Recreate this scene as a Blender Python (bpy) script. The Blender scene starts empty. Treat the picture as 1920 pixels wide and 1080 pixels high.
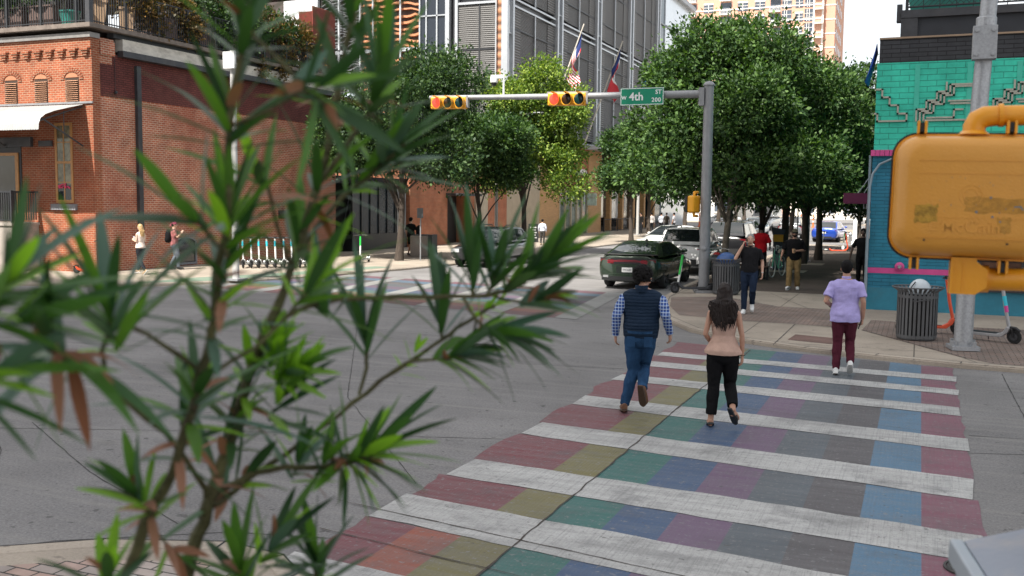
import bpy, bmesh, math, random
import numpy as np
from mathutils import Vector, Matrix, noise, Quaternion
R = math.radians
SC = bpy.context.scene
COL = SC.collection
rnd = random.Random(7)

# ---------------------------------------------------------------- camera
CAM_H = 2.6; FPX = 1867.0
YAW, PITCH, ROLL = R(22.2), R(4.96), R(0.6)
cam_d = bpy.data.cameras.new('camera'); cam = bpy.data.objects.new('camera', cam_d); COL.objects.link(cam)
cam_d.sensor_width = 36.0; cam_d.lens = 36.0 * FPX / 1920.0
cam_d.clip_start = 0.05; cam_d.clip_end = 3000
_f = Vector((-math.sin(YAW) * math.cos(PITCH), math.cos(YAW) * math.cos(PITCH), -math.sin(PITCH)))
_r0 = Vector((math.cos(YAW), math.sin(YAW), 0)); _u0 = _r0.cross(_f)
_r = _r0 * math.cos(ROLL) + _u0 * math.sin(ROLL); _u = _u0 * math.cos(ROLL) - _r0 * math.sin(ROLL)
CAMP = Vector((0, 0, CAM_H))
_m = Matrix((_r, _u, -_f)).transposed().to_4x4(); _m.translation = CAMP
cam.matrix_world = _m
cam_d.dof.use_dof = True; cam_d.dof.focus_distance = 13.0; cam_d.dof.aperture_fstop = 4.4
SC.camera = cam

def ray(px, py): return _f + _r * ((px - 960) / FPX) - _u * ((py - 540) / FPX)
def G(px, py, z=0.0):                       # survey helper: photo measurement -> point at height z
    d = ray(px, py); return CAMP + d * ((z - CAM_H) / d.z)
def D(px, py, d): return CAMP + ray(px, py) * d

# ---------------------------------------------------------------- sky, sun, exposure
SUN_EL, SUN_AZ = R(53), R(180 + 12)         # sun behind the camera, a little to the left (azimuth measured clockwise from +Y)
W = bpy.data.worlds.new('World'); SC.world = W; W.use_nodes = True
nt = W.node_tree; nt.nodes.clear()
def wn(t): return nt.nodes.new(t)
out = wn('ShaderNodeOutputWorld'); bg = wn('ShaderNodeBackground'); sky = wn('ShaderNodeTexSky')
sky.sky_type = 'NISHITA'; sky.sun_disc = False; sky.sun_elevation = SUN_EL; sky.sun_rotation = SUN_AZ
sky.air_density = 1.0; sky.dust_density = 2.2; sky.ozone_density = 1.0
tc = wn('ShaderNodeTexCoord'); mp = wn('ShaderNodeMapping'); mp.inputs['Scale'].default_value = (1, 1, 2.4)
nz = wn('ShaderNodeTexNoise'); nz.inputs['Scale'].default_value = 2.1; nz.inputs['Detail'].default_value = 9; nz.inputs['Roughness'].default_value = .58
rp = wn('ShaderNodeValToRGB'); rp.color_ramp.elements[0].position = .36; rp.color_ramp.elements[1].position = .58
mx = wn('ShaderNodeMixRGB'); mx.inputs[2].default_value = (9.6, 9.5, 9.3, 1)
nt.links.new(tc.outputs['Generated'], mp.inputs[0]); nt.links.new(mp.outputs[0], nz.inputs['Vector'])
nt.links.new(nz.outputs['Fac'], rp.inputs[0]); nt.links.new(rp.outputs[0], mx.inputs[0])
nt.links.new(sky.outputs[0], mx.inputs[1]); nt.links.new(mx.outputs[0], bg.inputs[0]); nt.links.new(bg.outputs[0], out.inputs[0])
bg.inputs[1].default_value = 0.085
sd = bpy.data.lights.new('sun', 'SUN'); sd.energy = 5.0; sd.angle = R(.55); sd.color = (1.0, .955, .88)
so = bpy.data.objects.new('sun', sd); COL.objects.link(so)
sdir = Vector((math.sin(SUN_AZ) * math.cos(SUN_EL), math.cos(SUN_AZ) * math.cos(SUN_EL), math.sin(SUN_EL)))
so.rotation_euler = sdir.to_track_quat('Z', 'Y').to_euler()
so.location = (0, -40, 60)
SC.view_settings.view_transform = 'Standard'; SC.view_settings.look = 'None'
SC.view_settings.exposure = 1.04; SC.view_settings.gamma = 1.0; SC.view_settings.use_curve_mapping = False
SC.render.engine = 'CYCLES'
SC.cycles.max_bounces = 8; SC.cycles.transparent_max_bounces = 12
SC.cycles.use_denoising = True

# ---------------------------------------------------------------- mesh builder
class MB:
    def __init__(s): s.v = []; s.f = []; s.m = []
    def add(s, vs, fs, mi=0):
        o = len(s.v); s.v += [tuple(p) for p in vs]; s.f += [tuple(i + o for i in f) for f in fs]; s.m += [mi] * len(fs); return s
    def box(s, x0, x1, y0, y1, z0, z1, mi=0):
        vs = [(x, y, z) for z in (z0, z1) for y in (y0, y1) for x in (x0, x1)]
        return s.add(vs, [(0, 2, 3, 1), (4, 5, 7, 6), (0, 1, 5, 4), (2, 6, 7, 3), (0, 4, 6, 2), (1, 3, 7, 5)], mi)
    def obox(s, c, sx, sy, sz, M=None, mi=0):     # oriented box, M = 3x3/4x4 rotation
        vs = []
        for z in (-sz / 2, sz / 2):
            for y in (-sy / 2, sy / 2):
                for x in (-sx / 2, sx / 2):
                    p = Vector((x, y, z)); p = (M @ p) if M else p; vs.append(p + Vector(c))
        return s.add(vs, [(0, 2, 3, 1), (4, 5, 7, 6), (0, 1, 5, 4), (2, 6, 7, 3), (0, 4, 6, 2), (1, 3, 7, 5)], mi)
    def quad(s, a, b, c, d, mi=0): return s.add([a, b, c, d], [(0, 1, 2, 3)], mi)
    def poly(s, pts, mi=0): return s.add(pts, [tuple(range(len(pts)))], mi)
    def prism(s, pts, z0, z1, mi=0, mtop=None):   # ccw xy polygon extruded in z
        n = len(pts); vs = [(p[0], p[1], z0) for p in pts] + [(p[0], p[1], z1) for p in pts]
        s.add(vs, [(i, (i + 1) % n, (i + 1) % n + n, i + n) for i in range(n)], mi)
        s.add(vs[n:], [tuple(range(n))], mi if mtop is None else mtop)
        s.add(vs[:n], [tuple(range(n - 1, -1, -1))], mi); return s
    def extr(s, prof, a, b, axes, mi=0, cap=True):  # profile (u,v) extruded from a to b along third axis; axes e.g. 'yzx'
        ix = {'x': 0, 'y': 1, 'z': 2}; n = len(prof); vs = []
        for t in (a, b):
            for (u, v) in prof:
                p = [0, 0, 0]; p[ix[axes[0]]] = u; p[ix[axes[1]]] = v; p[ix[axes[2]]] = t; vs.append(p)
        s.add(vs, [(i, (i + 1) % n, (i + 1) % n + n, i + n) for i in range(n)], mi)
        if cap: s.add(vs[:n], [tuple(range(n - 1, -1, -1))], mi); s.add(vs[n:], [tuple(range(n))], mi)
        return s
    def tube(s, pts, rad, seg=10, mi=0, cap=True, flat=1.0, ref=None):
        pts = [Vector(p) for p in pts]; n = len(pts)
        if not hasattr(rad, '__len__'): rad = [rad] * n
        up = Vector(ref) if ref else None; vs = []; nrm = None
        for i, p in enumerate(pts):
            t = (pts[min(i + 1, n - 1)] - pts[max(i - 1, 0)]).normalized()
            if up is not None: a = up - t * up.dot(t)
            elif nrm is None:
                a = Vector((0, 0, 1)) if abs(t.z) < .9 else Vector((1, 0, 0)); a = a - t * a.dot(t)
            else: a = nrm - t * nrm.dot(t)
            if a.length < 1e-6: a = t.orthogonal()
            a.normalize(); nrm = a; b = t.cross(a); r = rad[i]
            r1, r2 = (r if hasattr(r, '__len__') else (r, r * flat))
            for k in range(seg):
                an = 2 * math.pi * k / seg; vs.append(p + a * (math.cos(an) * r1) + b * (math.sin(an) * r2))
        fs = [(i * seg + k, i * seg + (k + 1) % seg, (i + 1) * seg + (k + 1) % seg, (i + 1) * seg + k) for i in range(n - 1) for k in range(seg)]
        if cap: fs += [tuple(range(seg - 1, -1, -1)), tuple(range((n - 1) * seg, n * seg))]
        return s.add(vs, fs, mi)
    def cyl(s, a, b, r, seg=16, mi=0, r2=None): return s.tube([a, b], [r, r if r2 is None else r2], seg, mi)
    def lathe(s, prof, c=(0, 0, 0), seg=24, mi=0, axis='z', cap=True):   # prof list of (r, h)
        vs = []; fs = []; n = len(prof)
        for (r, h) in prof:
            for k in range(seg):
                an = 2 * math.pi * k / seg; x, y = r * math.cos(an), r * math.sin(an)
                p = (x, y, h) if axis == 'z' else ((h, x, y) if axis == 'x' else (y, h, x)); vs.append((p[0] + c[0], p[1] + c[1], p[2] + c[2]))
        fs = [(i * seg + k, i * seg + (k + 1) % seg, (i + 1) * seg + (k + 1) % seg, (i + 1) * seg + k) for i in range(n - 1) for k in range(seg)]
        if cap: fs += [tuple(range(seg - 1, -1, -1)), tuple(range((n - 1) * seg, n * seg))]
        return s.add(vs, fs, mi)
    def torus(s, c, R0, r, seg=32, sec=8, axis='x', mi=0, flat=1.0):
        vs = []
        for i in range(seg):
            a = 2 * math.pi * i / seg
            for k in range(sec):
                b = 2 * math.pi * k / sec; q = R0 + r * math.cos(b); h = r * flat * math.sin(b); x, y = q * math.cos(a), q * math.sin(a)
                p = {'x': (h, x, y), 'y': (y, h, x), 'z': (x, y, h)}[axis]; vs.append((p[0] + c[0], p[1] + c[1], p[2] + c[2]))
        fs = [(i * sec + k, i * sec + (k + 1) % sec, ((i + 1) % seg) * sec + (k + 1) % sec, ((i + 1) % seg) * sec + k) for i in range(seg) for k in range(sec)]
        return s.add(vs, fs, mi)
    def ball(s, c, rx, ry=None, rz=None, seg=14, rings=9, mi=0, M=None):
        ry = rx if ry is None else ry; rz = rx if rz is None else rz; vs = []; fs = []
        for i in range(rings + 1):
            th = math.pi * i / rings
            for k in range(seg):
                a = 2 * math.pi * k / seg; p = Vector((rx * math.sin(th) * math.cos(a), ry * math.sin(th) * math.sin(a), rz * math.cos(th)))
                if M: p = M @ p
                vs.append((p[0] + c[0], p[1] + c[1], p[2] + c[2]))
        for i in range(rings):
            for k in range(seg): fs.append((i * seg + k, (i + 1) * seg + k, (i + 1) * seg + (k + 1) % seg, i * seg + (k + 1) % seg))
        return s.add(vs, fs, mi)
    def mesh(s, name, mats, smooth=False, fix=True):
        me = bpy.data.meshes.new(name); me.from_pydata(s.v, [], s.f); me.validate()
        for m in (mats if isinstance(mats, (list, tuple)) else [mats]): me.materials.append(m)
        if len(me.polygons) == len(s.m): me.polygons.foreach_set('material_index', s.m)
        if fix:
            b = bmesh.new(); b.from_mesh(me); bmesh.ops.remove_doubles(b, verts=b.verts, dist=1e-5); bmesh.ops.recalc_face_normals(b, faces=b.faces); b.to_mesh(me); b.free()
        if smooth:
            me.polygons.foreach_set('use_smooth', [True] * len(me.polygons))
            if smooth != 'all': me.set_sharp_from_angle(angle=R(40))
        me.update(); return me
    def build(s, name, mats, parent=None, smooth=False, fix=True, bevel=0):
        return link(name, s.mesh(name, mats, smooth, fix), parent, bevel)

def link(name, me, parent=None, bevel=0):
    o = bpy.data.objects.new(name, me); COL.objects.link(o)
    if parent: o.parent = parent
    if bevel:
        md = o.modifiers.new('bevel', 'BEVEL'); md.width = bevel; md.segments = 2; md.limit_method = 'ANGLE'; md.angle_limit = R(40)
    return o

def tag(o, label, cat, group=None):
    o['label'] = label; o['category'] = cat
    if group: o['group'] = group
    return o
def thing(name, label, cat, loc=(0, 0, 0), rz=0.0, group=None):
    o = bpy.data.objects.new(name, None); COL.objects.link(o); o.empty_display_size = .2
    o.location = loc; o.rotation_euler = (0, 0, rz); return tag(o, label, cat, group)
def struct(o): o['kind'] = 'structure'; return o
def copy_tree(o, parent=None):
    c = o.copy(); COL.objects.link(c); c.parent = parent
    for ch in list(o.children): copy_tree(ch, c)
    return c
def dup(o, loc, rz, label, group=None):
    c = copy_tree(o); c.location = loc; c.rotation_euler = (0, 0, rz); c['label'] = label
    if group: c['group'] = group
    return c
def baked(o):                                   # evaluate modifiers into the object's own mesh
    dg = bpy.context.evaluated_depsgraph_get(); dg.update()
    me = bpy.data.meshes.new_from_object(o.evaluated_get(dg)); o.modifiers.clear(); old = o.data; o.data = me
    if old.users == 0: bpy.data.meshes.remove(old)
    return o
def text_mb(txt, size, depth=.002, bold=0.0, spacing=1.0, align='CENTER'):
    cu = bpy.data.curves.new('letters', 'FONT'); cu.body = txt; cu.size = size; cu.extrude = depth; cu.offset = bold; cu.align_x = align; cu.align_y = 'CENTER'; cu.space_character = spacing
    cu.resolution_u = 3
    o = bpy.data.objects.new('letters', cu); COL.objects.link(o)
    dg = bpy.context.evaluated_depsgraph_get(); dg.update(); me = bpy.data.meshes.new_from_object(o.evaluated_get(dg))
    vs = [tuple(v.co) for v in me.vertices]; fs = [tuple(p.vertices) for p in me.polygons]
    bpy.data.objects.remove(o); bpy.data.curves.remove(cu); bpy.data.meshes.remove(me)
    return vs, fs
def put_text(mb, txt, size, c, xa, ya, mi=0, **k):     # letters with their baseline along xa and height along ya, centred on c
    vs, fs = text_mb(txt, size, **k); xa = Vector(xa).normalized(); ya = Vector(ya).normalized(); za = xa.cross(ya)
    mb.add([Vector(c) + xa * v[0] + ya * v[1] + za * v[2] for v in vs], fs, mi)

# ---------------------------------------------------------------- materials
MATS = {}
def mat(name, col, rough=.6, metal=0.0, var=.10, vs=4.0, bump=0.0, bs=60.0, spec=.5, coat=0.0, emit=None, dirt=None, dscale=1.3, stretch=None, alpha=1.0, trans=0.0):
    if name in MATS: return MATS[name]
    m = bpy.data.materials.new(name); m.use_nodes = True; MATS[name] = m; t = m.node_tree; b = t.nodes['Principled BSDF']
    b.inputs['Roughness'].default_value = rough; b.inputs['Metallic'].default_value = metal; b.inputs['Specular IOR Level'].default_value = spec
    b.inputs['Coat Weight'].default_value = coat; b.inputs['Coat Roughness'].default_value = .06
    if trans: b.inputs['Transmission Weight'].default_value = trans
    N = t.nodes.new; L = t.links.new
    tx = N('ShaderNodeTexCoord'); vec = tx.outputs['Object']
    if stretch:
        q = N('ShaderNodeMapping'); q.inputs['Scale'].default_value = stretch; L(vec, q.inputs[0]); vec = q.outputs[0]
    n = N('ShaderNodeTexNoise'); n.inputs['Scale'].default_value = vs; n.inputs['Detail'].default_value = 6; n.inputs['Roughness'].default_value = .6; L(vec, n.inputs['Vector'])
    r = N('ShaderNodeMapRange'); r.inputs[1].default_value = .3; r.inputs[2].default_value = .7; L(n.outputs['Fac'], r.inputs[0])
    mixn = N('ShaderNodeMixRGB'); mixn.inputs[1].default_value = tuple(max(0, c * (1 - var)) for c in col) + (1,); mixn.inputs[2].default_value = tuple(min(1, c * (1 + var)) for c in col) + (1,)
    L(r.outputs[0], mixn.inputs[0]); last = mixn.outputs[0]
    if dirt:
        n2 = N('ShaderNodeTexNoise'); n2.inputs['Scale'].default_value = dscale; n2.inputs['Detail'].default_value = 8; n2.inputs['Roughness'].default_value = .65; L(vec, n2.inputs['Vector'])
        r2 = N('ShaderNodeMapRange'); r2.inputs[1].default_value = .52; r2.inputs[2].default_value = .72; r2.inputs[4].default_value = dirt[3] if len(dirt) > 3 else .6; L(n2.outputs['Fac'], r2.inputs[0])
        m2 = N('ShaderNodeMixRGB'); m2.inputs[2].default_value = tuple(dirt[:3]) + (1,); L(r2.outputs[0], m2.inputs[0]); L(last, m2.inputs[1]); last = m2.outputs[0]
    L(last, b.inputs['Base Color'])
    if bump:
        nb = N('ShaderNodeTexNoise'); nb.inputs['Scale'].default_value = bs; nb.inputs['Detail'].default_value = 4; L(vec, nb.inputs['Vector'])
        bp = N('ShaderNodeBump'); bp.inputs['Strength'].default_value = bump; bp.inputs['Distance'].default_value = .02; L(nb.outputs['Fac'], bp.inputs['Height']); L(bp.outputs[0], b.inputs['Normal'])
    if emit: b.inputs['Emission Color'].default_value = tuple(emit[:3]) + (1,); b.inputs['Emission Strength'].default_value = emit[3]
    return m

def brick_mat(name, c1, c2, mortar, w=.215, h=.075, ms=.012, bump=.5, patch=None, rough=.85, mvar=None, pscale=.45, horiz=False, soft=.1):
    m = bpy.data.materials.new(name); m.use_nodes = True; MATS[name] = m; t = m.node_tree; b = t.nodes['Principled BSDF']; N = t.nodes.new; L = t.links.new
    b.inputs['Roughness'].default_value = rough; b.inputs['Specular IOR Level'].default_value = .25
    g = N('ShaderNodeNewGeometry'); sp = N('ShaderNodeSeparateXYZ'); cb = N('ShaderNodeCombineXYZ'); L(g.outputs['Position'], sp.inputs[0])
    if horiz: L(sp.outputs[0], cb.inputs[0]); L(sp.outputs[1], cb.inputs[1])
    else:
        ad = N('ShaderNodeMath'); L(sp.outputs[0], ad.inputs[0]); L(sp.outputs[1], ad.inputs[1]); L(ad.outputs[0], cb.inputs[0]); L(sp.outputs[2], cb.inputs[1])
    dn = N('ShaderNodeTexNoise'); dn.inputs['Scale'].default_value = 6; L(g.outputs['Position'], dn.inputs['Vector'])
    va = N('ShaderNodeVectorMath'); va.operation = 'MULTIPLY_ADD'; va.inputs[1].default_value = (.012, .012, 0); L(dn.outputs['Color'], va.inputs[0]); L(cb.outputs[0], va.inputs[2])
    k = N('ShaderNodeTexBrick'); L(va.outputs[0], k.inputs['Vector']); k.inputs['Scale'].default_value = 1; k.inputs['Brick Width'].default_value = w; k.inputs['Row Height'].default_value = h
    k.inputs['Mortar Size'].default_value = ms; k.inputs['Mortar Smooth'].default_value = soft; k.inputs['Bias'].default_value = -.1
    k.inputs['Color1'].default_value = c1 + (1,); k.inputs['Color2'].default_value = c2 + (1,); k.inputs['Mortar'].default_value = mortar + (1,)
    n = N('ShaderNodeTexNoise'); n.inputs['Scale'].default_value = 1.1; n.inputs['Detail'].default_value = 8; n.inputs['Roughness'].default_value = .7; L(g.outputs['Position'], n.inputs['Vector'])
    mr = N('ShaderNodeMapRange'); mr.inputs[1].default_value = .3; mr.inputs[2].default_value = .7; mr.inputs[3].default_value = .68; mr.inputs[4].default_value = 1.25; L(n.outputs['Fac'], mr.inputs[0])
    mu = N('ShaderNodeMixRGB'); mu.blend_type = 'MULTIPLY'; mu.inputs[0].default_value = 1; L(k.outputs['Color'], mu.inputs[1]); L(mr.outputs[0], mu.inputs[2]); last = mu.outputs[0]
    if patch:
        n2 = N('ShaderNodeTexNoise'); n2.inputs['Scale'].default_value = pscale; n2.inputs['Detail'].default_value = 9; n2.inputs['Roughness'].default_value = .7; L(g.outputs['Position'], n2.inputs['Vector'])
        r2 = N('ShaderNodeMapRange'); r2.inputs[1].default_value = .5; r2.inputs[2].default_value = .66; r2.inputs[4].default_value = patch[3]; L(n2.outputs['Fac'], r2.inputs[0])
        m2 = N('ShaderNodeMixRGB'); m2.inputs[2].default_value = tuple(patch[:3]) + (1,); L(r2.outputs[0], m2.inputs[0]); L(last, m2.inputs[1]); last = m2.outputs[0]
    L(last, b.inputs['Base Color'])
    iv = N('ShaderNodeMath'); iv.operation = 'SUBTRACT'; iv.inputs[0].default_value = 1; L(k.outputs['Fac'], iv.inputs[1])
    fn = N('ShaderNodeTexNoise'); fn.inputs['Scale'].default_value = 45; L(g.outputs['Position'], fn.inputs['Vector'])
    ad2 = N('ShaderNodeMath'); ad2.operation = 'MULTIPLY_ADD'; ad2.inputs[1].default_value = .35; L(fn.outputs['Fac'], ad2.inputs[0]); L(iv.outputs[0], ad2.inputs[2])
    bp = N('ShaderNodeBump'); bp.inputs['Strength'].default_value = bump; bp.inputs['Distance'].default_value = .012; L(ad2.outputs[0], bp.inputs['Height']); L(bp.outputs[0], b.inputs['Normal'])
    return m

def concrete_mat(name, col, blot=(.10, .10, .11, .35), streak=None, tine=None, rough=.9, speck=.25, grid=None):
    m = bpy.data.materials.new(name); m.use_nodes = True; MATS[name] = m; t = m.node_tree; b = t.nodes['Principled BSDF']; N = t.nodes.new; L = t.links.new
    b.inputs['Roughness'].default_value = rough; b.inputs['Specular IOR Level'].default_value = .3
    g = N('ShaderNodeNewGeometry'); P = g.outputs['Position']
    def nzn(scale, det=6, ro=.6, v=P):
        n = N('ShaderNodeTexNoise'); n.inputs['Scale'].default_value = scale; n.inputs['Detail'].default_value = det; n.inputs['Roughness'].default_value = ro; L(v, n.inputs['Vector']); return n.outputs['Fac']
    def rng(o, a, c, lo, hi):
        r = N('ShaderNodeMapRange'); r.inputs[1].default_value = a; r.inputs[2].default_value = c; r.inputs[3].default_value = lo; r.inputs[4].default_value = hi; L(o, r.inputs[0]); return r.outputs[0]
    def mul(a, bb):
        x = N('ShaderNodeMixRGB'); x.blend_type = 'MULTIPLY'; x.inputs[0].default_value = 1; L(a, x.inputs[1]); L(bb, x.inputs[2]); return x.outputs[0]
    def mixc(a, c, f):
        x = N('ShaderNodeMixRGB'); L(a, x.inputs[1]); x.inputs[2].default_value = tuple(c) + (1,); L(f, x.inputs[0]); return x.outputs[0]
    c0 = N('ShaderNodeRGB'); c0.outputs[0].default_value = tuple(col) + (1,); last = c0.outputs[0]
    last = mul(last, rng(nzn(.35, 5), .3, .7, .74, 1.20))
    last = mul(last, rng(nzn(38, 3, .8), .25, .75, 1 - speck, 1 + speck))
    last = mixc(last, blot[:3], rng(nzn(1.7, 9, .72), .55, .75, 0, blot[3]))
    if streak:
        q = N('ShaderNodeMapping'); q.inputs['Scale'].default_value = streak[0]; L(P, q.inputs[0]); last = mixc(last, streak[1][:3], rng(nzn(1.0, 7, .7, q.outputs[0]), .5, .72, 0, streak[1][3]))
    if len(blot) > 4:
        last = mixc(last, blot[:3], rng(nzn(7, 3, .5), .66, .70, 0, blot[4]))
    if grid:
        k = N('ShaderNodeTexBrick'); L(P, k.inputs['Vector']); k.offset = 0; k.inputs['Scale'].default_value = 1; k.inputs['Brick Width'].default_value = grid; k.inputs['Row Height'].default_value = grid; k.inputs['Mortar Size'].default_value = .012
        last = mixc(last, (col[0] * .35, col[1] * .35, col[2] * .35), k.outputs['Fac'])
    L(last, b.inputs['Base Color'])
    bp = N('ShaderNodeBump'); bp.inputs['Strength'].default_value = .35; bp.inputs['Distance'].default_value = .01; L(nzn(55, 4, .7), bp.inputs['Height']); L(bp.outputs[0], b.inputs['Normal'])
    return m
# ================================================================ THE SETTING
def paint_mat(name, col, base=(.20, .20, .205), wear=.45, dark=.5):
    m = bpy.data.materials.new(name); m.use_nodes = True; MATS[name] = m; t = m.node_tree; b = t.nodes['Principled BSDF']; N = t.nodes.new; L = t.links.new
    b.inputs['Roughness'].default_value = .6; b.inputs['Specular IOR Level'].default_value = .35
    P = N('ShaderNodeNewGeometry').outputs['Position']
    def layer(last, sc, c, a0, a1, amt, mapping=None, det=8):
        v = P
        if mapping:
            q = N('ShaderNodeMapping'); q.inputs['Scale'].default_value = mapping; q.inputs['Rotation'].default_value = (0, 0, R(-6)); L(P, q.inputs[0]); v = q.outputs[0]
        n = N('ShaderNodeTexNoise'); n.inputs['Scale'].default_value = sc; n.inputs['Detail'].default_value = det; n.inputs['Roughness'].default_value = .7; L(v, n.inputs['Vector'])
        r = N('ShaderNodeMapRange'); r.inputs[1].default_value = a0; r.inputs[2].default_value = a1; r.inputs[4].default_value = amt; L(n.outputs['Fac'], r.inputs[0])
        x = N('ShaderNodeMixRGB'); x.inputs[2].default_value = tuple(c) + (1,); L(r.outputs[0], x.inputs[0]); L(last, x.inputs[1]); return x.outputs[0]
    c0 = N('ShaderNodeRGB'); c0.outputs[0].default_value = tuple(col) + (1,); last = c0.outputs[0]
    last = layer(last, 1.0, base, .38, .72, wear, (.8, 9, 1))            # wheel and scrub wear along the traffic
    last = layer(last, 1.6, (.07, .07, .075), .52, .74, dark)             # dirt blotches
    last = layer(last, 9, (.05, .05, .05), .665, .70, .75, None, 3)         # gum and oil spots
    last = layer(last, 1.0, (.08, .08, .085), .62, .72, .35, (30, 1.5, 1), 3)   # scuffs
    last = layer(last, .55, (.075, .072, .07), .46, .72, dark * .55, None, 5)          # broad grime
    last = layer(last, 15, base, .585, .62, .75, (1, 1.6, 1), 9)                          # chips down to the concrete
    last = layer(last, 1.0, (.11, .11, .11), .50, .66, .30 if sum(col) > 1 else .12, (62, 1.1, 1), 2)                # tined grooves
    last = layer(last, 60, (.08, .08, .08), .5, .75, .4, None, 2)
    L(last, b.inputs['Base Color'])
    w = N('ShaderNodeTexWave'); w.wave_type = 'BANDS'; w.bands_direction = 'X'; w.inputs['Scale'].default_value = 9; w.inputs['Distortion'].default_value = 1.2; w.inputs['Detail Scale'].default_value = 3; L(P, w.inputs['Vector'])
    bp = N('ShaderNodeBump'); bp.inputs['Strength'].default_value = .22; bp.inputs['Distance'].default_value = .006; L(w.outputs['Fac'], bp.inputs['Height']); L(bp.outputs[0], b.inputs['Normal'])
    return m

M_road = concrete_mat('road_concrete', (.172, .166, .164), (.075, .072, .07, .6, .75), ((.22, 5, 1), (.25, .24, .222, .6)), speck=.46)
M_walk = concrete_mat('pavement_concrete', (.31, .265, .215), (.12, .10, .085, .6, .5), speck=.16, grid=3.1)
M_kerb = concrete_mat('kerb_concrete', (.35, .30, .245), (.12, .10, .09, .65, .5), speck=.16)
M_joint = mat('joint_sealant', (.035, .033, .032), .9, var=.3, vs=9)
M_paver = brick_mat('brick_pavers', (.235, .170, .140), (.20, .165, .145), (.06, .05, .045), .20, .10, .009, .3, (.10, .085, .075, .55), .9, horiz=True, pscale=1.2)
M_paver_herring = brick_mat('pink_grey_pavers', (.42, .285, .235), (.33, .31, .29), (.06, .055, .05), .215, .11, .008, .35, (.25, .22, .2, .4), .9, horiz=True, pscale=1.0)
M_ground = concrete_mat('ground_far', (.22, .215, .2))

g = MB(); g.quad((-900, -300, -.3), (900, -300, -.3), (900, 1500, -.3), (-900, 1500, -.3)); struct(g.build('ground', M_ground))
g = MB(); g.quad((-200, -120, 0), (200, -120, 0), (200, 700, 0), (-200, 700, 0)); struct(g.build('road', M_road))

def line(mb, pts, w, z, mi=0, jit=0):
    P = [Vector((p[0], p[1], z)) for p in pts]
    if jit:
        Q = []
        for a, b in zip(P[:-1], P[1:]):
            n = max(2, int((b - a).length / .12))
            for i in range(n):
                q = a.lerp(b, i / n); s = noise.noise(q * 4) * jit; q.x += s; q.y += s * .5; Q.append(q)
        P = Q + [P[-1]]
    for i, (a, b) in enumerate(zip(P[:-1], P[1:])):
        n = (b - a).cross(Vector((0, 0, 1))).normalized() * (w / 2)
        if jit: n *= .5 + 1.0 * abs(noise.noise(a * 7.3))
        mb.quad(a + n, b + n, b - n, a - n, mi)
j = MB()
for pts in [[(-17, 5.1), (-6.79, 9.08), (1.2, 11.6)], [(-9.4, 8.4), (-7.2, 7.07), (-5.4, 6.2)], [(-6.9, 5.7), (-8.63, 7.31), (-11, 9.1)], [(-13, 17.6), (-6, 16.9)], [(1.28, 17.1), (1.32, 10.5), (1.35, 6)],
            [(-6.5, 4.9), (-5.97, 5.5), (-4.9, 6.2), (-4.0, 6.42), (-1, 6.5)], [(-12, 20), (-6.9, 11.2), (-4.2, 8.0)], [(-14, 13.4), (-4.2, 15)], [(.62, 12.3), (9, 13.3)], [(-30, 12.9), (-14, 13.4)], [(-7.2, 25), (-9, 21)], [(-12, 31), (-12.4, 90)], [(-17, 45), (-7, 45.4)]]:
    line(j, pts, .016, .003, 0, .01)
struct(j.build('road_joint', M_joint, fix=False))

NE = [(-6.9, 66), (-6.8, 34), (-6.65, 30), (-6.35, 26.4), (-5.85, 23.8), (-5.2, 21.7), (-4.2, 19.9), (-3.0, 18.8), (-1.8, 18.15), (-.6, 17.75), (.7, 17.42), (3, 17.25), (60, 16.9)]
NW = [(-70, 20.2), (-25, 21.2), (-22.5, 21.9), (-20.8, 23.0), (-19.4, 25.5), (-18.5, 29), (-17.75, 33), (-17.35, 37), (-17.3, 108)]
SE = [(-7, -60), (-7, 2.4), (-6.75, 3.7), (-6.2, 4.75), (-5.4, 5.35), (-4.6, 5.65), (-4.15, 5.6), (-3.8, 5.35), (0, 5.25), (60, 5.0)]
KH = .08
def pavement(name, edge, rest, m, side):
    p = MB(); p.prism(edge + rest if side > 0 else (edge + rest)[::-1], -.28, KH, 0); struct(p.build(name, m))
    k = MB(); E = [Vector((a, b, 0)) for a, b in edge]
    for i in range(len(E) - 1):
        a, b = E[i], E[i + 1]
        na = Vector((0, 0, 1)).cross((E[i + 1] - E[max(i - 1, 0)])).normalized() * side; nb = Vector((0, 0, 1)).cross((E[min(i + 2, len(E) - 1)] - E[i])).normalized() * side
        a0, b0 = a - na * .012, b - nb * .012
        for z, q in ((0, 0),):
            k.add([(a0.x, a0.y, -.05), (b0.x, b0.y, -.05), (b0.x, b0.y, KH - .02), (a0.x, a0.y, KH - .02)], [(0, 1, 2, 3)])
            a1, b1 = a0 + na * .03, b0 + nb * .03
            k.add([(a0.x, a0.y, KH - .02), (b0.x, b0.y, KH - .02), (b1.x, b1.y, KH + .005), (a1.x, a1.y, KH + .005)], [(0, 1, 2, 3)])
            a2, b2 = a0 + na * .19, b0 + nb * .19
            k.add([(a1.x, a1.y, KH + .005), (b1.x, b1.y, KH + .005), (b2.x, b2.y, KH + .005), (a2.x, a2.y, KH + .005)], [(0, 1, 2, 3)])
            line(k, [(a2.x, a2.y), (b2.x, b2.y)], .015, KH + .007, 1)
            L_ = (b - a).length; n = max(1, int(L_ / 2.4))
            for t in range(n):
                c = a0.lerp(b0, t / n); d = na.lerp(nb, t / n)
                line(k, [(c.x, c.y), (c.x + d.x * .2, c.y + d.y * .2)], .02, KH + .007, 1)
    struct(k.build('kerb', [M_kerb, M_joint], fix=False))
pavement('pavement', NE, [(60, 66)], M_walk, 1)
pavement('pavement', NW, [(-70, 108)], M_walk, 1)
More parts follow.
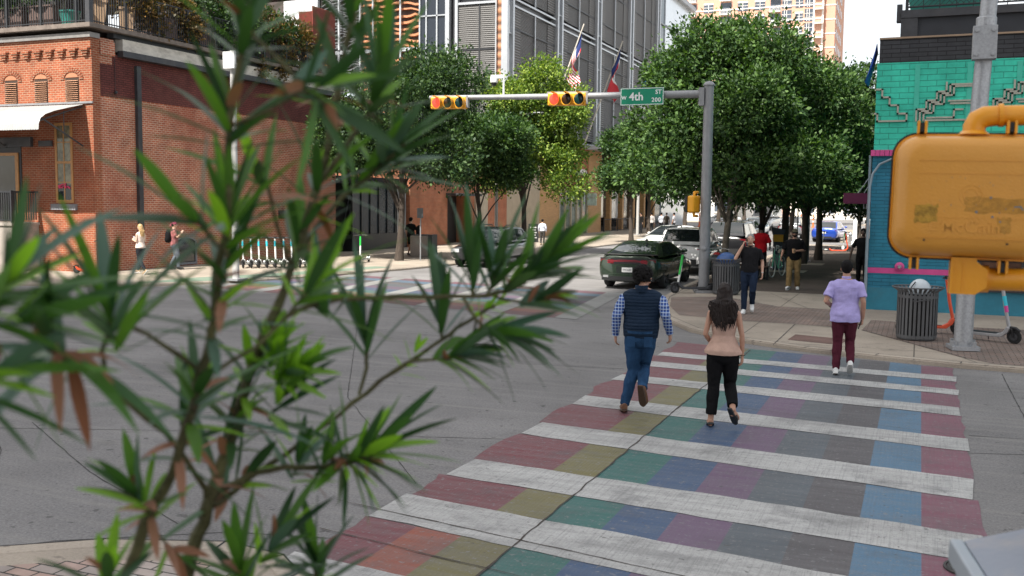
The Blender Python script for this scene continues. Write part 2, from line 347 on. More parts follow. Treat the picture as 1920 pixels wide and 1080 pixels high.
pavement('pavement', SE, [(60, -60)], M_walk, 1)
p = MB(); p.prism([(-17.5, -60), (-17.5, 2), (-19.5, 5), (-23, 5.6), (-70, 5.2), (-70, -60)], -.28, KH); struct(p.build('pavement', M_walk))
p = MB(); p.prism([(-6.9, 73), (60, 73), (60, 108), (-6.9, 108)], -.28, KH); struct(p.build('pavement', M_walk))
p = MB(); p.prism([(-120, 134), (-17.3, 134), (-17.3, 330), (-120, 330)], -.28, KH); p.prism([(-6.9, 134), (120, 134), (120, 330), (-6.9, 330)], -.28, KH); struct(p.build('pavement', M_walk))

z1 = KH + .004
pv = MB()
pv.poly([(-6.1, 26.3), (-5.6, 24.0), (-4.95, 22.15), (-3.6, 21.75), (-2.3, 21.65), (-1.1, 21.35), (-1.05, 24.0), (-3.2, 24.3), (-4.9, 26.4)][::-1] and [(x, y, z1) for x, y in [(-6.1, 26.3), (-5.6, 24.0), (-4.95, 22.15), (-3.6, 21.75), (-2.3, 21.65), (-1.1, 21.35), (-1.15, 25.0), (-3.2, 25.2), (-4.9, 27.2)]])
pv.poly([(x, y, z1) for x, y in [(-1.0, 21.2), (.66, 18.25), (1.2, 17.6), (60, 17.2), (60, 22.6), (1.0, 22.8), (-.9, 23.2)]])
struct(pv.build('brick_paving', M_paver))
pv = MB(); pv.poly([(x, y, z1) for x, y in [(-6.45, 29.6), (-1.2, 29.2), (-1.2, 64), (-6.6, 64)]]); struct(pv.build('brick_paving', brick_mat('tree_shade_pavers', (.115, .088, .072), (.085, .068, .058), (.035, .03, .026), .20, .10, .009, .3, (.05, .042, .036, .5), .9, horiz=True, pscale=.8)))  # tree shade painted in as a darker paver sheet under the crowns
for a, b, c, d in ((-5.4, 38.0, 1.5, 1.5), (-5.2, 43.2, 1.5, 1.5)): pv = MB(); pv.quad((a, b, z1 + .004), (a + c, b, z1 + .004), (a + c, b + d, z1 + .004), (a, b + d, z1 + .004)); struct(pv.build('tree_grate', M_kerb))
tp = MB(); tp.poly([(x, y, z1) for x, y in [(-2.2, 19.05), (-1.25, 18.75), (-1.15, 19.6), (-2.15, 19.9)]]); struct(tp.build('tactile_paving', brick_mat('red_tactile', (.27, .15, .125), (.22, .13, .11), (.1, .07, .06), .06, .06, .012, .5, None, .9, horiz=True)))
rj = MB()
for pts in [[(-1.0, 21.2), (.68, 18.3), (.95, 17.6)], [(-2.35, 21.6), (-2.35, 18.2)], [(-1.2, 18.6), (-1.35, 17.95)], [(-3.9, 29), (-2.2, 24.4)], [(-5, 22), (-3.6, 21.6), (-2.3, 21.5), (-1.1, 21.2)], [(-4.9, 27.2), (-3.2, 25.2), (-1.15, 25.0)]]: line(rj, pts, .02, KH + .008, 0, .006)
struct(rj.build('pavement_joint', M_joint, fix=False))
pn = MB(); pn.poly([(x, y, z1) for x, y in [(-6.8, -6), (-6.8, 2.5), (-6.55, 3.6), (-6.05, 4.55), (-5.3, 5.12), (-4.55, 5.42), (-4.15, 5.35), (-3.9, 5.1), (-3.4, 5.0), (-3.4, -6)]]); struct(pn.build('brick_paving', M_paver_herring))
gp = MB(); gp.poly([(x, y, z1) for x, y in [(-21.5, 22.9), (-20.2, 24.5), (-19.2, 28), (-18.4, 33), (-19.2, 33.2), (-20.2, 28.5), (-21.4, 25.2)]]); struct(gp.build('green_paving', concrete_mat('green_pavement_paint', (.15, .20, .15), (.12, .12, .1, .5))))

# rainbow crossing over the near street (surveyed bar by bar)
PC = {'red': (.150, .036, .046), 'orange': (.25, .065, .038), 'olive': (.150, .130, .045), 'teal': (.012, .110, .095), 'blue': (.030, .070, .150), 'purple': (.120, .066, .125), 'slate': (.070, .085, .100), 'brown': (.070, .062, .066), 'sky': (.065, .150, .240), 'rose': (.175, .055, .085)}
PM = [paint_mat('paint_' + k, v, wear=.36, dark=.6) for k, v in PC.items()]; M_white = paint_mat('paint_white', (.455, .45, .435), base=(.20, .195, .19), wear=.66, dark=.70)
XB = [-4.1, -3.62, -3.2, -2.75, -2.25, -1.78, -1.31, -.83, -.36, .115, .58]
BL = [(17.0, 16.56), (15.92, 15.40), (14.49, 13.98), (12.67, 12.04), (10.87, 10.23), (9.01, 8.37), (7.66, 6.98), (6.02, 5.72)]
BR = [(16.50, 16.02), (15.31, 14.88), (13.96, 13.39), (12.08, 11.47), (10.29, 9.56), (8.52, 7.84), (7.05, 6.30), (5.6, 5.3)]
wb = MB(); cb_ = MB()
def yl(pair, x): t = (x - XB[0]) / (XB[-1] - XB[0]); return pair[0] + (pair[1] - pair[0]) * t
def edge(x, y, a): return x + a * noise.noise(Vector((x * 3, y * 2.2, 4.1)))
for i in range(len(BL)):
    n = 24
    for k in range(n):
        xa = XB[0] + .02 + (XB[-1] - XB[0] - .02) * k / n; xb = XB[0] + .02 + (XB[-1] - XB[0] - .02) * (k + 1) / n
        t0, t1 = yl((BL[i][0], BR[i][0]), xa), yl((BL[i][0], BR[i][0]), xb); b0, b1 = yl((BL[i][1], BR[i][1]), xa), yl((BL[i][1], BR[i][1]), xb)
        f = lambda x, y: y + .035 * noise.noise(Vector((x * 2.3, y, 1)))
        xa2 = edge(xa, t0, .16) if k == 0 else xa; xb2 = edge(xb, t1, .10) if k == n - 1 else xb
        wb.quad((xa2, f(xa2, b0), .008), (xb2, f(xb2, b1), .008), (xb2 + (edge(0, t1, .08) if k == n - 1 else 0), f(xb2, t1), .008), (xa2 + (edge(0, t0, .12) if k == 0 else 0), f(xa2, t0), .008))
rows = [((18.35, 17.35), (17.0, 16.50))] + [((BL[i][1], BR[i][1]), (BL[i + 1][0], BR[i + 1][0])) for i in range(len(BL) - 1)]
for (tl, tr), (bl, br) in rows:
    for c in range(10):
        xs = np.linspace(XB[c], XB[c + 1], 5)
        for xa, xb in zip(xs[:-1], xs[1:]):
            ta, tb, ba, bb = yl((tl, tr), xa), yl((tl, tr), xb), yl((bl, br), xa), yl((bl, br), xb); m = 4
            for q in range(m):
                y0a, y1a = ba + (ta - ba) * q / m, ba + (ta - ba) * (q + 1) / m; y0b, y1b = bb + (tb - bb) * q / m, bb + (tb - bb) * (q + 1) / m
                e = lambda x, y: x + (.14 * noise.noise(Vector((1, y * 1.6, 2))) + .05 * noise.noise(Vector((1, y * 7, 2))) if x <= XB[0] + .01 else (.05 * noise.noise(Vector((5, y * 2.4, 2))) if x >= XB[-1] - .01 else 0))
                cb_.quad((e(xa, y0a), y0a, .004), (e(xb, y0b), y0b, .004), (e(xb, y1b), y1b, .004), (e(xa, y1a), y1a, .004), c if not (c == 1 and ba > 7) else 0)
struct(cb_.build('crosswalk_paint', PM, fix=False)); struct(wb.build('crosswalk_stripes', M_white, fix=False))
ck = MB(); line(ck, [(-2.74, 5.6), (-2.75, 13.6), (-2.7, 17.9)], .022, .012, 0, .022); line(ck, [(-4.6, 7.25), (-.5, 6.55), (.6, 6.4)], .016, .012, 0, .02); line(ck, [(-2.2, 12.75), (.58, 12.2)], .008, .012, 0, .01); line(ck, [(-4.3, 6.55), (-1, 6.0)], .014, .012, 0, .02)
struct(ck.build('crack', mat('crack_dirt', (.055, .045, .038), .95, var=.4, vs=12), fix=False))

# rainbow crossing over the side street, stripes run the other way
wb = MB(); cb_ = MB(); YB = [20.9, 21.55, 22.1, 22.75, 23.4, 24.1, 24.8, 25.5, 26.2, 26.9, 27.6]
def xe(i, y): return -7.0 - 2.0 * i + (y - 21) * -.12
for i in range(6):
    for c in range(10):
        ya, yb = YB[c], YB[c + 1]; yo = .44 * i
        fa, fb = ya + yo, yb + yo
        x0a, x1a = xe(i, ya), xe(i, ya) - .55; x0b, x1b = xe(i, yb), xe(i, yb) - .55; x2a, x2b = xe(i + 1, ya), xe(i + 1, yb); dy = .44
        wb.quad((x1a, fa + .12, .008), (x0a, fa, .008), (x0b, fb, .008), (x1b, fb + .12, .008))
        cb_.quad((x2a, fa + dy, .004), (x1a, fa + .12, .004), (x1b, fb + .12, .004), (x2b, fb + dy, .004), c)
struct(cb_.build('crosswalk_paint', [paint_mat('old_paint_' + k, tuple(c * .7 for c in v), base=(.15, .147, .143), wear=.75, dark=.7) for k, v in PC.items()], fix=False)); struct(wb.build('crosswalk_stripes', paint_mat('paint_old_white', (.25, .25, .24), base=(.15, .147, .143), wear=.8, dark=.7), fix=False))
M_iron = mat('cast_iron', (.05, .048, .046), .7, .3, .3, 20, .4, 90)
def manhole(x, y, r, lab):
    o = thing('manhole_cover', lab, 'manhole cover', (x, y, .006), 0, 'manhole covers in the road')
    q = MB(); q.lathe([(r * 1.12, 0), (r * 1.12, .012), (r * 1.02, .012), (r * 1.02, 0)], seg=32, cap=False); q.build('ring', M_iron, o)
    q = MB(); q.lathe([(.001, .008), (r * .98, .008), (r * .98, 0)], seg=32, cap=False)
    for k in range(8): q.box(-r * .7, r * .7, -r * .8 + k * r * .22, -r * .8 + k * r * .22 + .02, .008, .014)
    q.build('lid', M_iron, o)
manhole(-7.2, 16.0, .42, 'round iron manhole cover in the grey road behind the leaves'); manhole(.45, 7.68, .17, 'small round iron cover at the crossing edge beside the grey metal box')
manhole(-3.3, 23.0, .33, 'dark round cover in the pavement under the man on the phone')
# ================================================================ BUILDINGS
SHADE_TOWER_L, SHADE_TOWER_R = 127, 145
M_brick = brick_mat('red_brick', (.42, .125, .065), (.29, .085, .048), (.48, .35, .26), patch=(.23, .055, .032, .6))
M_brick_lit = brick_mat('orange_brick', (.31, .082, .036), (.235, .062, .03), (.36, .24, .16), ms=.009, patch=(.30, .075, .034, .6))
M_brick_dark = brick_mat('maroon_painted_brick', (.145, .042, .036), (.11, .034, .03), (.06, .02, .018), patch=(.15, .06, .05, .3), bump=.7)
M_brick_orange = brick_mat('far_orange_brick', (.42, .14, .07), (.34, .11, .055), (.34, .2, .13), patch=(.3, .09, .05, .4))
M_dark = mat('dark_painted_steel', (.030, .032, .036), .5, .2, .2, 6, .1)
M_char = mat('charcoal_steel', (.052, .054, .060), .55, .3, .2, 5, .15, dirt=(.12, .1, .09, .4))
M_cream = mat('weathered_cream_board', (.60, .56, .49), .8, 0, .12, 3, .2, 30, dirt=(.22, .19, .16, .7), stretch=(1, 1, 2.5))
M_wood = mat('ochre_window_wood', (.42, .20, .06), .5, 0, .15, 8, .1)
M_glass = mat('dark_glass', (.018, .022, .026), .04, 0, .1, 1, spec=.8)
M_glass_warm = mat('shop_glass', (.05, .05, .045), .05, 0, .3, 1, spec=.8)
M_stone = mat('grey_sill_stone', (.20, .20, .21), .8, 0, .2, 9, .3)
M_conc_wall = concrete_mat('porch_concrete', (.36, .32, .28), (.18, .16, .14, .5))
M_galv = mat('galvanised_steel', (.36, .37, .385), .5, .55, .16, 26, .08, 200)
M_awn = mat('white_corrugated_metal', (.44, .445, .44), .45, .35, .1, 3, dirt=(.3, .29, .27, .5))

# ---- red brick corner building
bb = thing('brick_building', 'red brick corner building with arched louvres, dark downpipe and plants along its roof terrace', 'building', (-25.5, 25.6, 0))
bb.location = (0, 0, 0)
X0, Y0, YE = -25.5, 25.6, 40.4
q = MB(); q.box(-48, X0, Y0, Y0 + .35, 0, 7.25)
q.build('front_wall', M_brick_lit, bb)
q = MB(); q.box(X0 - .35, X0, Y0 + .35, YE, 0, 5.98); q.build('side_wall', M_brick, bb)
q = MB(); q.box(X0 - .35, X0 + .004, Y0 + .9, YE, 5.98, 7.42); q.box(X0 - .33, X0 + .004, Y0 + .352, Y0 + .9, 5.98, 7.05); q.build('painted_band', M_brick_dark, bb)
q = MB(); q.box(X0 - .3, X0 - .004, Y0 + .352, Y0 + 1.0, 7.05, 7.9); q.box(X0 - .3, X0 + .05, Y0 + .352, Y0 + 1.0, 7.35, 7.8); q.build('corner_brickwork', M_brick, bb)
q = MB(); q.box(-48, X0 + .02, Y0 - .06, Y0 + .35, 7.5, 7.84); q.box(-48, X0 + .008, Y0 - .025, Y0 + .34, 7.25, 7.5)
for k in range(26):
    x = X0 - .12 - k * .52
    for s, (w, d, h0, h1) in enumerate([(.34, .14, 7.42, 7.5), (.24, .11, 7.34, 7.42), (.15, .08, 7.26, 7.34)]): q.box(x - w / 2 - .1, x + w / 2 - .1, Y0 - d, Y0, h0, h1)
q.build('cornice', M_brick_lit, bb)
q = MB(); q.box(-48, X0 + .08, Y0 - .14, Y0 + .3, 7.84, 8.0); q.build('coping', M_cream if False else mat('lead_flashing', (.23, .22, .21), .6, .3, .2, 4), bb)
for k in range(6):                      # arched louvred openings
    cx = -26.37 - k * 1.38; hw = .3; z0, zs = 5.78, 6.52
    w_ = MB(); pr = [(cx - hw, z0), (cx + hw, z0), (cx + hw, zs)] + [(cx + hw * math.cos(a), zs + .2 * math.sin(a)) for a in np.linspace(.2, math.pi - .2, 9)] + [(cx - hw, zs)]
    w_.extr(pr, Y0 - .004, Y0 + .1, 'xzy')
    lv = w_.build('louvre_window', mat('louvre_shadow_brown', (.05, .03, .02), .9), bb)
    s_ = MB()
    for i in range(11): s_.add([(cx - hw + .05, Y0 - .012, z0 + .03 + i * .066), (cx + hw - .02, Y0 - .012, z0 + .03 + i * .066), (cx + hw - .02, Y0 - .06, z0 + .005 + i * .066), (cx - hw + .05, Y0 - .06, z0 + .005 + i * .066)], [(0, 1, 2, 3)])
    s_.build('slats', mat('louvre_slat_wood', (.42, .22, .13), .7), lv)
    a_ = MB(); a_.extr([(cx + (hw - .01) * math.cos(a), zs + .2 * math.sin(a)) for a in np.linspace(.25, math.pi - .25, 9)], Y0 - .02, Y0 - .005, 'xzy'); a_.build('arch_panel', mat('arch_panel_terracotta', (.40, .17, .09), .8), lv)
    a_ = MB()
    for i in range(13):
        a = math.pi * (i + .5) / 13; r0, r1 = .34, .50; d = .09
        pts = [(cx + rr * math.cos(aa), zs - .02 + rr * .78 * math.sin(aa)) for rr, aa in ((r0, a - d), (r1, a - d), (r1, a + d), (r0, a + d))]; a_.extr(pts, Y0 - .03, Y0 + .02, 'xzy')
    a_.build('brick_arch', M_brick_lit, lv)
q = MB(); q.box(-48, X0 + .03, Y0 - .05, Y0 - .004, 5.70, 5.76); q.build('string_course', M_stone, bb)
# awning
aw = MB(); xs = np.arange(-46, -25.8, .055)
prof = [(Y0 - .02, 5.66), (Y0 - .7, 5.49), (Y0 - 1.3, 5.33), (Y0 - 1.65, 5.2), (Y0 - 1.85, 5.06), (Y0 - 1.94, 4.9), (Y0 - 1.96, 4.7)]
vs = []; n = len(prof)
for i, x in enumerate(xs):
    dz = .018 if i % 2 else 0
    for (y, z) in prof: vs.append((x, y + (dz if z < 5 else 0), z + dz))
fs = [(i * n + k, i * n + k + 1, (i + 1) * n + k + 1, (i + 1) * n + k) for i in range(len(xs) - 1) for k in range(n - 1)]
aw.add(vs, fs); aw_o = aw.build('awning', M_awn, bb)
for x in (-25.95, -29.4, -33): q = MB(); q.tube([(x, Y0 - .02, 4.3), (x, Y0 - 1.7, 5.1)], .03, 6); q.tube([(x, Y0 - .02, 5.6), (x, Y0 - 1.85, 4.98)], .025, 6); q.tube([(x, Y0 - .8, 5.4), (x, Y0 - .8, 4.7)], .015, 6); q.build('awning_bracket', M_char, aw_o)
# sash window, porch and door on the front wall
wf = MB(); x0, x1, zb, zt = -27.2, -26.42, 2.4, 5.08
wf.box(x0, x0 + .09, Y0 - .03, Y0 + .05, zb, zt); wf.box(x1 - .09, x1, Y0 - .03, Y0 + .05, zb, zt); wf.box(x0 + .09, x1 - .09, Y0 - .03, Y0 + .05, zt - .09, zt); wf.box(x0 + .09, x1 - .09, Y0 - .03, Y0 + .05, zb, zb + .1); wf.box(x0 + .09, x1 - .09, Y0 - .028, Y0 + .04, 3.72, 3.80); wf.box(-26.83, -26.79, Y0 - .026, Y0 + .03, zb + .1, 3.72); wf.box(-26.83, -26.79, Y0 - .026, Y0 + .03, 3.8, zt - .09); wf.box(x0 + .09, x1 - .09, Y0 - .024, Y0 + .02, 4.42, 4.45); wf.box(x0 + .09, x1 - .09, Y0 - .024, Y0 + .02, 3.08, 3.11)
win = wf.build('sash_window', M_wood, bb)
q = MB(); q.quad((x0 + .08, Y0 - .012, zb + .05), (x1 - .08, Y0 - .012, zb + .05), (x1 - .08, Y0 - .012, zt - .05), (x0 + .08, Y0 - .012, zt - .05)); q.build('pane', mat('old_window_glass', (.16, .15, .10), .07, 0, .7, 3.5, spec=.7), win)
q = MB(); q.quad((x0 + .09, Y0 - .016, zb + .1), (x1 - .09, Y0 - .016, zb + .1), (x1 - .09, Y0 - .016, zb + .62), (x0 + .09, Y0 - .016, zb + .62)); q.build('dark_interior', M_glass, win)
q = MB()
for k in range(16): q.ball((x0 + .13 + rnd.random() * .5, Y0 - .03, zb + .5 + rnd.random() * .14), .035, seg=6, rings=4)
q.build('window_flowers', mat('pink_flowers', (.62, .05, .13), .6), win)
q = MB(); q.box(x0 - .18, x1 + .14, Y0 - .1, Y0 + .02, zb - .24, zb - .04); q.build('sill', M_stone, win)
q = MB(); q.box(-31, -28.05, Y0 - 1.1, Y0 - .004, 0, 1.62); q.box(-31, -28.0, Y0 - 1.15, Y0 - .004, 1.62, 1.72); q.build('porch', M_conc_wall, bb)
q = MB(); q.box(-31, -28.04, Y0 - 1.1, Y0 - 1.04, 2.72, 2.78); q.box(-31, -28.04, Y0 - 1.1, Y0 - 1.05, 1.78, 1.82); q.box(-28.09, -28.03, Y0 - 1.12, Y0 - 1.02, 1.72, 2.8)
for k in range(30): q.box(-28.2 - k * .1, -28.17 - k * .1, Y0 - 1.09, Y0 - 1.06, 1.8, 2.72)
for k in range(10): q.box(-28.09, -28.06, Y0 - .1 - k * .1, Y0 - .07 - k * .1, 1.8, 2.72)
q.box(-28.1, -28.04, Y0 - 1.04, Y0 - .01, 2.72, 2.78)
q.build('porch_railing', M_dark, bb)
q = MB(); q.box(-30.6, -28.75, Y0 - .03, Y0 + .05, 1.74, 4.3); d_ = q.build('doorway', M_dark, bb)
q = MB(); q.box(-29.0, -28.86, Y0 - .07, Y0 - .032, 1.74, 4.1); q.box(-30.4, -30.26, Y0 - .07, Y0 - .032, 1.74, 4.1); q.box(-30.26, -29.0, Y0 - .07, Y0 - .032, 4.0, 4.1); q.build('door_frame', M_wood, d_)
q = MB(); q.quad((-30.25, Y0 - .04, 1.76), (-29.0, Y0 - .04, 1.76), (-29.0, Y0 - .04, 4.0), (-30.25, Y0 - .04, 4.0)); q.build('door_glass', M_glass_warm, d_)
q = MB(); q.box(-31, -28.2, Y0 - .12, Y0 - .005, 4.3, 4.62); q.build('lintel', M_char, bb)
q = MB(); q.box(-27.9, -26.95 - .35, Y0 - .06, Y0 - .005, 4.3, 4.5); q.build('iron_plate', M_char, bb)
# side wall fittings
q = MB(); q.box(X0 + .006, X0 + .13, 27.52, 27.72, .9, 7.15); q.build('downpipe', M_char, bb)
q = MB(); q.box(X0 + .005, X0 + .26, 26.75, YE + .3, 7.36, 7.56); q.build('gutter', M_char, bb)
q = MB(); q.box(X0 - .3, X0 + .06, 26.95, YE + .3, 7.56, 7.98); q.build('fascia', M_cream, bb)
q = MB(); q.box(X0 - .3, X0 + .0, 26.6, YE + .3, 7.98, 8.14); q.build('steel_beam', M_dark, bb)
q = MB(); q.box(X0 + .005, X0 + .3, 35.85, 36.35, 1.78, 2.12); vb = q.build('vent_box', M_char, bb)
q = MB(); q.box(X0 + .3, X0 + .31, 35.95, 36.25, 1.84, 2.06); q.build('vent_opening', M_dark, vb)
q = MB(); q.extr([(29.35, .12), (30.55, .12), (30.55, .92)] + [(29.95 + .6 * math.cos(a), .92 + .2 * math.sin(a)) for a in np.linspace(.3, 2.84, 7)] + [(29.35, .92)], X0 + .004, X0 + .03, 'yzx'); cw = q.build('cellar_window', M_glass, bb)
q = MB()
for y in (29.35, 30.47): q.box(X0 + .031, X0 + .07, y, y + .08, .12, 1.0)
q.box(X0 + .031, X0 + .07, 29.43, 30.47, .12, .2); q.extr([(29.95 + r_ * math.cos(a), .95 + .2 * r_ / .6 * math.sin(a)) for r_, aa in ((.6, np.linspace(.15, 2.99, 8)), (.5, np.linspace(2.99, .15, 8))) for a in aa], X0 + .031, X0 + .07, 'yzx'); q.build('frame', M_stone, cw)
q = MB(); q.tube([(X0 + .02, 26.6, 7.3), (X0 + .02, 26.6, 6.2)], .008, 5); q.ball((X0 + .05, 26.6, 6.15), .06, seg=8, rings=6); q.build('wall_lamp', M_dark, bb)
q = MB(); q.box(-48, -26, Y0 + .4, YE + .2, 7.2, 7.3); q.box(-48, -47.7, Y0, YE, 0, 7.3); q.box(-48, -25.9, YE - .3, YE - .002, 0, 7.25); q.build('roof', M_char, bb)
# roof terrace
q = MB(); q.box(-48, X0 + .25, Y0 - .3, YE + .3, 8.14, 8.28); q.build('terrace_floor', mat('terrace_timber_edge', (.16, .13, .11), .8, 0, .3, 5), bb)
rl = MB()
def rail(mb, a, b, z0, z1, step=.11):
    a, b = Vector(a), Vector(b); n = int((b - a).length / step)
    mb.tube([(a.x, a.y, z1), (b.x, b.y, z1)], .03, 6); mb.tube([(a.x, a.y, z0 + .08), (b.x, b.y, z0 + .08)], .022, 6)
    for i in range(n + 1):
        p = a.lerp(b, i / n); r = .035 if i % 14 == 0 else .009
        mb.box(p.x - r, p.x + r, p.y - r, p.y + r, z0, z1 + (.02 if i % 14 == 0 else 0))
rail(rl, (-46, Y0 - .2), (X0 + .15, Y0 - .2), 8.28, 9.5); rail(rl, (X0 + .15, Y0 - .1), (X0 + .15, YE + .2), 8.28, 9.5); rl.build('terrace_railing', M_dark, bb)
for x, w in ((X0 + .15, .09), (X0 - 5.04, .06)): q = MB(); q.box(x - w, x + w, Y0 - .2 - w, Y0 - .2 + w, 8.28, 12.5); q.build('terrace_post', M_char, bb)
q = MB()
for k in range(26): q.box(-27.2 + k * .058, -27.165 + k * .058, YE - .4, YE - .3, 8.3, 11.3)
for k in range(30): q.box(X0 + .02, X0 + .06, YE - 1.9 + k * .062, YE - 1.86 + k * .062, 8.3, 11.2)
q.build('rust_screen', mat('rust_painted_slats', (.19, .035, .02), .7, 0, .25, 4), bb)
q = MB(); q.box(-46, -26.3, 30, 39, 11.6, 11.75); q.box(-46, -29, 27.5, 30, 8.3, 11.2); q.build('terrace_bar', mat('terrace_dark_wall', (.028, .024, .022), .8), bb)
q = MB(); q.add([(-28.5, 28, 10.9), (-25.9, 29.5, 10.55), (-26.2, 38, 10.35), (-30, 36, 10.9)], [(0, 1, 2, 3)]); q.add([(-28.5, 28, 10.92), (-25.9, 29.5, 10.57), (-26.2, 38, 10.37), (-30, 36, 10.92)], [(3, 2, 1, 0)]); q.build('shade_sail', mat('yellow_canvas', (.62, .46, .20), .9), bb)
for k in range(2):
    q = MB(); q.ball((-25.9, 26.7 + k * .1, 9.72 + k * .22), .05, seg=8, rings=6); q.build('string_light', mat('warm_bulb', (1, .8, .5), .4, emit=(1, .62, .25, 6)), bb)

# ---- dark glazed storefront set between the two brick buildings
gs = thing('glazed_storefront', 'dark glazed shopfront with black steel panels between the two brick buildings', 'building', (-25.6, 44, 0))
gs.location = (0, 0, 0)
q = MB(); q.box(-40, -26.2, 40.42, 47.76, 0, 3.7); q.box(-27, -25.7, 40.42, 47.76, 3.4, 3.75); q.build('wall', mat('recess_dark', (.018, .017, .018), .9), gs)
q = MB(); q.box(-26.19, -25.62, 42.1, 47.7, .1, .9); q.build('base_panel', mat('black_steel_base', (.012, .013, .015), .5), gs)
for k in range(5):
    q = MB(); q.quad((-25.66, 42.2 + k * .86, .9), (-25.66, 43.0 + k * .86, .9), (-25.66, 43.0 + k * .86, 3.35), (-25.66, 42.2 + k * .86, 3.35)); q.build('window', mat('blue_black_glass', (.012, .022, .032), .25, spec=.25), gs)
q = MB()
for k in range(8): q.box(-25.7, -25.6, 42.1 + k * .86 - .03, 42.1 + k * .86 + .03, .9, 3.4)
q.box(-25.7, -25.6, 42.1, 48, 3.36, 3.42); q.build('mullions', M_dark, gs)
q = MB(); q.quad((-25.64, 46.6, .3), (-25.64, 47.6, .3), (-25.64, 47.6, 3.3), (-25.64, 46.6, 3.3)); q.build('marbled_panel', mat('marbled_grey_panel', (.17, .17, .175), .5, 0, .9, 2.2, stretch=(1, 1.6, .5)), gs)
q = MB(); q.tube([(-25.7, 41, .3), (-25.7, 42, 2.9)], .03, 6); q.tube([(-25.7, 41.3, .3), (-25.7, 42.05, 2.1)], .03, 6); q.build('stair_rail', M_dark, gs)

# ---- second brick building with a dark door
b2 = thing('brick_annexe', 'low orange brick building with a black doorway behind the parked dark car', 'building', (0, 0, 0))
q = MB(); q.box(-40, X0, 47.8, 52.4, 0, 6.3); q.box(-40, X0, 55.3, 61.4, 0, 6.3); q.box(-40, X0, 52.4, 55.3, 2.9, 6.3); q.build('wall', M_brick_orange, b2)
q = MB(); q.box(-26.6, -26.3, 52.4, 55.3, 0, 2.9); q.build('door', mat('door_black', (.012, .011, .011), .6), b2)
q = MB(); q.box(X0, X0 + .8, 52.2, 55.6, 2.9, 3.05); q.build('door_canopy', M_char, b2)
q = MB(); q.box(X0, X0 + .12, 56.2, 58, .1, 3.2); q.build('rendered_pier', mat('beige_render', (.42, .36, .28), .9, 0, .1, 3), b2)
q = MB(); q.box(-40, X0 + .1, 47.8, 61.4, 6.3, 6.5); q.build('roof', M_char, b2)

# ---- louvred office block on a stone and timber podium
ob = thing('louvred_office_block', 'grey office block screened with metal louvres above a tan stone and timber shop level', 'building', (0, 0, 0))
M_tan = mat('tan_limestone', (.36, .30, .22), .85, 0, .1, 2, .1, 40)
M_timber = mat('golden_timber_cladding', (.42, .235, .095), .6, 0, .2, 1.5, stretch=(1, 1, 14))
M_mull = mat('satin_aluminium', (.50, .52, .54), .38, .6, .06, 3)
def louvre_mat(name, col, sc=22, axis='Z', dist=0.0, hi=(.2, .2, .2), lo=None):
    m = bpy.data.materials.new(name); m.use_nodes = True; t = m.node_tree; b = t.nodes['Principled BSDF']; N = t.nodes.new; L = t.links.new; b.inputs['Roughness'].default_value = .5
    P = N('ShaderNodeNewGeometry').outputs['Position']; w = N('ShaderNodeTexWave'); w.wave_type = 'BANDS'; w.bands_direction = axis; w.inputs['Scale'].default_value = sc; w.inputs['Distortion'].default_value = dist; w.inputs['Detail'].default_value = 1; w.inputs['Detail Scale'].default_value = .25; L(P, w.inputs['Vector'])
    r = N('ShaderNodeMixRGB'); r.inputs[1].default_value = tuple(lo or [c * .25 for c in col]) + (1,); r.inputs[2].default_value = tuple(col) + (1,); L(w.outputs['Fac'], r.inputs[0]); L(r.outputs[0], b.inputs['Base Color'])
    bp = N('ShaderNodeBump'); bp.inputs['Strength'].default_value = .6; bp.inputs['Distance'].default_value = .05; L(w.outputs['Fac'], bp.inputs['Height']); L(bp.outputs[0], b.inputs['Normal']); return m
M_louv = louvre_mat('grey_louvres', (.135, .13, .125), 1.75); M_louv2 = louvre_mat('dark_louvres', (.095, .09, .088), 3.4, lo=(.05, .05, .05))
YS = [61.5, 71.2, 80.9, 90.9, 101.0]
ZF = [7.0, 15.4, 16.3, 24.7, 25.6, 34]
q = MB(); q.box(-32, X0 - .6, 61.6, 101, 6.6, 34); q.build('core', mat('office_core_dark', (.045, .045, .05), .3, 0, .2, .5), ob)
for bi in range(4):
    ya, yb = YS[bi] + .7, YS[bi + 1] - .7
    for (za, zb) in ((7.6, 15.4), (16.3, 24.7), (25.6, 34)):
        q = MB(); mid = (ya + yb) / 2
        q.box(X0 - .25, X0 - .12, ya + 1.5, yb - 1.5, za, zb, 1)
        q.box(X0 - .25, X0 - .08, ya, ya + 1.5, za, zb, 0); q.box(X0 - .25, X0 - .08, yb - 1.5, yb, za, zb, 0)
        for k in range(3): q.box(X0 - .2, X0 - .065, ya, yb, za + (zb - za) * (k + .5) / 3 - .05, za + (zb - za) * (k + .5) / 3 + .05, 2)
        q.build('louvre_panel', [M_louv, M_louv2, M_dark], ob)
        q = MB()
        for zz in (za - .35, zb + .1): q.box(X0 - .15, X0 + .02, ya, yb, zz, zz + .12)
        q.box(X0 - .1, X0 + .0, mid - .06, mid + .06, za - .2, zb + .1); q.build('rail', M_mull, ob)
for y in YS:
    q = MB(); q.box(X0 - .25, X0 + .15, y - .62, y - .34, 6.9, 36); q.box(X0 - .25, X0 + .15, y + .34, y + .62, 6.9, 36); q.build('fin', M_mull, ob)
    q = MB(); q.box(X0 - .4, X0 - .3, y - .34, y + .34, 7, 36); q.build('glass_slot', mat('pale_reflective_glass', (.50, .55, .60), .12, .6), ob)
    q = MB()
    for k in range(10): q.box(X0 - .3, X0 + .05, y - .34, y + .34, 8 + k * 2.8, 8.1 + k * 2.8)
    q.build('slot_rail', M_mull, ob)
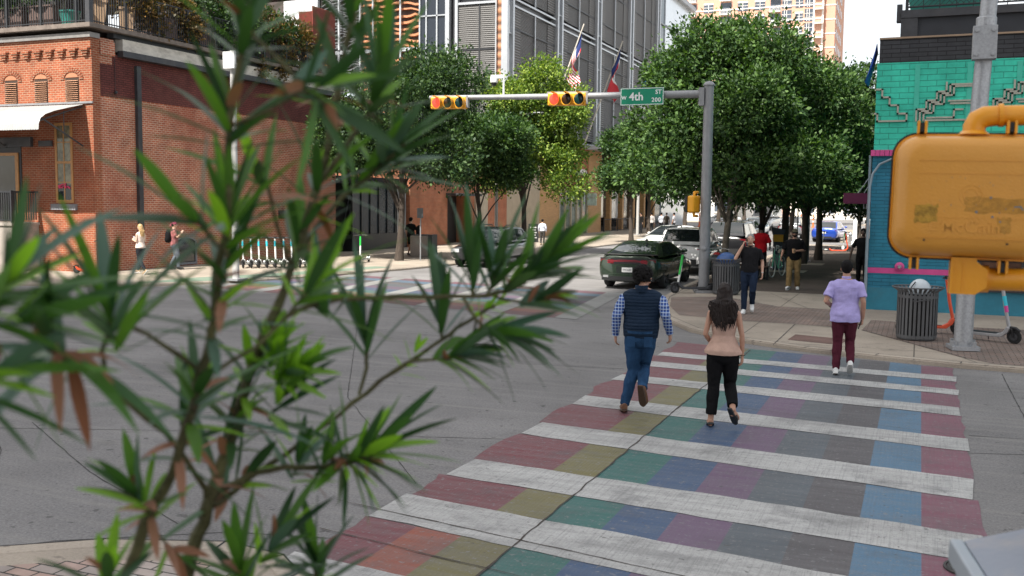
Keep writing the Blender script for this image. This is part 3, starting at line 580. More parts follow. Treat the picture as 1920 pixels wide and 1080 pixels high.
# south face
q = MB(); q.box(-29.1, X0 - .8, 61.35, 61.5, 7.2, 15.6, 0); q.box(-29.1, X0 - .8, 61.35, 61.5, 16.2, 34, 0)
for z in (9.8, 12.6, 18.5): q.box(-29.1, X0 - .8, 61.3, 61.36, z, z + .1, 1)
q.box(-27.6, -27.5, 61.31, 61.35, 7.2, 34, 1); q.build('louvre_panel', [louvre_mat('south_louvres', (.12, .115, .11), 2.4), M_dark], ob)
q = MB(); q.box(X0 - .8, X0 - .3, 61.4, 61.5, 7, 34); q.build('terracotta_strip', louvre_mat('terracotta_strip_slats', (.55, .26, .14), .55, 'Z', 2.5), ob)
q = MB(); q.box(-29.3, -29.1, 61.2, 61.5, 7, 36); q.box(-30.0, -29.7, 61.15, 61.5, 7, 36); q.box(-29.1, X0 - .8, 61.25, 61.5, 15.6, 15.75); q.box(X0 - .86, X0 - .78, 61.2, 61.4, 7, 36); q.build('fin', M_mull, ob)
q = MB(); q.box(-32.0, -30.0, 61.4, 61.6, 7, 36); q.build('dark_glazing', mat('navy_glazing', (.02, .025, .035), .08), ob)
q = MB()
for x in (-32, -31.5, -30.7): q.box(x - .05, x + .05, 61.3, 61.4, 7, 36)
for z in (15.0,): q.box(-32, -30, 61.3, 61.39, z, z + .08)
q.build('mullions', M_mull, ob)
# podium
def pod(name, y0, y1, z0, z1, m, dx=0.0, dd=.3): q = MB(); q.box(X0 - dd, X0 + dx, y0, y1, z0, z1); return q.build(name, m, ob)
pod('stone_wall', 61.42, 67.6, 0, 6.9, M_tan); pod('timber_wall', 67.6, 71.9, 0, 6.9, M_timber, -.05); pod('timber_pier', 78.9, 82.5, 0, 6.9, M_timber, .03)
pod('shop_back', 72, 78.8, 0, 3.6, mat('shop_interior', (.06, .05, .04), .8), -2.2); pod('brick_spandrel', 71.9, 78.9, 4.0, 6.9, mat('rust_spandrel', (.30, .10, .045), .8, 0, .15, 2))
for k in range(5):
    q = MB(); q.quad((X0 - .1, 72 + k * 1.38, .12), (X0 - .1, 73.3 + k * 1.38, .12), (X0 - .1, 73.3 + k * 1.38, 3.5), (X0 - .1, 72 + k * 1.38, 3.5)); q.build('shop_window', mat('green_shop_glass', (.13, .16, .14), .06, 0, .5, .8), ob)
q = MB()
for k in range(6): q.box(X0 - .15, X0 + .02, 71.95 + k * 1.38 - .05, 71.95 + k * 1.38 + .05, .1, 3.6)
q.box(X0 - .15, X0 + .02, 71.9, 78.9, 3.5, 3.62); q.build('shop_frame', mat('cream_shop_frame', (.5, .42, .3), .6), ob)
q = MB()
for k in range(6): q.box(X0 - .06, X0 + .05, 71.9, 78.9, 3.66 + k * .11, 3.71 + k * .11)
q.build('slatted_valance', mat('rust_slats', (.20, .07, .035), .7), ob)
sg = MB(); sg.box(X0 + .0, X0 + .06, 75.4, 78.6, 4.75, 5.1, 1)
put_text(sg, 'LAMINO', .66, (X0 + .1, 76.9, 5.0), (0, 1, 0), (0, 0, 1), 0, depth=.02, bold=.012)
put_text(sg, 'AN BBQ INSPIRED', .30, (X0 + .09, 76.9, 4.42), (0, 1, 0), (0, 0, 1), 0, depth=.012, bold=.008)
sg.build('shop_lettering', [mat('white_sign_letters', (.75, .74, .70), .6), M_char], ob)
q = MB(); q.box(X0 + .05, X0 + .85, 78.55, 78.62, 2.35, 3.35); q.build('hanging_sign', mat('pale_green_sign', (.45, .55, .48), .5, 0, .25, 6), ob)
q = MB()
put_text(q, 'OPEN', .2, (X0 + .45, 78.54, 3.0), (1, 0, 0), (0, 0, 1), 0, depth=.004); put_text(q, 'DAILY', .2, (X0 + .45, 78.54, 2.7), (1, 0, 0), (0, 0, 1), 0, depth=.004) if False else None
q.v and q.build('sign_mark', M_tan, ob)
q = MB(); q.box(X0 - .08, X0 - .05, 72.25, 72.7, 2.9, 3.15); q.build('neon_sign', mat('neon_pink', (.7, .2, .3), .5, emit=(.9, .25, .45, .8)), ob)
q = MB(); q.box(-34, -31, 82.5, 101, 0, 6.8); q.box(-31, X0 - .4, 82.5, 101, 4.1, 6.8); q.box(-31, -30.8, 82.5, 101, 0, 4.1); q.build('patio_recess', mat('patio_dark', (.03, .026, .022), .9), ob)
for k in range(5): pod('timber_column', 85.2 + k * 3.9, 85.75 + k * 3.9, 0, 6.9, M_timber, .02, .5)
for (ya, yb, zb, zt, mm) in ((83.3, 85.0, 1.3, 3.9, M_glass_warm), (86.2, 88.8, 1.2, 4.0, mat('bright_patio_glass', (.42, .43, .42), .15, 0, .6, 1.4)), (90, 92.6, .2, 4.0, M_glass)):
    q = MB(); q.quad((X0 - .3, ya, zb), (X0 - .3, yb, zb), (X0 - .3, yb, zt), (X0 - .3, ya, zt)); q.build('patio_window', mm, ob)
q = MB(); rail(q, (X0 + .3, 82.6), (X0 + .3, 100), KH, 1.15, .3); q.build('patio_railing', M_dark, ob)
q = MB(); q.box(X0 - .3, X0 + 1.1, 78, 103, 6.9, 7.2); q.build('balcony_slab', mat('balcony_grey', (.42, .43, .44), .6), ob)
q = MB(); rail(q, (X0 + 1.0, 78), (X0 + 1.0, 103), 7.2, 8.3, .9); q.build('balcony_railing', M_mull, ob)
# terracotta and grey screens west of the block
tb = thing('terracotta_screen_building', 'block behind with wavy terracotta fins and grey rippled screens', 'building', (0, 0, 0))
q = MB(); q.box(-60, -32.1, 63.2, 90, 0, 36); q.build('wall', mat('screen_backing', (.06, .045, .04), .6), tb)
def fins(x0, x1, z0, z1, y, step, m, nm, amp):
    q = MB(); z = z0; k = 0
    while z < z1:
        n = 16; P = [(x0 + (x1 - x0) * i / n, z + amp * math.sin(i * .7 + k * .9 + 2 * noise.noise(Vector((i * .3, k * .4, 0))))) for i in range(n + 1)]; th = step * (.34 + .22 * noise.noise(Vector((k * .5, 3, 0))))
        for (xa, za), (xb, zb) in zip(P[:-1], P[1:]): q.add([(xa, y, za), (xb, y, zb), (xb, y, zb + th), (xa, y, za + th), (xa, y + .25, za), (xb, y + .25, zb), (xb, y + .25, zb + th), (xa, y + .25, za + th)], [(0, 1, 2, 3), (0, 4, 5, 1), (3, 2, 6, 7)])
        z += step; k += 1
    q.build(nm, m, tb)
fins(-37.4, -32.2, 7, 24, 62.9, .42, mat('terracotta_fins', (.50, .215, .105), .75, 0, .15, 2), 'terracotta_screen', .10)
fins(-40.9, -37.5, 7, 24, 63.0, .2, mat('grey_fins', (.17, .175, .18), .5, .3, .1, 2), 'grey_screen', .14)
q = MB()
for x in (-41, -39.2, -37.45, -36.4, -34.2, -32.2): q.box(x - .06, x + .06, 62.6, 62.75, 5, 26)
q.box(-41, -32.2, 62.62, 62.8, 13.0, 13.25); q.build('mast', M_mull, tb)
q = MB(); q.box(-44, -41.1, 62.8, 63.1, 4, 26); q.build('white_panel', mat('white_panel', (.66, .68, .70), .4), tb)
q = MB(); q.box(-41, -36, 60, 62.5, 9.6, 9.9); q.box(-40.8, -39.6, 60.5, 62, 7.0, 9.6); q.build('glass_canopy', mat('pale_canopy', (.42, .48, .52), .3), tb)
# pale glass building at the end of the block
pg = thing('pale_glass_building', 'pale reflective glass block with a dark blue corner strip left of the big tree', 'building', (0, 0, 0))
q = MB(); q.box(-50, X0 - .1, 101.7, 104.2, 0, 30); q.build('dark_strip', mat('petrol_glass', (.015, .035, .05), .1), pg)
q = MB(); q.box(-50, X0, 104.2, 116, 0, 24.6); q.build('wall', mat('pale_mirror_glass', (.70, .74, .78), .18, .25, .05, .4), pg)
q = MB()
for z in (13, 16.6, 17.4, 21): q.box(X0, X0 + .12, 104.2, 116, z, z + .16); q.box(X0 - .1, X0 + .03, 101.7, 104.2, z, z + .14)
q.build('band', mat('grey_band', (.30, .32, .34), .5, .3), pg)
q = MB(); q.box(-50, X0 + .5, 103.9, 116.6, 24.6, 25.1); q.build('roof', mat('grey_roof_edge', (.40, .41, .43), .5), pg)

# ---- pink high-rise far behind the trees
hr = thing('brick_high_rise', 'tall pink brick apartment tower with balconies far behind the trees', 'building', (0, 0, 0))
M_pink = mat('pink_brick', (.52, .30, .215), .9, 0, .06, .3); M_wht = mat('white_stone_trim', (.72, .69, .65), .8)
YH = 225
q = MB(); q.box(-60, -20.9, YH, YH + 24, 0, 75); q.box(-20.9, -18.6, YH + 1.5, YH + 26, 0, 75); q.build('wall', M_pink, hr)
q = MB()
for k in range(13):
    z = 24.2 + k * 2.98; q.box(-60, -20.8, YH - .12, YH, z, z + .22); q.box(-20.9, -18.45, YH + 1.4, YH + 1.5, z, z + .22)
q.build('floor_band', M_wht, hr)
q = MB(); q.box(-23.0, -22.7, YH - .3, YH, 0, 75); q.box(-21.2, -20.85, YH - .14, YH + .1, 0, 75); q.build('corner_trim', M_wht, hr)
cols = [(-48.6, 1.2, 'w'), (-44.9, 2.0, 'w'), (-40.7, 2.6, 'b'), (-37.0, 2.2, 'w'), (-32.9, 2.2, 'w'), (-29.2, 2.5, 'b'), (-26.6, 2.0, 't'), (-23.9, 1.5, 'w')]
cols2 = [(-48.9, 1.6, 'b'), (-45.4, 2.1, 'w'), (-41.6, 2.4, 'b'), (-37.9, 2.2, 'w'), (-34.2, 2.2, 'w'), (-30.9, 2.2, 'b'), (-28.5, 2.0, 't'), (-25.9, 1.6, 'w'), (-23.8, 1.9, 't')]
M_hg = mat('tower_glass', (.07, .085, .11), .12, 0, .4, .8)
for k in range(9):
    z = 29.8 + k * 2.98
    for (x, w, kd) in cols2:
        if kd == 'b':
            q = MB(); q.box(x - w / 2, x + w / 2, YH - .06, YH - .01, z - .5, z + 2.0); wd = q.build('balcony_window', M_hg, hr)
            q = MB(); q.box(x - w / 2, x + w / 2, YH - 1.0, YH - .07, z - .7, z - .52); 
            for i in range(9): q.box(x - w / 2 + i * w / 8 - .03, x - w / 2 + i * w / 8 + .03, YH - 1.0, YH - .95, z - .52, z + .4)
            q.box(x - w / 2, x + w / 2, YH - 1.02, YH - .94, z + .4, z + .5); q.build('balcony', M_wht, wd)
        else:
            h = 2.6 if kd == 't' else 1.75
            q = MB(); q.box(x - w / 2, x + w / 2, YH - .06, YH - .01, z, z + h); wd = q.build('window', M_hg, hr)
            q = MB(); q.box(x - .05, x + .05, YH - .12, YH - .07, z, z + h); q.box(x - w / 2, x + w / 2, YH - .12, YH - .07, z + h * .62, z + h * .62 + .08)
            if kd == 'w': q.box(x - w / 2, x + w / 2, YH - .13, YH - .02, z + h, z + h + .3)
            else: q.box(x - w / 4 - .05, x - w / 4 + .05, YH - .12, YH - .07, z, z + h); q.box(x - w / 2, x + w / 2, YH - .12, YH - .07, z + h * .3, z + h * .3 + .08)
            q.build('frame', M_wht, wd)
    for yy in (YH + 4, YH + 8, YH + 12, YH + 16): q = MB(); q.box(-18.6, -18.55, yy, yy + 1.6, z, z + 1.7); q.build('window', M_hg, hr)
q = MB(); q.box(-23.0, -20.95, YH - 1.0, YH, 27, 27.2)
for k in range(10): q.box(-22.7, -20.9, YH - 1.0, YH - .1, 29.1 + k * 2.98, 29.3 + k * 2.98)
q.build('corner_balcony', M_wht, hr)

# ---- turquoise painted building on the right
tl = thing('turquoise_building', 'blue and turquoise painted brick building with stepped mouldings and a roof deck', 'building', (0, 0, 0))
M_turq = brick_mat('turquoise_painted_brick', (.05, .56, .40), (.045, .52, .38), (.035, .33, .245), .40, .135, .008, .9, None, .55, soft=.3)
M_blue = brick_mat('blue_painted_brick', (.028, .175, .265), (.025, .16, .25), (.018, .11, .17), .40, .085, .007, .8, (.02, .21, .28, .35), .5, soft=.3)
M_black = brick_mat('black_painted_brick', (.052, .054, .060), (.043, .045, .05), (.018, .018, .02), .40, .10, .008, .9, None, .7)
M_mag = mat('magenta_paint', (.55, .065, .24), .6, 0, .1, 5, .15)
q = MB(); q.box(-1.12, 30, 25.6, 62, 0, 3.80); q.build('lower_wall', M_blue, tl)
q = MB(); q.box(-1.10, 30, 25.57, 62, 3.90, 5.97); q.build('upper_wall', M_turq, tl)
q = MB(); q.box(-1.06, 30, 25.59, 62, 5.97, 6.52); q.build('parapet', M_black, tl)
q = MB(); q.box(-1.07, 30, 25.55, 26.0, 6.52, 6.56); q.build('parapet_flashing', mat('copper_flashing', (.30, .21, .14), .6), tl)
q = MB()
for k in range(90): q.box(-1.16 + k * .105, -1.065 + k * .105, 25.5, 25.6, 3.78, 3.92)
q.build('sill_course', M_mag, tl)
q = MB(); q.box(-1.125, 1.32, 25.592, 25.7, .97, 1.10); q.build('stripe', M_mag, tl)
q = MB(); q.box(-1.13, 30, 25.585, 25.7, 0, .62); q.build('plinth', mat('blue_plinth', (.022, .175, .25), .55, 0, .12, 4, .1, 20, dirt=(.1, .09, .08, .3)), tl)
q = MB(); q.lathe([(.001, 0), (.11, 0), (.11, -.02), (.07, -.05), (.001, -.05)], (-.41, 25.57, 1.14), 16, axis='y', cap=False); pl_ = q.build('wall_anchor', M_mag, tl)
q = MB(); q.lathe([(.001, -.16), (.03, -.16), (.045, -.10), (.05, -.05)], (-.41, 25.57, 1.14), 6, axis='y', cap=False); q.build('bolt', M_galv, pl_)
q = MB(); q.tube([(-1.15, 25.5, .3), (-1.15, 25.5, 3.05), (-1.1, 25.5, 3.35), (-.95, 25.5, 3.58), (-.7, 25.5, 3.7), (-.4, 25.5, 3.72)], .028, 8); q.tube([(-1.17, 25.6, .1), (-1.17, 25.6, 3.8)], .03, 6); q.build('conduit', mat('painted_conduit', (.22, .28, .32), .5, .3), tl)
for x in (-.2, .92, 1.95, 3.1): q = MB(); q.box(x - .055, x + .055, 25.55, 25.6, 3.95, 5.9); q.build('pilaster_strip', mat('turquoise_strip', (.05, .46, .34), .55, 0, .08, 6, .2), tl)
M_mould = mat('pinkish_grey_moulding', (.36, .36, .30), .7, 0, .15, 12)
ml = MB()
def mould(pts, w=.04):
    for (xa, za), (xb, zb) in zip(pts[:-1], pts[1:]): ml.box(min(xa, xb) - w / 2, max(xa, xb) + w / 2, 25.515, 25.571, min(za, zb) - w / 2, max(za, zb) + w / 2)
mould([(-1.09, 5.35), (-.96, 5.35), (-.96, 5.16), (-.79, 5.16), (-.79, 4.97), (-.60, 4.97), (-.60, 4.77), (-.40, 4.77), (-.40, 4.60), (-1.05, 4.60), (-1.05, 4.78), (-1.11, 4.78)])
for ox, top in ((0, 1), (1.42, 1)):
    for o in (0, .08, .16):
        mould([(-.19 + o + ox, 4.60), (-.19 + o + ox, 4.86 - o * .55), (.02 + o + ox, 4.86 - o * .55), (.02 + o + ox, 5.06 - o * .55), (.24 + o + ox, 5.06 - o * .55), (.24 + o + ox, 5.26 - o * .55), (.44 + o + ox, 5.26 - o * .55), (.44 + o + ox, 5.46 - o * .55)] + ([(1.3 + ox, 5.46 - o * .55)] if o else []))
    mould([(0 + ox, 4.60), (.85 + ox, 4.60)]); mould([(.05 + ox, 4.66), (.62 + ox, 4.66), (.62 + ox, 4.84), (.80 + ox, 4.84)]); mould([(.5 + ox, 5.04), (1.25 + ox, 5.04)]); mould([(.55 + ox, 4.98), (1.25 + ox, 4.98)])
ml.build('stepped_moulding', M_mould, tl)
q = MB(); q.box(1.34, 4.6, 25.56, 25.62, .75, 2.0); w_ = q.build('shop_window', mat('brown_reflecting_glass', (.075, .035, .022), .05, 0, .9, 1.5), tl)
q = MB(); q.box(1.3, 4.7, 25.5, 25.6, .62, .76); q.box(1.3, 1.36, 25.52, 25.6, .76, 2.05); q.box(2.2, 2.26, 25.52, 25.56, .76, 2.05); q.box(1.36, 4.6, 25.52, 25.56, 2.0, 2.06); q.build('frame', M_dark, w_)
# roof deck
q = MB(); q.box(-.55, 30, 25.8, 40, 6.56, 7.02); q.build('deck_wall', mat('navy_black_cladding', (.022, .025, .032), .6, 0, .2, 2), tl)
q = MB(); q.box(-.62, -.25, 25.72, 26.1, 6.56, 7.02); q.box(-.62, 30, 25.7, 26, 7.02, 7.2); q.box(-.72, -.6, 25.75, 26.0, 6.95, 7.35); q.build('deck_beam', M_char, tl)
q = MB(); rail(q, (-.5, 25.8), (12, 25.8), 7.2, 8.4, .35)
for k in range(60):
    for s in (1, -1): q.tube([(-.5 + k * .12, 25.8, 7.3 if s > 0 else 8.3), (-.5 + k * .12 + 1.0, 25.8, 8.3 if s > 0 else 7.3)], .006, 4, cap=False)
q.build('deck_fence', M_dark, tl)
cn = MB(); cn.box(-1.98, -1.12, 28.9, 30.6, 2.64, 2.93); cn_o = cn.build('side_canopy', mat('plum_canopy', (.12, .010, .05), .6, 0, .1, 4), tl)
q = MB(); q.tube([(-1.6, 29, 2.93), (-1.12, 29, 3.7)], .012, 5); q.tube([(-1.45, 29, 2.93), (-1.12, 29, 3.5)], .012, 5); q.tube([(-1.45, 29.2, 2.64), (-1.45, 29.2, 2.5)], .02, 5); q.tube([(-1.38, 29.2, 2.64), (-1.38, 29.2, 2.5)], .02, 5); q.build('hanger_wire', M_galv, cn_o)

# ---- far low buildings that close the street
M_fw = mat('white_render', (.74, .73, .70), .8, 0, .05, .6)
def low(lab, x0, x1, y0, y1, h, m, wins):
    o = thing('low_building', lab, 'building', (0, 0, 0), 0, 'low buildings closing the street'); q = MB(); q.box(x0, x1, y0, y1, 0, h); q.build('wall', m, o)
    q = MB(); q.box(x0 - .3, x1 + .3, y0 - .3, y1 + .3, h, h + .3); q.build('roof', mat('grey_parapet', (.45, .45, .45), .8), o)
    for (a, b, c, d) in wins: q = MB(); q.box(a, b, y0 - .06, y0 - .01, c, d); wq = q.build('window', M_hg, o); q = MB(); q.box((a + b) / 2 - .06, (a + b) / 2 + .06, y0 - .1, y0 - .065, c, d); q.box(a - .1, b + .1, y0 - .16, y0 - .065, c - .15, c); q.build('frame', M_wht, wq)
low('long white low building with a row of dark windows far up the street', -62, -24.5, 150, 165, 7.5, M_fw, [(-58 + k * 4.2, -56 + k * 4.2, 1.4, 3.4) for k in range(8)])
low('cream low building with wide openings behind the white van', -22, 8, 188, 200, 9, mat('cream_render', (.72, .68, .6), .8), [(-20 + k * 3.6, -18 + k * 3.6, 1, 3.6) for k in range(7)])
low('pale grey garage wall behind the blue car', -3, 40, 96, 106, 5.2, mat('pale_garage', (.70, .69, .66), .8), [(2 + k * 5, 4.6 + k * 5, 1, 3) for k in range(4)])

# ---- unseen tower added behind the viewpoint, its heights set to shade the crossing
ot = thing('shade_tower', 'tall grey tower added out of view to shade the crossing', 'building', (0, 0, 0))
q = MB(); q.box(-54, -29.5, -90, -70, 0, SHADE_TOWER_L); q.box(-29.5, 13, -90, -70, 0, SHADE_TOWER_R); q.build('wall', mat('tower_grey', (.35, .34, .33), .8), ot)
q = MB()
for k in range(26): q.box(-53.5, 12.5, -70.0, -69.9, 4 + k * 3.6, 5.9 + k * 3.6)
q.build('window_bands', M_hg, ot)
# ================================================================ TREES
def leaf_mat(name, dark, light, tr=.24):
    m = bpy.data.materials.new(name); m.use_nodes = True; t = m.node_tree; b = t.nodes['Principled BSDF']; N = t.nodes.new; L = t.links.new
    g = N('ShaderNodeNewGeometry'); r = N('ShaderNodeValToRGB'); r.color_ramp.elements[0].color = dark + (1,); r.color_ramp.elements[1].color = light + (1,)
    e = r.color_ramp.elements.new(.55); e.color = tuple((a * .75 + c * .25) for a, c in zip(dark, light)) + (1,)
    L(g.outputs['Random Per Island'], r.inputs[0]); L(r.outputs[0], b.inputs['Base Color']); b.inputs['Roughness'].default_value = .55; b.inputs['Specular IOR Level'].default_value = .28
    tl_ = N('ShaderNodeBsdfTranslucent'); x = N('ShaderNodeMixRGB'); x.blend_type = 'MULTIPLY'; x.inputs[0].default_value = 1; x.inputs[2].default_value = (1.5, 1.7, .55, 1); L(r.outputs[0], x.inputs[1]); L(x.outputs[0], tl_.inputs[0])
    ms = N('ShaderNodeMixShader'); ms.inputs[0].default_value = tr; L(b.outputs[0], ms.inputs[1]); L(tl_.outputs[0], ms.inputs[2]); L(ms.outputs[0], t.nodes['Material Output'].inputs[0]); return m
M_leafA = leaf_mat('oak_leaves', (.014, .042, .012), (.125, .215, .06)); M_leafB = leaf_mat('yellow_green_leaves', (.05, .11, .018), (.32, .40, .07)); M_leafC = leaf_mat('deep_green_leaves', (.012, .034, .013), (.085, .145, .045))
M_leafD = leaf_mat('dry_brown_leaves', (.05, .05, .02), (.26, .14, .045)); M_leafE = leaf_mat('mid_green_leaves', (.015, .045, .014), (.105, .18, .05))
M_bark = mat('bark', (.060, .046, .036), .95, 0, .35, 7, .8, 28, stretch=(3, 3, .6)); M_bark2 = mat('lichen_bark', (.16, .135, .105), .95, 0, .4, 5, .8, 24, dirt=(.06, .05, .04, .7), dscale=3)
def leaf_mesh(name, m, blobs, n_cl, per, size, seed, cr=.38, gap=.0, aspect=.30):
    g = np.random.default_rng(seed); B = np.array(blobs, float)
    wts = (B[:, 3] * B[:, 4] + B[:, 4] * B[:, 5] + B[:, 3] * B[:, 5]); wts /= wts.sum()
    bi = g.choice(len(B), n_cl, p=wts); d = g.normal(size=(n_cl, 3)); d /= np.linalg.norm(d, axis=1)[:, None]
    rr = np.where(g.random(n_cl) < .72, .80 + .28 * g.random(n_cl), .25 + .6 * g.random(n_cl))
    c = B[bi, :3] + d * B[bi, 3:6] * rr[:, None]
    crs = cr * .82 * (.5 + .95 * g.random(n_cl))
    nl = n_cl * per; ci = np.repeat(np.arange(n_cl), per)
    o = g.normal(size=(nl, 3)) * .55; p = c[ci] + o * crs[ci][:, None]
    out = d[ci] * .6 + o * .5 + np.array([0, 0, .25]) + g.normal(size=(nl, 3)) * .55
    ax = out / np.linalg.norm(out, axis=1)[:, None]
    nn = g.normal(size=(nl, 3)) * .8 + np.array([0, 0, .9]) + d[ci] * .5; nn -= ax * (nn * ax).sum(1)[:, None]; nn /= np.linalg.norm(nn, axis=1)[:, None]
    sd_ = np.cross(ax, nn); ln = size * (.6 + .8 * g.random(nl))[:, None]; wd = ln * aspect
    bend = nn * ln * .12
    V = np.stack([p, p + ax * ln * .45 + sd_ * wd + bend, p + ax * ln - bend, p + ax * ln * .45 - sd_ * wd + bend], 1).reshape(-1, 3)
    me = bpy.data.meshes.new(name); me.vertices.add(nl * 4); me.vertices.foreach_set('co', V.ravel().astype(np.float32))
    me.loops.add(nl * 4); me.loops.foreach_set('vertex_index', np.arange(nl * 4, dtype=np.int32)); me.polygons.add(nl)
    me.polygons.foreach_set('loop_start', np.arange(0, nl * 4, 4, dtype=np.int32)); me.materials.append(m); me.update(calc_edges=True); me.validate(); return me
def tree(label, x, y, h, blobs, trunk_r, leaf, n_cl, per, size, seed, group, bark=None, lean=(0, 0), fork=.42, cr=.38, cat='tree', z=None, nm='street_tree'):
    t = thing(nm, label, cat, (x, y, KH if z is None else z), 0, group); g = random.Random(seed); m = MB()
    top = Vector((lean[0], lean[1], h * .82)); pts = []
    for i in range(9):
        f = i / 8; pts.append(Vector((lean[0] * f + .10 * math.sin(f * 5 + seed) * (f > 0), lean[1] * f + .08 * math.cos(f * 4 + seed) * (f > 0), h * .82 * f)))
    m.tube(pts, [trunk_r * (1.35 if i == 0 else (1 - .09 * i)) for i in range(9)], 10)
    for b in blobs[::2]:
        for _ in range(1):
            f = fork * (.75 + .5 * g.random()); s = pts[min(8, int(f * 8))]; e = Vector(b[:3]) + Vector((g.uniform(-1, 1) * b[3], g.uniform(-1, 1) * b[4], g.uniform(-.3, .9) * b[5])) * .7
            if e.z < s.z: e.z = s.z + .3
            mid = s.lerp(e, .5) + Vector((g.uniform(-.2, .2), g.uniform(-.2, .2), .25)); r0 = trunk_r * .36
            m.tube([s, s.lerp(mid, .5) + Vector((0, 0, .08)), mid, e], [r0, r0 * .75, r0 * .5, r0 * .15], 6)
    m.build('trunk', bark or M_bark, t, smooth=True)
    link('crown', leaf_mesh('crown', leaf, blobs, n_cl, per, size, seed, cr), t); return t
GR, GL = 'trees along the right-hand pavement', 'trees along the left-hand pavement'
def lumps(cx, cy, cz, rx, ry, rz, n, seed, s=.45):
    g = random.Random(seed); L_ = [(cx, cy, cz, rx * .72, ry * .72, rz * .72)]
    for k in range(n):
        a = g.uniform(0, 6.28); e = g.uniform(-.75, 1.0); q = s * g.uniform(.7, 1.25); ce = math.sqrt(max(0, 1 - e * e))
        L_.append((cx + rx * .74 * math.cos(a) * ce, cy + ry * .74 * math.sin(a) * ce, cz + rz * .74 * e, rx * q, ry * q, rz * q * .85))
    return L_
# right side, nearest first
tree('largest leafy oak tree behind the signal pole, pale trunk beside the blue bag', -6.15, 34.6, 8.6, lumps(-.1, 1.2, 5.7, 3.25, 3.4, 3.4, 18, 3, .30) + [(-2.7, 1.0, 3.6, 1.3, 1.4, .95), (2.5, .2, 3.9, 1.3, 1.3, .9), (-3.2, 2, 5.3, 1.2, 1.2, 1.1), (1.2, -.8, 3.5, 1.4, 1.2, .9), (0, 2.2, 3.4, 1.6, 1.4, .9), (-1.4, -.6, 3.7, 1.2, 1.1, .8)], .135, M_leafA, 2450, 30, 0.148, 11, GR, M_bark2, (.1, .5), .36)
tree('oak tree with a dark trunk behind the man in the red shirt', -5.6, 38.2, 7.4, lumps(.5, 1, 5.6, 2.8, 2.6, 2.5, 10, 5, .38) + [(1.3, -.4, 3.4, 1.2, 1.1, .8), (-1, .6, 3.5, 1.2, 1.2, .8)], .14, M_leafE, 1147, 26, 0.152, 12, GR, None, (.1, .4), .4)
tree('oak tree rising behind the parking pay station', -4.95, 39.6, 8.0, lumps(.6, .6, 5.6, 2.3, 2.4, 2.7, 10, 6, .38) + [(1.5, -.3, 3.3, 1.2, 1.1, .8), (-.9, .6, 3.3, 1.1, 1.2, .8)], .17, M_leafE, 1147, 26, 0.152, 13, GR, None, (.15, .4), .38)
tree('oak tree right behind the man with the cup', -4.6, 44.0, 8.4, lumps(.9, .8, 5.9, 2.6, 2.6, 3.0, 10, 7, .38) + [(1.6, -.3, 3.2, 1.2, 1.1, .8), (-.7, .4, 3.2, 1.2, 1.2, .8)], .17, M_leafC, 1147, 26, 0.160, 14, GR, None, (.15, .3), .38)
tree('dark oak tree closest to the turquoise building, beside the grey pole', -4.25, 47.4, 8.2, lumps(1.0, .8, 5.0, 2.4, 2.6, 2.7, 10, 8, .38) + [(2.2, .2, 2.9, 1.3, 1.4, .8), (.4, -.4, 3.2, 1.2, 1.2, .8)], .16, M_leafC, 1147, 26, 0.160, 15, GR, None, (.2, .3), .36)
tree('small oak tree over the far scooters', -3.2, 62, 6.5, lumps(.3, .2, 4.8, 2.6, 2.4, 2.0, 8, 9, .4), .14, M_leafE, 567, 24, 0.192, 16, GR)
tree('far oak tree beyond the black van-like car', -6.4, 56, 8.0, lumps(-.3, .2, 5.6, 3.0, 3.0, 2.6, 9, 10, .4), .15, M_leafA, 702, 24, 0.192, 17, GR)
# left side
tree('dark leafy oak tree in front of the glazed shopfront, trunk beside the lone scooter', -20.2, 36.9, 9.0, lumps(0, .3, 6.1, 3.6, 3.4, 3.0, 14, 21, .36) + [(-2.3, -.5, 4.6, 1.4, 1.3, 1.0), (2.4, -.4, 4.3, 1.3, 1.3, 1.0)], .155, M_leafC, 2025, 28, 0.148, 31, GL, None, (0, .1), .36)
tree('oak tree with a low dark crown behind the parked dark car', -19.3, 43.0, 6.8, lumps(.1, .2, 4.6, 2.6, 2.5, 2.0, 10, 22, .4), .12, M_leafE, 1215, 26, 0.148, 32, GL, None, (0, 0), .33)
tree('bright yellow-green oak tree beneath the traffic signal arm, sunlit top', -18.5, 46.6, 9.2, lumps(.4, .3, 7.2, 2.55, 2.55, 2.1, 12, 23, .38) + lumps(.5, .2, 4.9, 2.2, 2.2, 1.3, 7, 24, .42) + [(2.2, .2, 3.4, 1.1, 1.1, .7), (-1.3, .3, 3.7, 1, 1, .7)], .15, M_leafB, 1687, 28, 0.148, 33, GL, None, (.3, .1), .34)
tree('oak tree beside the restaurant lettering, left of the white sedan', -16.7, 60.6, 7.4, lumps(.3, .2, 5.2, 2.35, 2.5, 2.0, 10, 25, .4) + [(-1.3, 0, 3.8, .9, 1.0, .7)], .15, M_leafE, 1026, 24, 0.192, 34, GL, None, (.1, 0), .4)
tree('oak tree over the people outside the cafe', -18.2, 71, 7.8, lumps(.5, .2, 5.4, 2.7, 2.8, 2.1, 10, 26, .4), .16, M_leafE, 837, 24, 0.216, 35, GL)
tree('oak tree with a bare lower trunk between the cafe crowd and the signal pole', -18.2, 83, 9.4, lumps(.3, .2, 6.9, 3.6, 3.4, 2.8, 10, 27, .4), .2, M_leafA, 837, 24, 0.240, 36, GL)
tree('distant oak tree just left of the grey signal pole', -17.9, 96, 10, lumps(.3, .2, 7.2, 4.0, 3.6, 3.2, 10, 28, .4), .22, M_leafE, 756, 24, 0.272, 37, GL)
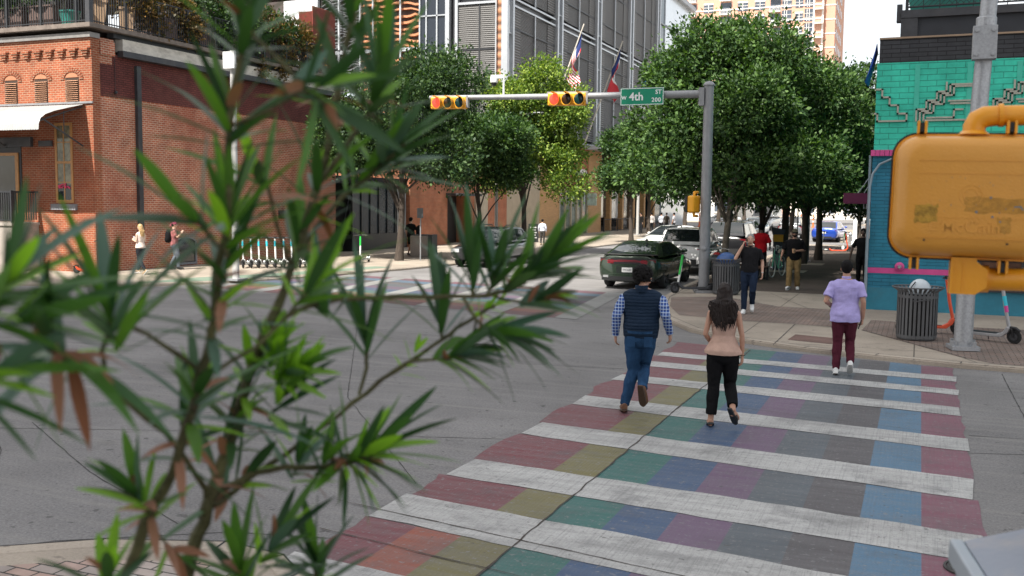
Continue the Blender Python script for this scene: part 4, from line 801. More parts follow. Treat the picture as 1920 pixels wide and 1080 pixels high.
tree('farthest oak tree on the left pavement', -18.2, 107, 10, lumps(.3, .2, 7.2, 4.2, 3.6, 3.4, 8, 29, .4), .22, M_leafA, 702, 24, 0.288, 38, GL)
GB = 'far trees across the end of the street'
tree('far bushy tree behind the white van', -12.5, 140, 10.5, lumps(0, 0, 7.6, 4.4, 4, 3.6, 8, 41, .4), .25, M_leafC, 420, 24, .45, 51, GB)
tree('far bushy tree right of the white van', -3, 140, 10, lumps(0, 0, 7.4, 4.4, 4, 3.4, 8, 42, .4), .25, M_leafE, 420, 24, .45, 52, GB)
tree('far tree left of the white van', -23, 143, 10.5, lumps(0, 0, 7.8, 4.6, 4, 3.6, 8, 43, .4), .25, M_leafA, 420, 24, .45, 53, GB)
# terrace planting on the brick building
GT = 'planters on the roof terrace'
M_clay = mat('tan_wood_planter', (.40, .27, .17), .8, 0, .15, 4, stretch=(8, 8, 1)); M_tealpot = mat('teal_glazed_pot', (.03, .20, .17), .35, 0, .15, 4); M_brnpot = mat('brown_box_planter', (.10, .065, .055), .7)
def planter(label, x, y, r, h, m, kind):
    o = thing('planter', label, 'planter', (x, y, 8.28), 0, GT); q = MB()
    if kind == 'box': q.box(-r, r, -r * .6, r * .6, 0, h); q.box(-r - .03, r + .03, -r * .6 - .03, r * .6 + .03, h, h + .05)
    else: q.lathe([(r * .72, 0), (r, h * .9), (r * 1.08, h * .9), (r * 1.08, h), (r * .9, h)], seg=18 if kind == 'round' else 4)
    q.build('pot', m, o, smooth=kind == 'round'); q = MB(); q.lathe([(.001, h - .04), (r * .9, h - .04)], seg=12, cap=False); q.build('soil', mat('soil', (.05, .035, .025), .95, var=.4, vs=20), o)
planter('tan tapered wooden planter at the terrace corner', -25.9, 26.3, .42, .9, M_clay, 'taper'); planter('teal pot beside the tan planter on the terrace', -27.0, 26.2, .34, .6, M_tealpot, 'round'); planter('tan planter just round the terrace corner', -25.75, 27.5, .36, .85, M_clay, 'taper')
for k in range(4): planter('dark brown box planter behind the terrace railing, ' + ('nearest the teal pot', 'second from the teal pot', 'third from the teal pot', 'farthest left on the terrace')[k], -28.2 - k * 1.4, 26.4, .55, .8, M_brnpot, 'box')
for k in range(5): planter('dark trough behind the side railing of the terrace, ' + ('closest to the corner', 'second from the corner', 'in the middle', 'second from the rust screen', 'next to the rust screen')[k], -26.05, 29.4 + k * 1.9, .55, .75, M_brnpot, 'box')
def shrub(label, x, y, z, blobs, leaf, n, size, seed, grp, stems=5):
    o = thing('terrace_shrub', label, 'shrub', (x, y, z), 0, grp); g = random.Random(seed); q = MB()
    for _ in range(stems):
        b = g.choice(blobs); e = Vector(b[:3]) + Vector((g.uniform(-.3, .3), g.uniform(-.3, .3), g.uniform(-.2, .3))); q.tube([(0, 0, 0), Vector((e.x * .4, e.y * .4, e.z * .55)), e], [.03, .02, .008], 5)
    q.build('stems', M_bark2, o); link('leaves', leaf_mesh('leaves', leaf, blobs, n, 22, size, seed, .26), o)
GS = 'shrubs growing along the roof terrace'
shrub('olive-grey shrub at the far left of the terrace', -29.2, 26.3, 9.1, [(0, 0, .9, 1.0, .6, .9), (-.8, 0, .5, .7, .5, .6)], M_leafC, 130, .12, 61, GS); shrub('loose shrub with pale twigs above the teal pot', -27.4, 26.3, 8.9, [(0, 0, 1.2, .8, .6, .8), (.5, 0, 1.6, .5, .5, .5)], M_leafE, 90, .12, 62, GS)
for k in range(6): shrub('straggling green and brown shrub trailing over the side railing, ' + ('nearest the corner post', 'second from the corner post', 'third from the corner post', 'below the yellow sail', 'second from the rust screen', 'against the rust screen')[k], -25.8, 28.1 + k * 2.0, 9.0, [(0, 0, .4, .55, .95, .6), (.25, .3, -.15, .35, .8, .5), (0, -.4, .9, .5, .7, .5)], M_leafD if k in (0, 1, 4, 5) else M_leafC, 150, .13, 70 + k, GS)
tree('dark leafy tree growing on the roof terrace beside the rust screen', -26.4, 36.0, 2.4, [(0, 0, 1.5, 1.3, 1.5, .9), (.3, .8, 1.0, 1.0, 1.0, .7)], .06, M_leafC, 200, 22, .14, 81, None, z=8.28, nm='terrace_tree')
for k in range(3):
    shrub('dry brown weed hanging from the cream fascia, ' + ('left of the others', 'between the other two', 'right of the others')[k], -25.4, 34.6 + k * 1.3, 7.9, [(.1, 0, .1, .12, .16, .35)], M_leafD, 14, .12, 90 + k, 'weeds on the cream fascia', 2)
# deck planters on the turquoise building
o = thing('deck_planter', 'teal window box behind the wire fence of the roof deck', 'planter', (.35, 26.5, 7.2)); q = MB(); q.add([(-.75, -.2, 0), (.75, -.2, 0), (.75, .2, 0), (-.75, .2, 0), (-.85, -.25, .45), (.85, -.25, .45), (.85, .25, .45), (-.85, .25, .45)], [(0, 1, 5, 4), (1, 2, 6, 5), (2, 3, 7, 6), (3, 0, 4, 7), (0, 3, 2, 1)]); q.box(-.9, .9, -.28, .28, .45, .52); q.build('box', mat('teal_planter_plastic', (.03, .22, .18), .5), o); link('leaves', leaf_mesh('leaves', M_leafE, [(0, 0, .7, .7, .2, .2)], 60, 20, .1, 95, .2), o)
o = thing('deck_bench', 'wooden ledge with lime post on the roof deck', 'bench', (2.2, 26.6, 7.2)); q = MB(); q.box(-.6, 3, -.3, .3, .4, .5); q.build('seat', M_clay, o); q = MB(); q.box(-.9, -.82, -.1, 0, 0, 1.4); q.build('post', mat('lime_post', (.45, .6, .05), .5), o)
tg = MB(); tg.add([(-1.13, 25.62, 6.45), (-1.13, 26.3, 6.3), (-1.32, 26.2, 5.5), (-1.38, 25.66, 5.55), (-1.22, 25.63, 6.0)], [(0, 4, 3, 2, 1)]); tg.add([(-1.12, 25.64, 6.45), (-1.12, 26.3, 6.3), (-1.3, 26.22, 5.5), (-1.36, 25.68, 5.55), (-1.2, 25.65, 6.0)], [(1, 2, 3, 4, 0)])
tag(tg.build('tarpaulin', mat('blue_tarpaulin', (.03, .12, .55), .5, 0, .2, 6)), 'blue tarpaulin hanging off the left edge of the black parapet', 'tarpaulin')
# ================================================================ STREET FURNITURE
M_pole = mat('grey_painted_steel', (.27, .275, .285), .55, .35, .10, 14, .1, 120, dirt=(.14, .14, .14, .35), dscale=2.5, stretch=(1, 1, .4))
M_yel = mat('signal_yellow', (.80, .36, .015), .45, 0, .06, 5); M_blk = mat('black_plastic', (.012, .012, .013), .5); M_rub = mat('tyre_rubber', (.018, .018, .019), .85, 0, .2, 20)
M_chr = mat('bright_metal', (.6, .6, .6), .25, .9); M_white2 = mat('white_plastic', (.70, .71, .70), .4); M_bolt = mat('bolt_steel', (.25, .25, .26), .4, .7)
M_green = mat('sign_green', (.0, .22, .12), .45, 0, .05, 2); M_signw = mat('sign_white', (.78, .79, .78), .45)
def signal3(x, label):
    o = thing('traffic_signal', label, 'traffic light', (x, 28.02, 5.62), R(8), 'traffic lights on the mast arm'); w = .64
    q = MB(); q.box(-.57, .57, -.02, .20, -.185, .185); q.build('housing', M_yel, o, bevel=.03)
    for k, (nm, c, e) in enumerate((('red_lens', (.55, .02, .015), (1, .05, .025, 1.1)), ('amber_lens', (.035, .016, .006), None), ('green_lens', (.006, .03, .028), None))):
        cx = -.37 + .37 * k
        q = MB(); q.lathe([(.001, -.05), (.10, -.05), (.155, -.02)], (cx, -.01, 0), 22, axis='y', cap=False); q.build(nm, mat(nm, c, .2, emit=e), o, smooth=True)
        q = MB(); n = 20; vs = []
        for i in range(n + 1):
            a = -R(215) + R(250) * i / n + R(72); r = .165
            for (yy, rr) in ((-.02, .19), (-.30 + (.16 * max(0, -math.sin(a))), .19), (-.30 + (.16 * max(0, -math.sin(a))), .182), (-.02, .182)): vs.append((cx + rr * math.cos(a), yy, rr * math.sin(a)))
        fs = [(i * 4 + k2, i * 4 + (k2 + 1) % 4, (i + 1) * 4 + (k2 + 1) % 4, (i + 1) * 4 + k2) for i in range(n) for k2 in range(4)]
        q.add(vs, fs); q.m = [1 if j % 4 == 2 else 0 for j in range(len(fs))]; q.build('visor', [M_yel, M_blk], o, smooth=True, fix=False)
    q = MB(); q.box(-.62, .62, .1, .2, .18, .23); q.box(.56, .62, .0, .18, -.15, .2); q.build('bracket', M_pole, o); return o
mast = thing('signal_mast', 'grey steel signal mast with a long arm over the street, right of the green sign', 'signal pole', (-5.62, 28.2, KH))
q = MB(); q.cyl((0, 0, 0), (0, 0, 5.80), .155, 20, 0, .135); q.lathe([(.155, 5.80), (.165, 5.80), (.165, 5.84), (.10, 5.91), (.001, 5.94)], seg=20, cap=False); q.build('pole', M_pole, mast, smooth=True)
q = MB(); q.obox((0, 0, .04), .52, .52, .08, Matrix.Rotation(R(20), 3, 'Z'))
for a in range(4): q.cyl((.2 * math.cos(a * 1.571 + 1.13), .2 * math.sin(a * 1.571 + 1.13), .08), (.2 * math.cos(a * 1.571 + 1.13), .2 * math.sin(a * 1.571 + 1.13), .15), .035, 6)
q.build('base_plate', M_pole, mast)
q = MB(); q.tube([(-.1, 0, 5.58), (-3, 0, 5.62), (-6, 0, 5.67), (-8.72, 0, 5.73)], [.11, .095, .08, .065], 14); q.build('arm', M_pole, mast, smooth=True)
q = MB(); q.box(-.25, -.1, -.16, .16, 5.25, 5.75)
for z in (5.33, 5.68):
    for y in (-.12, .12): q.cyl((-.27, y, z), (-.22, y, z), .03, 6)
q.build('arm_flange', M_pole, mast)
q = MB(); q.lathe([(.0, -.19), (.07, -.17), (.09, -.13)], (0, 0, 1.25), 14, axis='y', cap=False); q.tube([(-.17, 0, 3.9), (.17, 0, 3.9)], .012, 5); q.tube([(-.2, 0, 5.2), (.2, 0, 5.2)], .01, 5); q.build('hand_hole', M_pole, mast)
signal3(-9.76, 'yellow three-lamp traffic light showing red, nearer the green street sign'); signal3(-13.62, 'yellow three-lamp traffic light showing red at the far end of the mast arm')
sn = thing('street_sign', 'green street name sign reading W 4th ST 200 on the mast arm', 'street sign', (-7.5, 28.05, 5.63)); hw, hh = .635, .245
q = MB(); q.box(-hw, hw, -.01, .01, -hh, hh); q.build('plate', M_green, sn, bevel=.004)
q = MB(); t_ = .016
q.box(-hw + .01, hw - .01, -.014, -.0105, hh - .01 - t_, hh - .01); q.box(-hw + .01, hw - .01, -.014, -.0105, -hh + .01, -hh + .01 + t_); q.box(-hw + .01, -hw + .01 + t_, -.014, -.0105, -hh + .01 + t_, hh - .01 - t_); q.box(hw - .01 - t_, hw - .01, -.014, -.0105, -hh + .01 + t_, hh - .01 - t_)
q.build('border', M_signw, sn)
q = MB(); put_text(q, 'W', .135, (-.525, -.014, -.035), (1, 0, 0), (0, 0, 1), bold=.004); put_text(q, '4th', .315, (-.165, -.014, -.01), (1, 0, 0), (0, 0, 1), bold=.006); put_text(q, 'ST', .17, (.48, -.014, .11), (1, 0, 0), (0, 0, 1), bold=.003); put_text(q, '200', .17, (.42, -.014, -.11), (1, 0, 0), (0, 0, 1), bold=.003, spacing=1.1); q.build('lettering', M_signw, sn)
q = MB(); q.box(-.3, -.25, .01, .12, -.1, .1); q.box(.25, .3, .01, .12, -.1, .1); q.build('clamp', M_pole, sn)
cm = thing('traffic_camera', 'white dome camera on a short stalk above the mast arm', 'camera', (-11.85, 28.2, 5.7)); q = MB(); q.cyl((0, 0, 0), (0, 0, .72), .03, 8); q.box(-.3, .0, -.05, .05, .62, .72); q.build('stalk', M_white2, cm); q = MB(); q.lathe([(.001, .14), (.10, .13), (.12, 0), (.11, -.08), (.001, -.08)], (-.32, 0, .58), 14, cap=False); q.build('housing', M_white2, cm, smooth=True); q = MB(); q.ball((-.32, 0, .48), .085, seg=12, rings=8); q.build('dome', M_blk, cm, smooth=True)
def pedhead(loc, rz, label, both=True):
    o = thing('pedestrian_signal', label, 'pedestrian signal', loc, rz, 'pedestrian signals on poles'); q = MB(); q.box(-.22, .22, -.17, .05, -.24, .24); q.build('housing', M_yel, o, bevel=.05)
    q = MB(); q.box(-.21, .21, .055, .12, -.23, .23); q.build('hood', M_blk, o); q = MB(); q.tube([(0, -.06, .24), (0, -.06, .33), (.22, -.06, .34)], .04, 8); q.tube([(0, -.06, -.24), (0, -.06, -.33), (.22, -.06, -.34)], .04, 8); q.build('bracket', M_yel, o); return o
pedhead((-6.0, 28.15, 2.58), R(75), 'yellow pedestrian signal fixed to the grey signal mast'); 
# left corner pole
lp = thing('signal_pole', 'pale grey signal pole at the brick building corner, half hidden by leaves', 'signal pole', (-19.55, 25.25, KH)); q = MB(); q.cyl((0, 0, 0), (0, 0, 7.0), .11, 16, 0, .09); q.build('pole', mat('pale_pole', (.48, .47, .45), .6, .2, .12, 4), lp, smooth=True); q = MB(); q.box(-.25, .25, -.25, .25, 0, .06); q.build('base_plate', M_pole, lp); q = MB(); q.box(-.22, .2, -.2, -.1, 6.45, 6.95); q.build('equipment_box', M_white2, lp)
pedhead((-19.83, 25.2, 2.55), R(195), 'yellow pedestrian signal with a black screen on the pale left pole')
# right hand mast pole
rp_ = thing('signal_mast', 'thick galvanised signal pole with bolted clamp plate in front of the turquoise building', 'signal pole', (.79, 19.1, KH)); q = MB(); q.tube([(0, 0, .08), (.03, .05, 3.2), (.12, .1, 5.4), (.22, .15, 7.6)], [.155, .145, .135, .13], 20); q.build('pole', M_galv, rp_, smooth=True)
q = MB(); q.obox((0, 0, .05), .46, .46, .07, Matrix.Rotation(R(12), 3, 'Z'))
for sx in (-1, 1):
    for sy in (-1, 1): q.cyl((.17 * sx, .17 * sy, .08), (.17 * sx, .17 * sy, .17), .04, 6)
q.build('base_plate', M_galv, rp_)
q = MB(); q.obox((.1, -.06, 5.30), .38, .22, .56); q.lathe([(.16, 5.6), (.165, 5.6), (.165, 5.74), (.15, 5.76), (.15, 5.6)], (.12, .1, 0), 20, cap=False)
for sx in (-.13, .13):
    for z in (5.1, 5.5): q.cyl((.1 + sx, -.17, z), (.1 + sx, -.20, z), .035, 8)
q.build('clamp_plate', M_galv, rp_, bevel=.01)
q = MB(); q.lathe([(.001, -.215), (.03, -.21), (.035, -.18), (.075, -.175), (.075, -.14)], (.0, 0, 1.22), 14, axis='y', cap=False); q.tube([(-.2, 0, 1.24), (.2, 0, 1.24)], .022, 8); q.build('button', M_bolt, rp_)
# trash cans
M_can = mat('grey_can_steel', (.105, .107, .112), .5, .3, .1, 6)
def can(loc, label, ns=30):
    o = thing('litter_bin', label, 'litter bin', loc, 0, 'slatted litter bins'); r = .355; h = .88; q = MB()
    for k in range(ns):
        a = 2 * math.pi * k / ns; c, s = math.cos(a), math.sin(a); M = Matrix.Rotation(a, 3, 'Z'); q.obox((r * c, r * s, .04 + h / 2), .012, 2 * math.pi * r / ns * .62, h, M)
        t_ = 2 * math.pi * r / ns * .31; f = [M @ Vector(p) for p in ((r, -t_, h + .04), (r, t_, h + .04), (r + .10, t_ * 1.2, h + .115), (r + .10, -t_ * 1.2, h + .115))]; q.add(f + [p - Vector((0, 0, .012)) for p in f], [(0, 1, 2, 3), (7, 6, 5, 4), (0, 4, 5, 1), (2, 6, 7, 3), (1, 5, 6, 2), (3, 7, 4, 0)])
    q.build('slats', M_can, o)
    for z in (.05, .80): q = MB(); q.lathe([(r - .008, z), (r + .008, z), (r + .008, z + .05), (r - .008, z + .05), (r - .008, z)], seg=36, cap=False); q.build('hoop', M_can, o)
    q = MB(); q.torus((0, 0, h + .115), r + .10, .014, 36, 6, 'z'); q.build('rim', M_can, o); q = MB(); q.lathe([(.001, .02), (r - .012, .02), (r - .012, .05)], seg=28); q.build('base', M_can, o)
    q = MB(); q.lathe([(.001, .06), (r - .03, .06), (r - .03, h)], seg=24, cap=False); q.build('liner', mat('black_liner', (.012, .012, .012), .8), o); return o
c1 = can((0.02, 20.25, KH), 'grey slatted litter bin with a flared rim and pale dome on the right-hand pavement'); q = MB(); q.ball((.03, 0, .93), .20, .20, .22, 18, 10); q.build('dome_lid', mat('frosted_dome', (.50, .55, .58), .3, 0, .08, 5), c1, smooth=True); q = MB(); q.tube([(-.13, -.17, .84), (-.12, -.17, 1.0), (-.05, -.15, 1.1)], .012, 5); q.build('rim_strap', M_blk, c1)
q = MB(); q.tube([(-.08, -.37, .76), (0, -.38, .75), (.12, -.38, .78), (.25, -.36, .78)], .012, 5); q.build('latch', M_can, c1)
c2 = can((-4.95, 27.95, KH), 'grey slatted litter bin with a blue bag behind the woman'); 
q = MB(); q.ball((0, 0, .9), .3, .3, .28, 16, 10); q.add([], []); bg_ = q.build('rubbish_bag', mat('blue_bag', (.02, .07, .22), .35, 0, .3, 6, .6, 14), None, smooth=True); bg_.location = (-4.95, 27.95, KH); tag(bg_, 'dark blue rubbish bag bulging out of the middle litter bin', 'bag')
# scooters: local x = forward
def scooter(label, loc, rz, body, stem, accents=(), lean=0, group='parked electric scooters', nm='electric_scooter'):
    o = thing(nm, label, 'scooter', loc, rz, group); o.rotation_euler = (lean, 0, rz)
    q = MB(); q.extr([(-.42, .10), (.30, .11), (.42, .20), (.46, .30), (.40, .32), (.34, .22), (.24, .17), (-.40, .165), (-.50, .24), (-.55, .24), (-.50, .14)], -.07, .07, 'xzy'); q.build('deck', body, o, bevel=.012)
    q = MB(); q.box(-.36, .22, -.065, .065, .168, .176); q.build('deck_mat', M_blk, o)
    q = MB(); q.tube([(.43, 0, .28), (.36, 0, .62), (.29, 0, 1.08)], .032, 10); q.build('stem', stem, o, smooth=True)
    for k, (m_, z0, z1) in enumerate(accents): q = MB(); fx = lambda z: .43 - (z - .28) * .175; q.cyl((fx(z0), 0, z0), (fx(z1), 0, z1), .036, 10); q.build('stem_band', m_, o, smooth=True)
    q = MB(); q.tube([(.27, -.29, 1.10), (.285, -.1, 1.12), (.285, .1, 1.12), (.27, .29, 1.10)], .016, 8); q.box(.25, .34, -.05, .05, 1.09, 1.15); q.tube([(.33, -.2, 1.11), (.36, -.29, 1.09)], .008, 5); q.tube([(.33, .2, 1.11), (.36, .29, 1.09)], .008, 5); q.build('handlebar', M_blk, o, smooth=True)
    for nm_, x, r in (('front_wheel', .52, .135), ('rear_wheel', -.52, .115)):
        q = MB(); q.torus((x, 0, r), r - .032, .034, 24, 8, 'y', 0, .8); q.lathe([(.001, -.03), (r * .55, -.028), (r * .55, .028), (.001, .03)], (x, 0, r), 14, 1, 'y', False); q.build(nm_, [M_rub, M_char], o, smooth=True)
    q = MB(); q.tube([(.43, 0, .30), (.50, .055, .26), (.52, .055, .13)], .016, 6); q.tube([(.43, 0, .30), (.50, -.055, .26), (.52, -.055, .13)], .016, 6); q.build('fork', M_blk, o); q = MB(); q.tube([(-.62, 0, .21), (-.55, 0, .26), (-.45, 0, .25)], .03, 6, flat=1.4); q.build('rear_fender', M_blk, o); q = MB(); q.tube([(.62, 0, .24), (.55, 0, .29), (.45, 0, .30)], .03, 6, flat=1.4); q.build('front_fender', M_blk, o)
    q = MB(); q.tube([(.02, .05, .11), (-.02, .16, .01)], .009, 5); q.build('kickstand', M_blk, o); return o
M_sgrey = mat('scooter_grey', (.38, .38, .39), .45, .2); M_sred = mat('scooter_orange_red', (.62, .075, .025), .45); M_swht = mat('scooter_white', (.68, .69, .66), .4); M_sgrn = mat('scooter_green', (.02, .42, .06), .4); M_cyan = mat('cyan_band', (.03, .5, .62), .4); M_pink = mat('pink_band', (.62, .06, .28), .4)
scooter('pale grey scooter with a cyan and pink stem at the right, beside the galvanised pole', (1.24, 20.62, KH), R(-28), M_sgrey, M_sgrey, ((M_cyan, .70, .88), (M_pink, .58, .70)), R(4))
scooter('orange-red scooter half behind the galvanised pole', (.26, 21.3, KH), R(8), M_sred, M_sred, (), R(-3))
g1 = scooter('white scooter with a green stem left of the signal mast', (-5.85, 27.85, KH), R(208), M_char, M_swht, ((M_sgrn, .52, 1.08),), R(5)); scooter('white scooter with a green stem between the signal mast and the slatted bin', (-5.25, 28.6, KH), R(200), M_char, M_swht, ((M_sgrn, .52, 1.08),), R(8))
scooter('orange-red scooter leaning by the brick building corner', (-25.3, 25.2, KH), R(20), M_sred, M_sred, (), R(4))
scooter('lone white scooter with a green top standing by the left tree', (-20.75, 35.0, KH), R(-80), M_swht, M_swht, ((M_sgrn, .7, 1.08),), R(3))
r0 = scooter('white scooter with a cyan stem top, first in the parked row on the left', (-22.9, 30.2, KH), R(-65), M_swht, M_swht, ((M_cyan, .80, .98),), R(4), 'row of white scooters on the left pavement')
ordn = ['second', 'third', 'fourth', 'fifth', 'sixth', 'seventh', 'last']
for k in range(7):
    c = dup(r0, (-22.9 + (k + 1) * .235, 30.2 + (k + 1) * .17, KH), R(-65 + rnd.uniform(-3, 3)), 'white scooter with a cyan stem top, %s in the parked row on the left' % ordn[k]); c.rotation_euler[0] = R(4)
scooter('far orange scooter lying across the sunlit alley', (-4.0, 57.0, KH * 0), R(0), M_sred, M_sred, (), R(2)); scooter('far white scooter left of the orange one in the alley', (-4.7, 57.6, 0), R(150), M_swht, M_swht, (), R(6)); scooter('far green-topped scooter behind the orange one in the alley', (-3.85, 57.8, 0), R(100), M_swht, M_swht, ((M_sgrn, .52, 1.08),), R(4))
# bicycle
bk = thing('bicycle', 'mint green city bicycle with a rear rack locked beside the bench', 'bicycle', (-4.55, 35.6, KH), R(78)); M_mint = mat('mint_frame', (.12, .50, .30), .35)
for nm_, x in (('front_wheel', -.52), ('rear_wheel', .52)):
    q = MB(); q.torus((x, 0, .35), .33, .02, 36, 6, 'y'); w_ = q.build(nm_, mat('whitewall_tyre', (.55, .54, .50), .7), bk, smooth=True); q = MB()
    for k in range(12): a = k * math.pi / 6; q.tube([(x, 0, .35), (x + .31 * math.cos(a), 0, .35 + .31 * math.sin(a))], .003, 3)
    q.lathe([(.001, -.03), (.03, -.03), (.03, .03), (.001, .03)], (x, 0, .35), 8, axis='y'); q.build('spokes', M_chr, w_)
q = MB()
for a, b in (((.52, 0, .35), (.12, 0, .30)), ((.12, 0, .30), (.25, 0, .80)), ((.52, 0, .35), (.25, 0, .78)), ((.12, 0, .30), (-.33, 0, .75)), ((.22, 0, .62), (-.33, 0, .82)), ((-.30, 0, .95), (-.37, 0, .65)), ((-.37, 0, .65), (-.52, 0, .35))): q.tube([a, b], .018, 8)
q.build('frame', M_mint, bk, smooth=True); q = MB(); q.tube([(.12, 0, .86), (.25, 0, .89), (.38, 0, .88)], [.04, .07, .10], 8, flat=1.0); q.build('saddle', mat('cream_saddle', (.55, .5, .42), .6), bk, smooth=True); q = MB(); q.tube([(-.1, -.3, 1.02), (-.28, -.2, 1.06), (-.32, 0, 1.04), (-.28, .2, 1.06), (-.1, .3, 1.02)], .012, 6); q.tube([(-.32, 0, 1.04), (-.3, 0, .93)], .014, 6); q.build('handlebar', M_chr, bk); q = MB(); q.box(.3, .75, -.07, .07, .73, .75); q.tube([(.7, .06, .73), (.52, .06, .36)], .008, 5); q.tube([(.7, -.06, .73), (.52, -.06, .36)], .008, 5); q.build('rack', M_blk, bk)
# bench
bn = thing('bench', 'brown slatted street bench behind the man on the phone', 'bench', (-4.95, 33.2, KH), R(82)); q = MB()
for k in range(5): q.box(-.8, .8, -.25 + k * .1, -.17 + k * .1, .43, .46)
q.build('seat', mat('brown_slats', (.11, .05, .03), .7, 0, .2, 4), bn); q = MB()
for k in range(4): q.box(-.8, .8, .27 + k * .02, .30 + k * .02, .52 + k * .1, .60 + k * .1)
q.build('backrest', mat('brown_slats', (.11, .05, .03), .7), bn)
for x in (-.7, .7):
    for y in (-.22, .26): q = MB(); q.box(x - .03, x + .03, y - .03, y + .03, 0, .43); q.build('leg', M_dark, bn)
# parking pay station
pm = thing('parking_meter', 'dark blue parking pay station with a yellow band and a white P', 'parking meter', (-5.0, 39.1, KH), R(12)); q = MB(); q.box(-.17, .17, -.14, .14, 0, 1.1); q.build('body', mat('navy_meter', (.02, .035, .05), .4), pm, bevel=.02); q = MB(); q.box(-.185, .185, -.15, .15, 1.1, 1.38); q.build('yellow_band', mat('meter_yellow', (.75, .36, .01), .4), pm, bevel=.01); q = MB(); q.add([(-.2, -.2, 1.38), (.2, -.2, 1.38), (.2, .18, 1.38), (-.2, .18, 1.38), (-.28, -.2, 1.66), (.26, -.2, 1.56), (.26, .2, 1.56), (-.28, .2, 1.66)], [(0, 1, 5, 4), (1, 2, 6, 5), (2, 3, 7, 6), (3, 0, 4, 7), (4, 5, 6, 7), (0, 3, 2, 1)]); q.build('head', mat('navy_meter', (.02, .035, .05), .4), pm); q = MB(); q.box(-.13, .13, -.148, -.141, .2, .62); q.build('screen', mat('meter_screen', (.2, .24, .26), .2), pm); q = MB(); put_text(q, 'P', .3, (-.02, -.146, .85), (1, 0, 0), (0, 0, 1), bold=.008); q.build('letter', M_signw, pm)
for x, y, h, r, lab in ((-4.55, 45.6, 5.6, .075, 'slim grey pole between the two dark trunks on the right pavement'), (-4.72, 43.0, 2.6, .03, 'thin sign post left of the slim grey pole'), (-20.62, 76.6, 8.5, .12, 'pale lamp post in front of the cafe')):
    o = thing('pole', lab, 'pole', (x, y, KH)); q = MB(); q.cyl((0, 0, 0), (0, 0, h), r, 12, 0, r * .85); q.build('shaft', mat('pale_pole', (.48, .47, .45), .6) if x < -10 else M_pole, o, smooth=True); q = MB(); q.box(-r * 2, r * 2, -r * 2, r * 2, 0, .05); q.build('base_plate', M_pole, o)
sl = thing('street_lamp', 'tall grey street lamp with a curved arm in front of the yellow-green tree', 'street lamp', (-19.75, 46.2, KH)); q = MB(); q.cyl((0, 0, 0), (0, 0, 6.4), .09, 12, 0, .06); q.build('pole', mat('pale_pole', (.48, .47, .45), .6), sl, smooth=True); q = MB(); q.tube([(0, 0, 5.9), (.35, -.05, 6.35), (1.0, -.1, 6.75), (1.9, -.15, 6.85)], .035, 8); q.build('arm', mat('pale_pole', (.48, .47, .45), .6), sl, smooth=True); q = MB(); q.ball((2.2, -.17, 6.85), .36, .14, .07, 14, 8); q.build('lamp_head', M_galv, sl, smooth=True)
sp_ = thing('sign_post', 'thin post with a grey sign seen edge-on beside the concrete bin', 'sign', (-19.45, 37.4, KH)); q = MB(); q.cyl((0, 0, 0), (0, 0, 2.2), .03, 8); q.build('post', M_pole, sp_); q = MB(); q.obox((0, -.04, 2.0), .26, .012, .42, Matrix.Rotation(R(15), 3, 'Z')); q.build('plate', mat('sign_back', (.10, .105, .11), .5, .4), sp_, bevel=.003)
cb2 = thing('concrete_bin', 'square concrete litter bin beside the man in black', 'litter bin', (-20.85, 40.2, KH), R(10)); q = MB(); q.box(-.42, .42, -.42, .42, 0, .95); q.build('body', concrete_mat('bin_concrete', (.27, .24, .21)), cb2, bevel=.04); q = MB(); q.box(.43, .62, -.4, .4, .05, 1.0); q.build('side_panel', M_char, cb2); q = MB(); q.box(-.3, .3, -.3, .3, .95, 1.0); q.build('top', M_char, cb2)
af = thing('sandwich_board', 'black folding sandwich board with white lines on the sunlit pavement', 'sandwich board', (-22.4, 58.3, KH), R(30))
for s in (-1, 1): q = MB(); q.add([(-.3, s * .25, 0), (.3, s * .25, 0), (.3, s * .03, 1.15), (-.3, s * .03, 1.15), (-.3, s * .22, 0), (.3, s * .22, 0), (.3, 0, 1.15), (-.3, 0, 1.15)], [(0, 1, 2, 3), (7, 6, 5, 4), (0, 4, 5, 1), (1, 5, 6, 2), (2, 6, 7, 3), (3, 7, 4, 0)]); q.build('panel', M_blk, af)
q = MB()
for k in range(5): z = .25 + k * .16; y = -(.25 - .22 * z / 1.15) - .008; q.box(-.2, .18 - .05 * (k % 2), y - .004, y, z, z + .07)
q.build('chalk_lines', M_signw, af)
bo = thing('bollard', 'white bollard behind the parked dark car', 'bollard', (-21.2, 51.5, KH)); q = MB(); q.lathe([(.001, 0), (.1, 0), (.1, 1.0), (.06, 1.08), (.001, 1.1)], seg=12, cap=False); q.build('post', M_cream, bo, smooth=True); q = MB(); q.lathe([(.14, 0), (.14, .04), (.1, .04)], seg=12, cap=False); q.build('base_plate', M_pole, bo)
hy = thing('fire_hydrant', 'silver fire hydrant at the far corner left of the white post', 'hydrant', (-4.35, 71.6, KH)); q = MB(); q.lathe([(.16, 0), (.16, .05), (.11, .06), (.11, .5), (.14, .5), (.14, .55), (.10, .62), (.05, .7), (.001, .72)], seg=14, cap=False); q.build('barrel', M_chr, hy, smooth=True); q = MB(); q.cyl((-.2, 0, .4), (.2, 0, .4), .055, 10); q.build('outlet', M_chr, hy)
wp = thing('canopy_post', 'white square post at the far end of the right pavement', 'post', (-3.9, 69.5, 0)); q = MB(); q.box(-.16, .16, -.16, .16, 0, 4.0); q.build('shaft', M_signw, wp); q = MB(); q.box(-.24, .24, -.24, .24, 0, .2); q.build('base_plate', M_signw, wp)
pt = thing('picnic_shelter', 'brown timber shelter with benches right of the white post', 'shelter', (-1.9, 73, 0)); q = MB()
for k in range(7): q.box(-1.6, 1.8, -.02, .04, .3 + k * .14, .39 + k * .14)
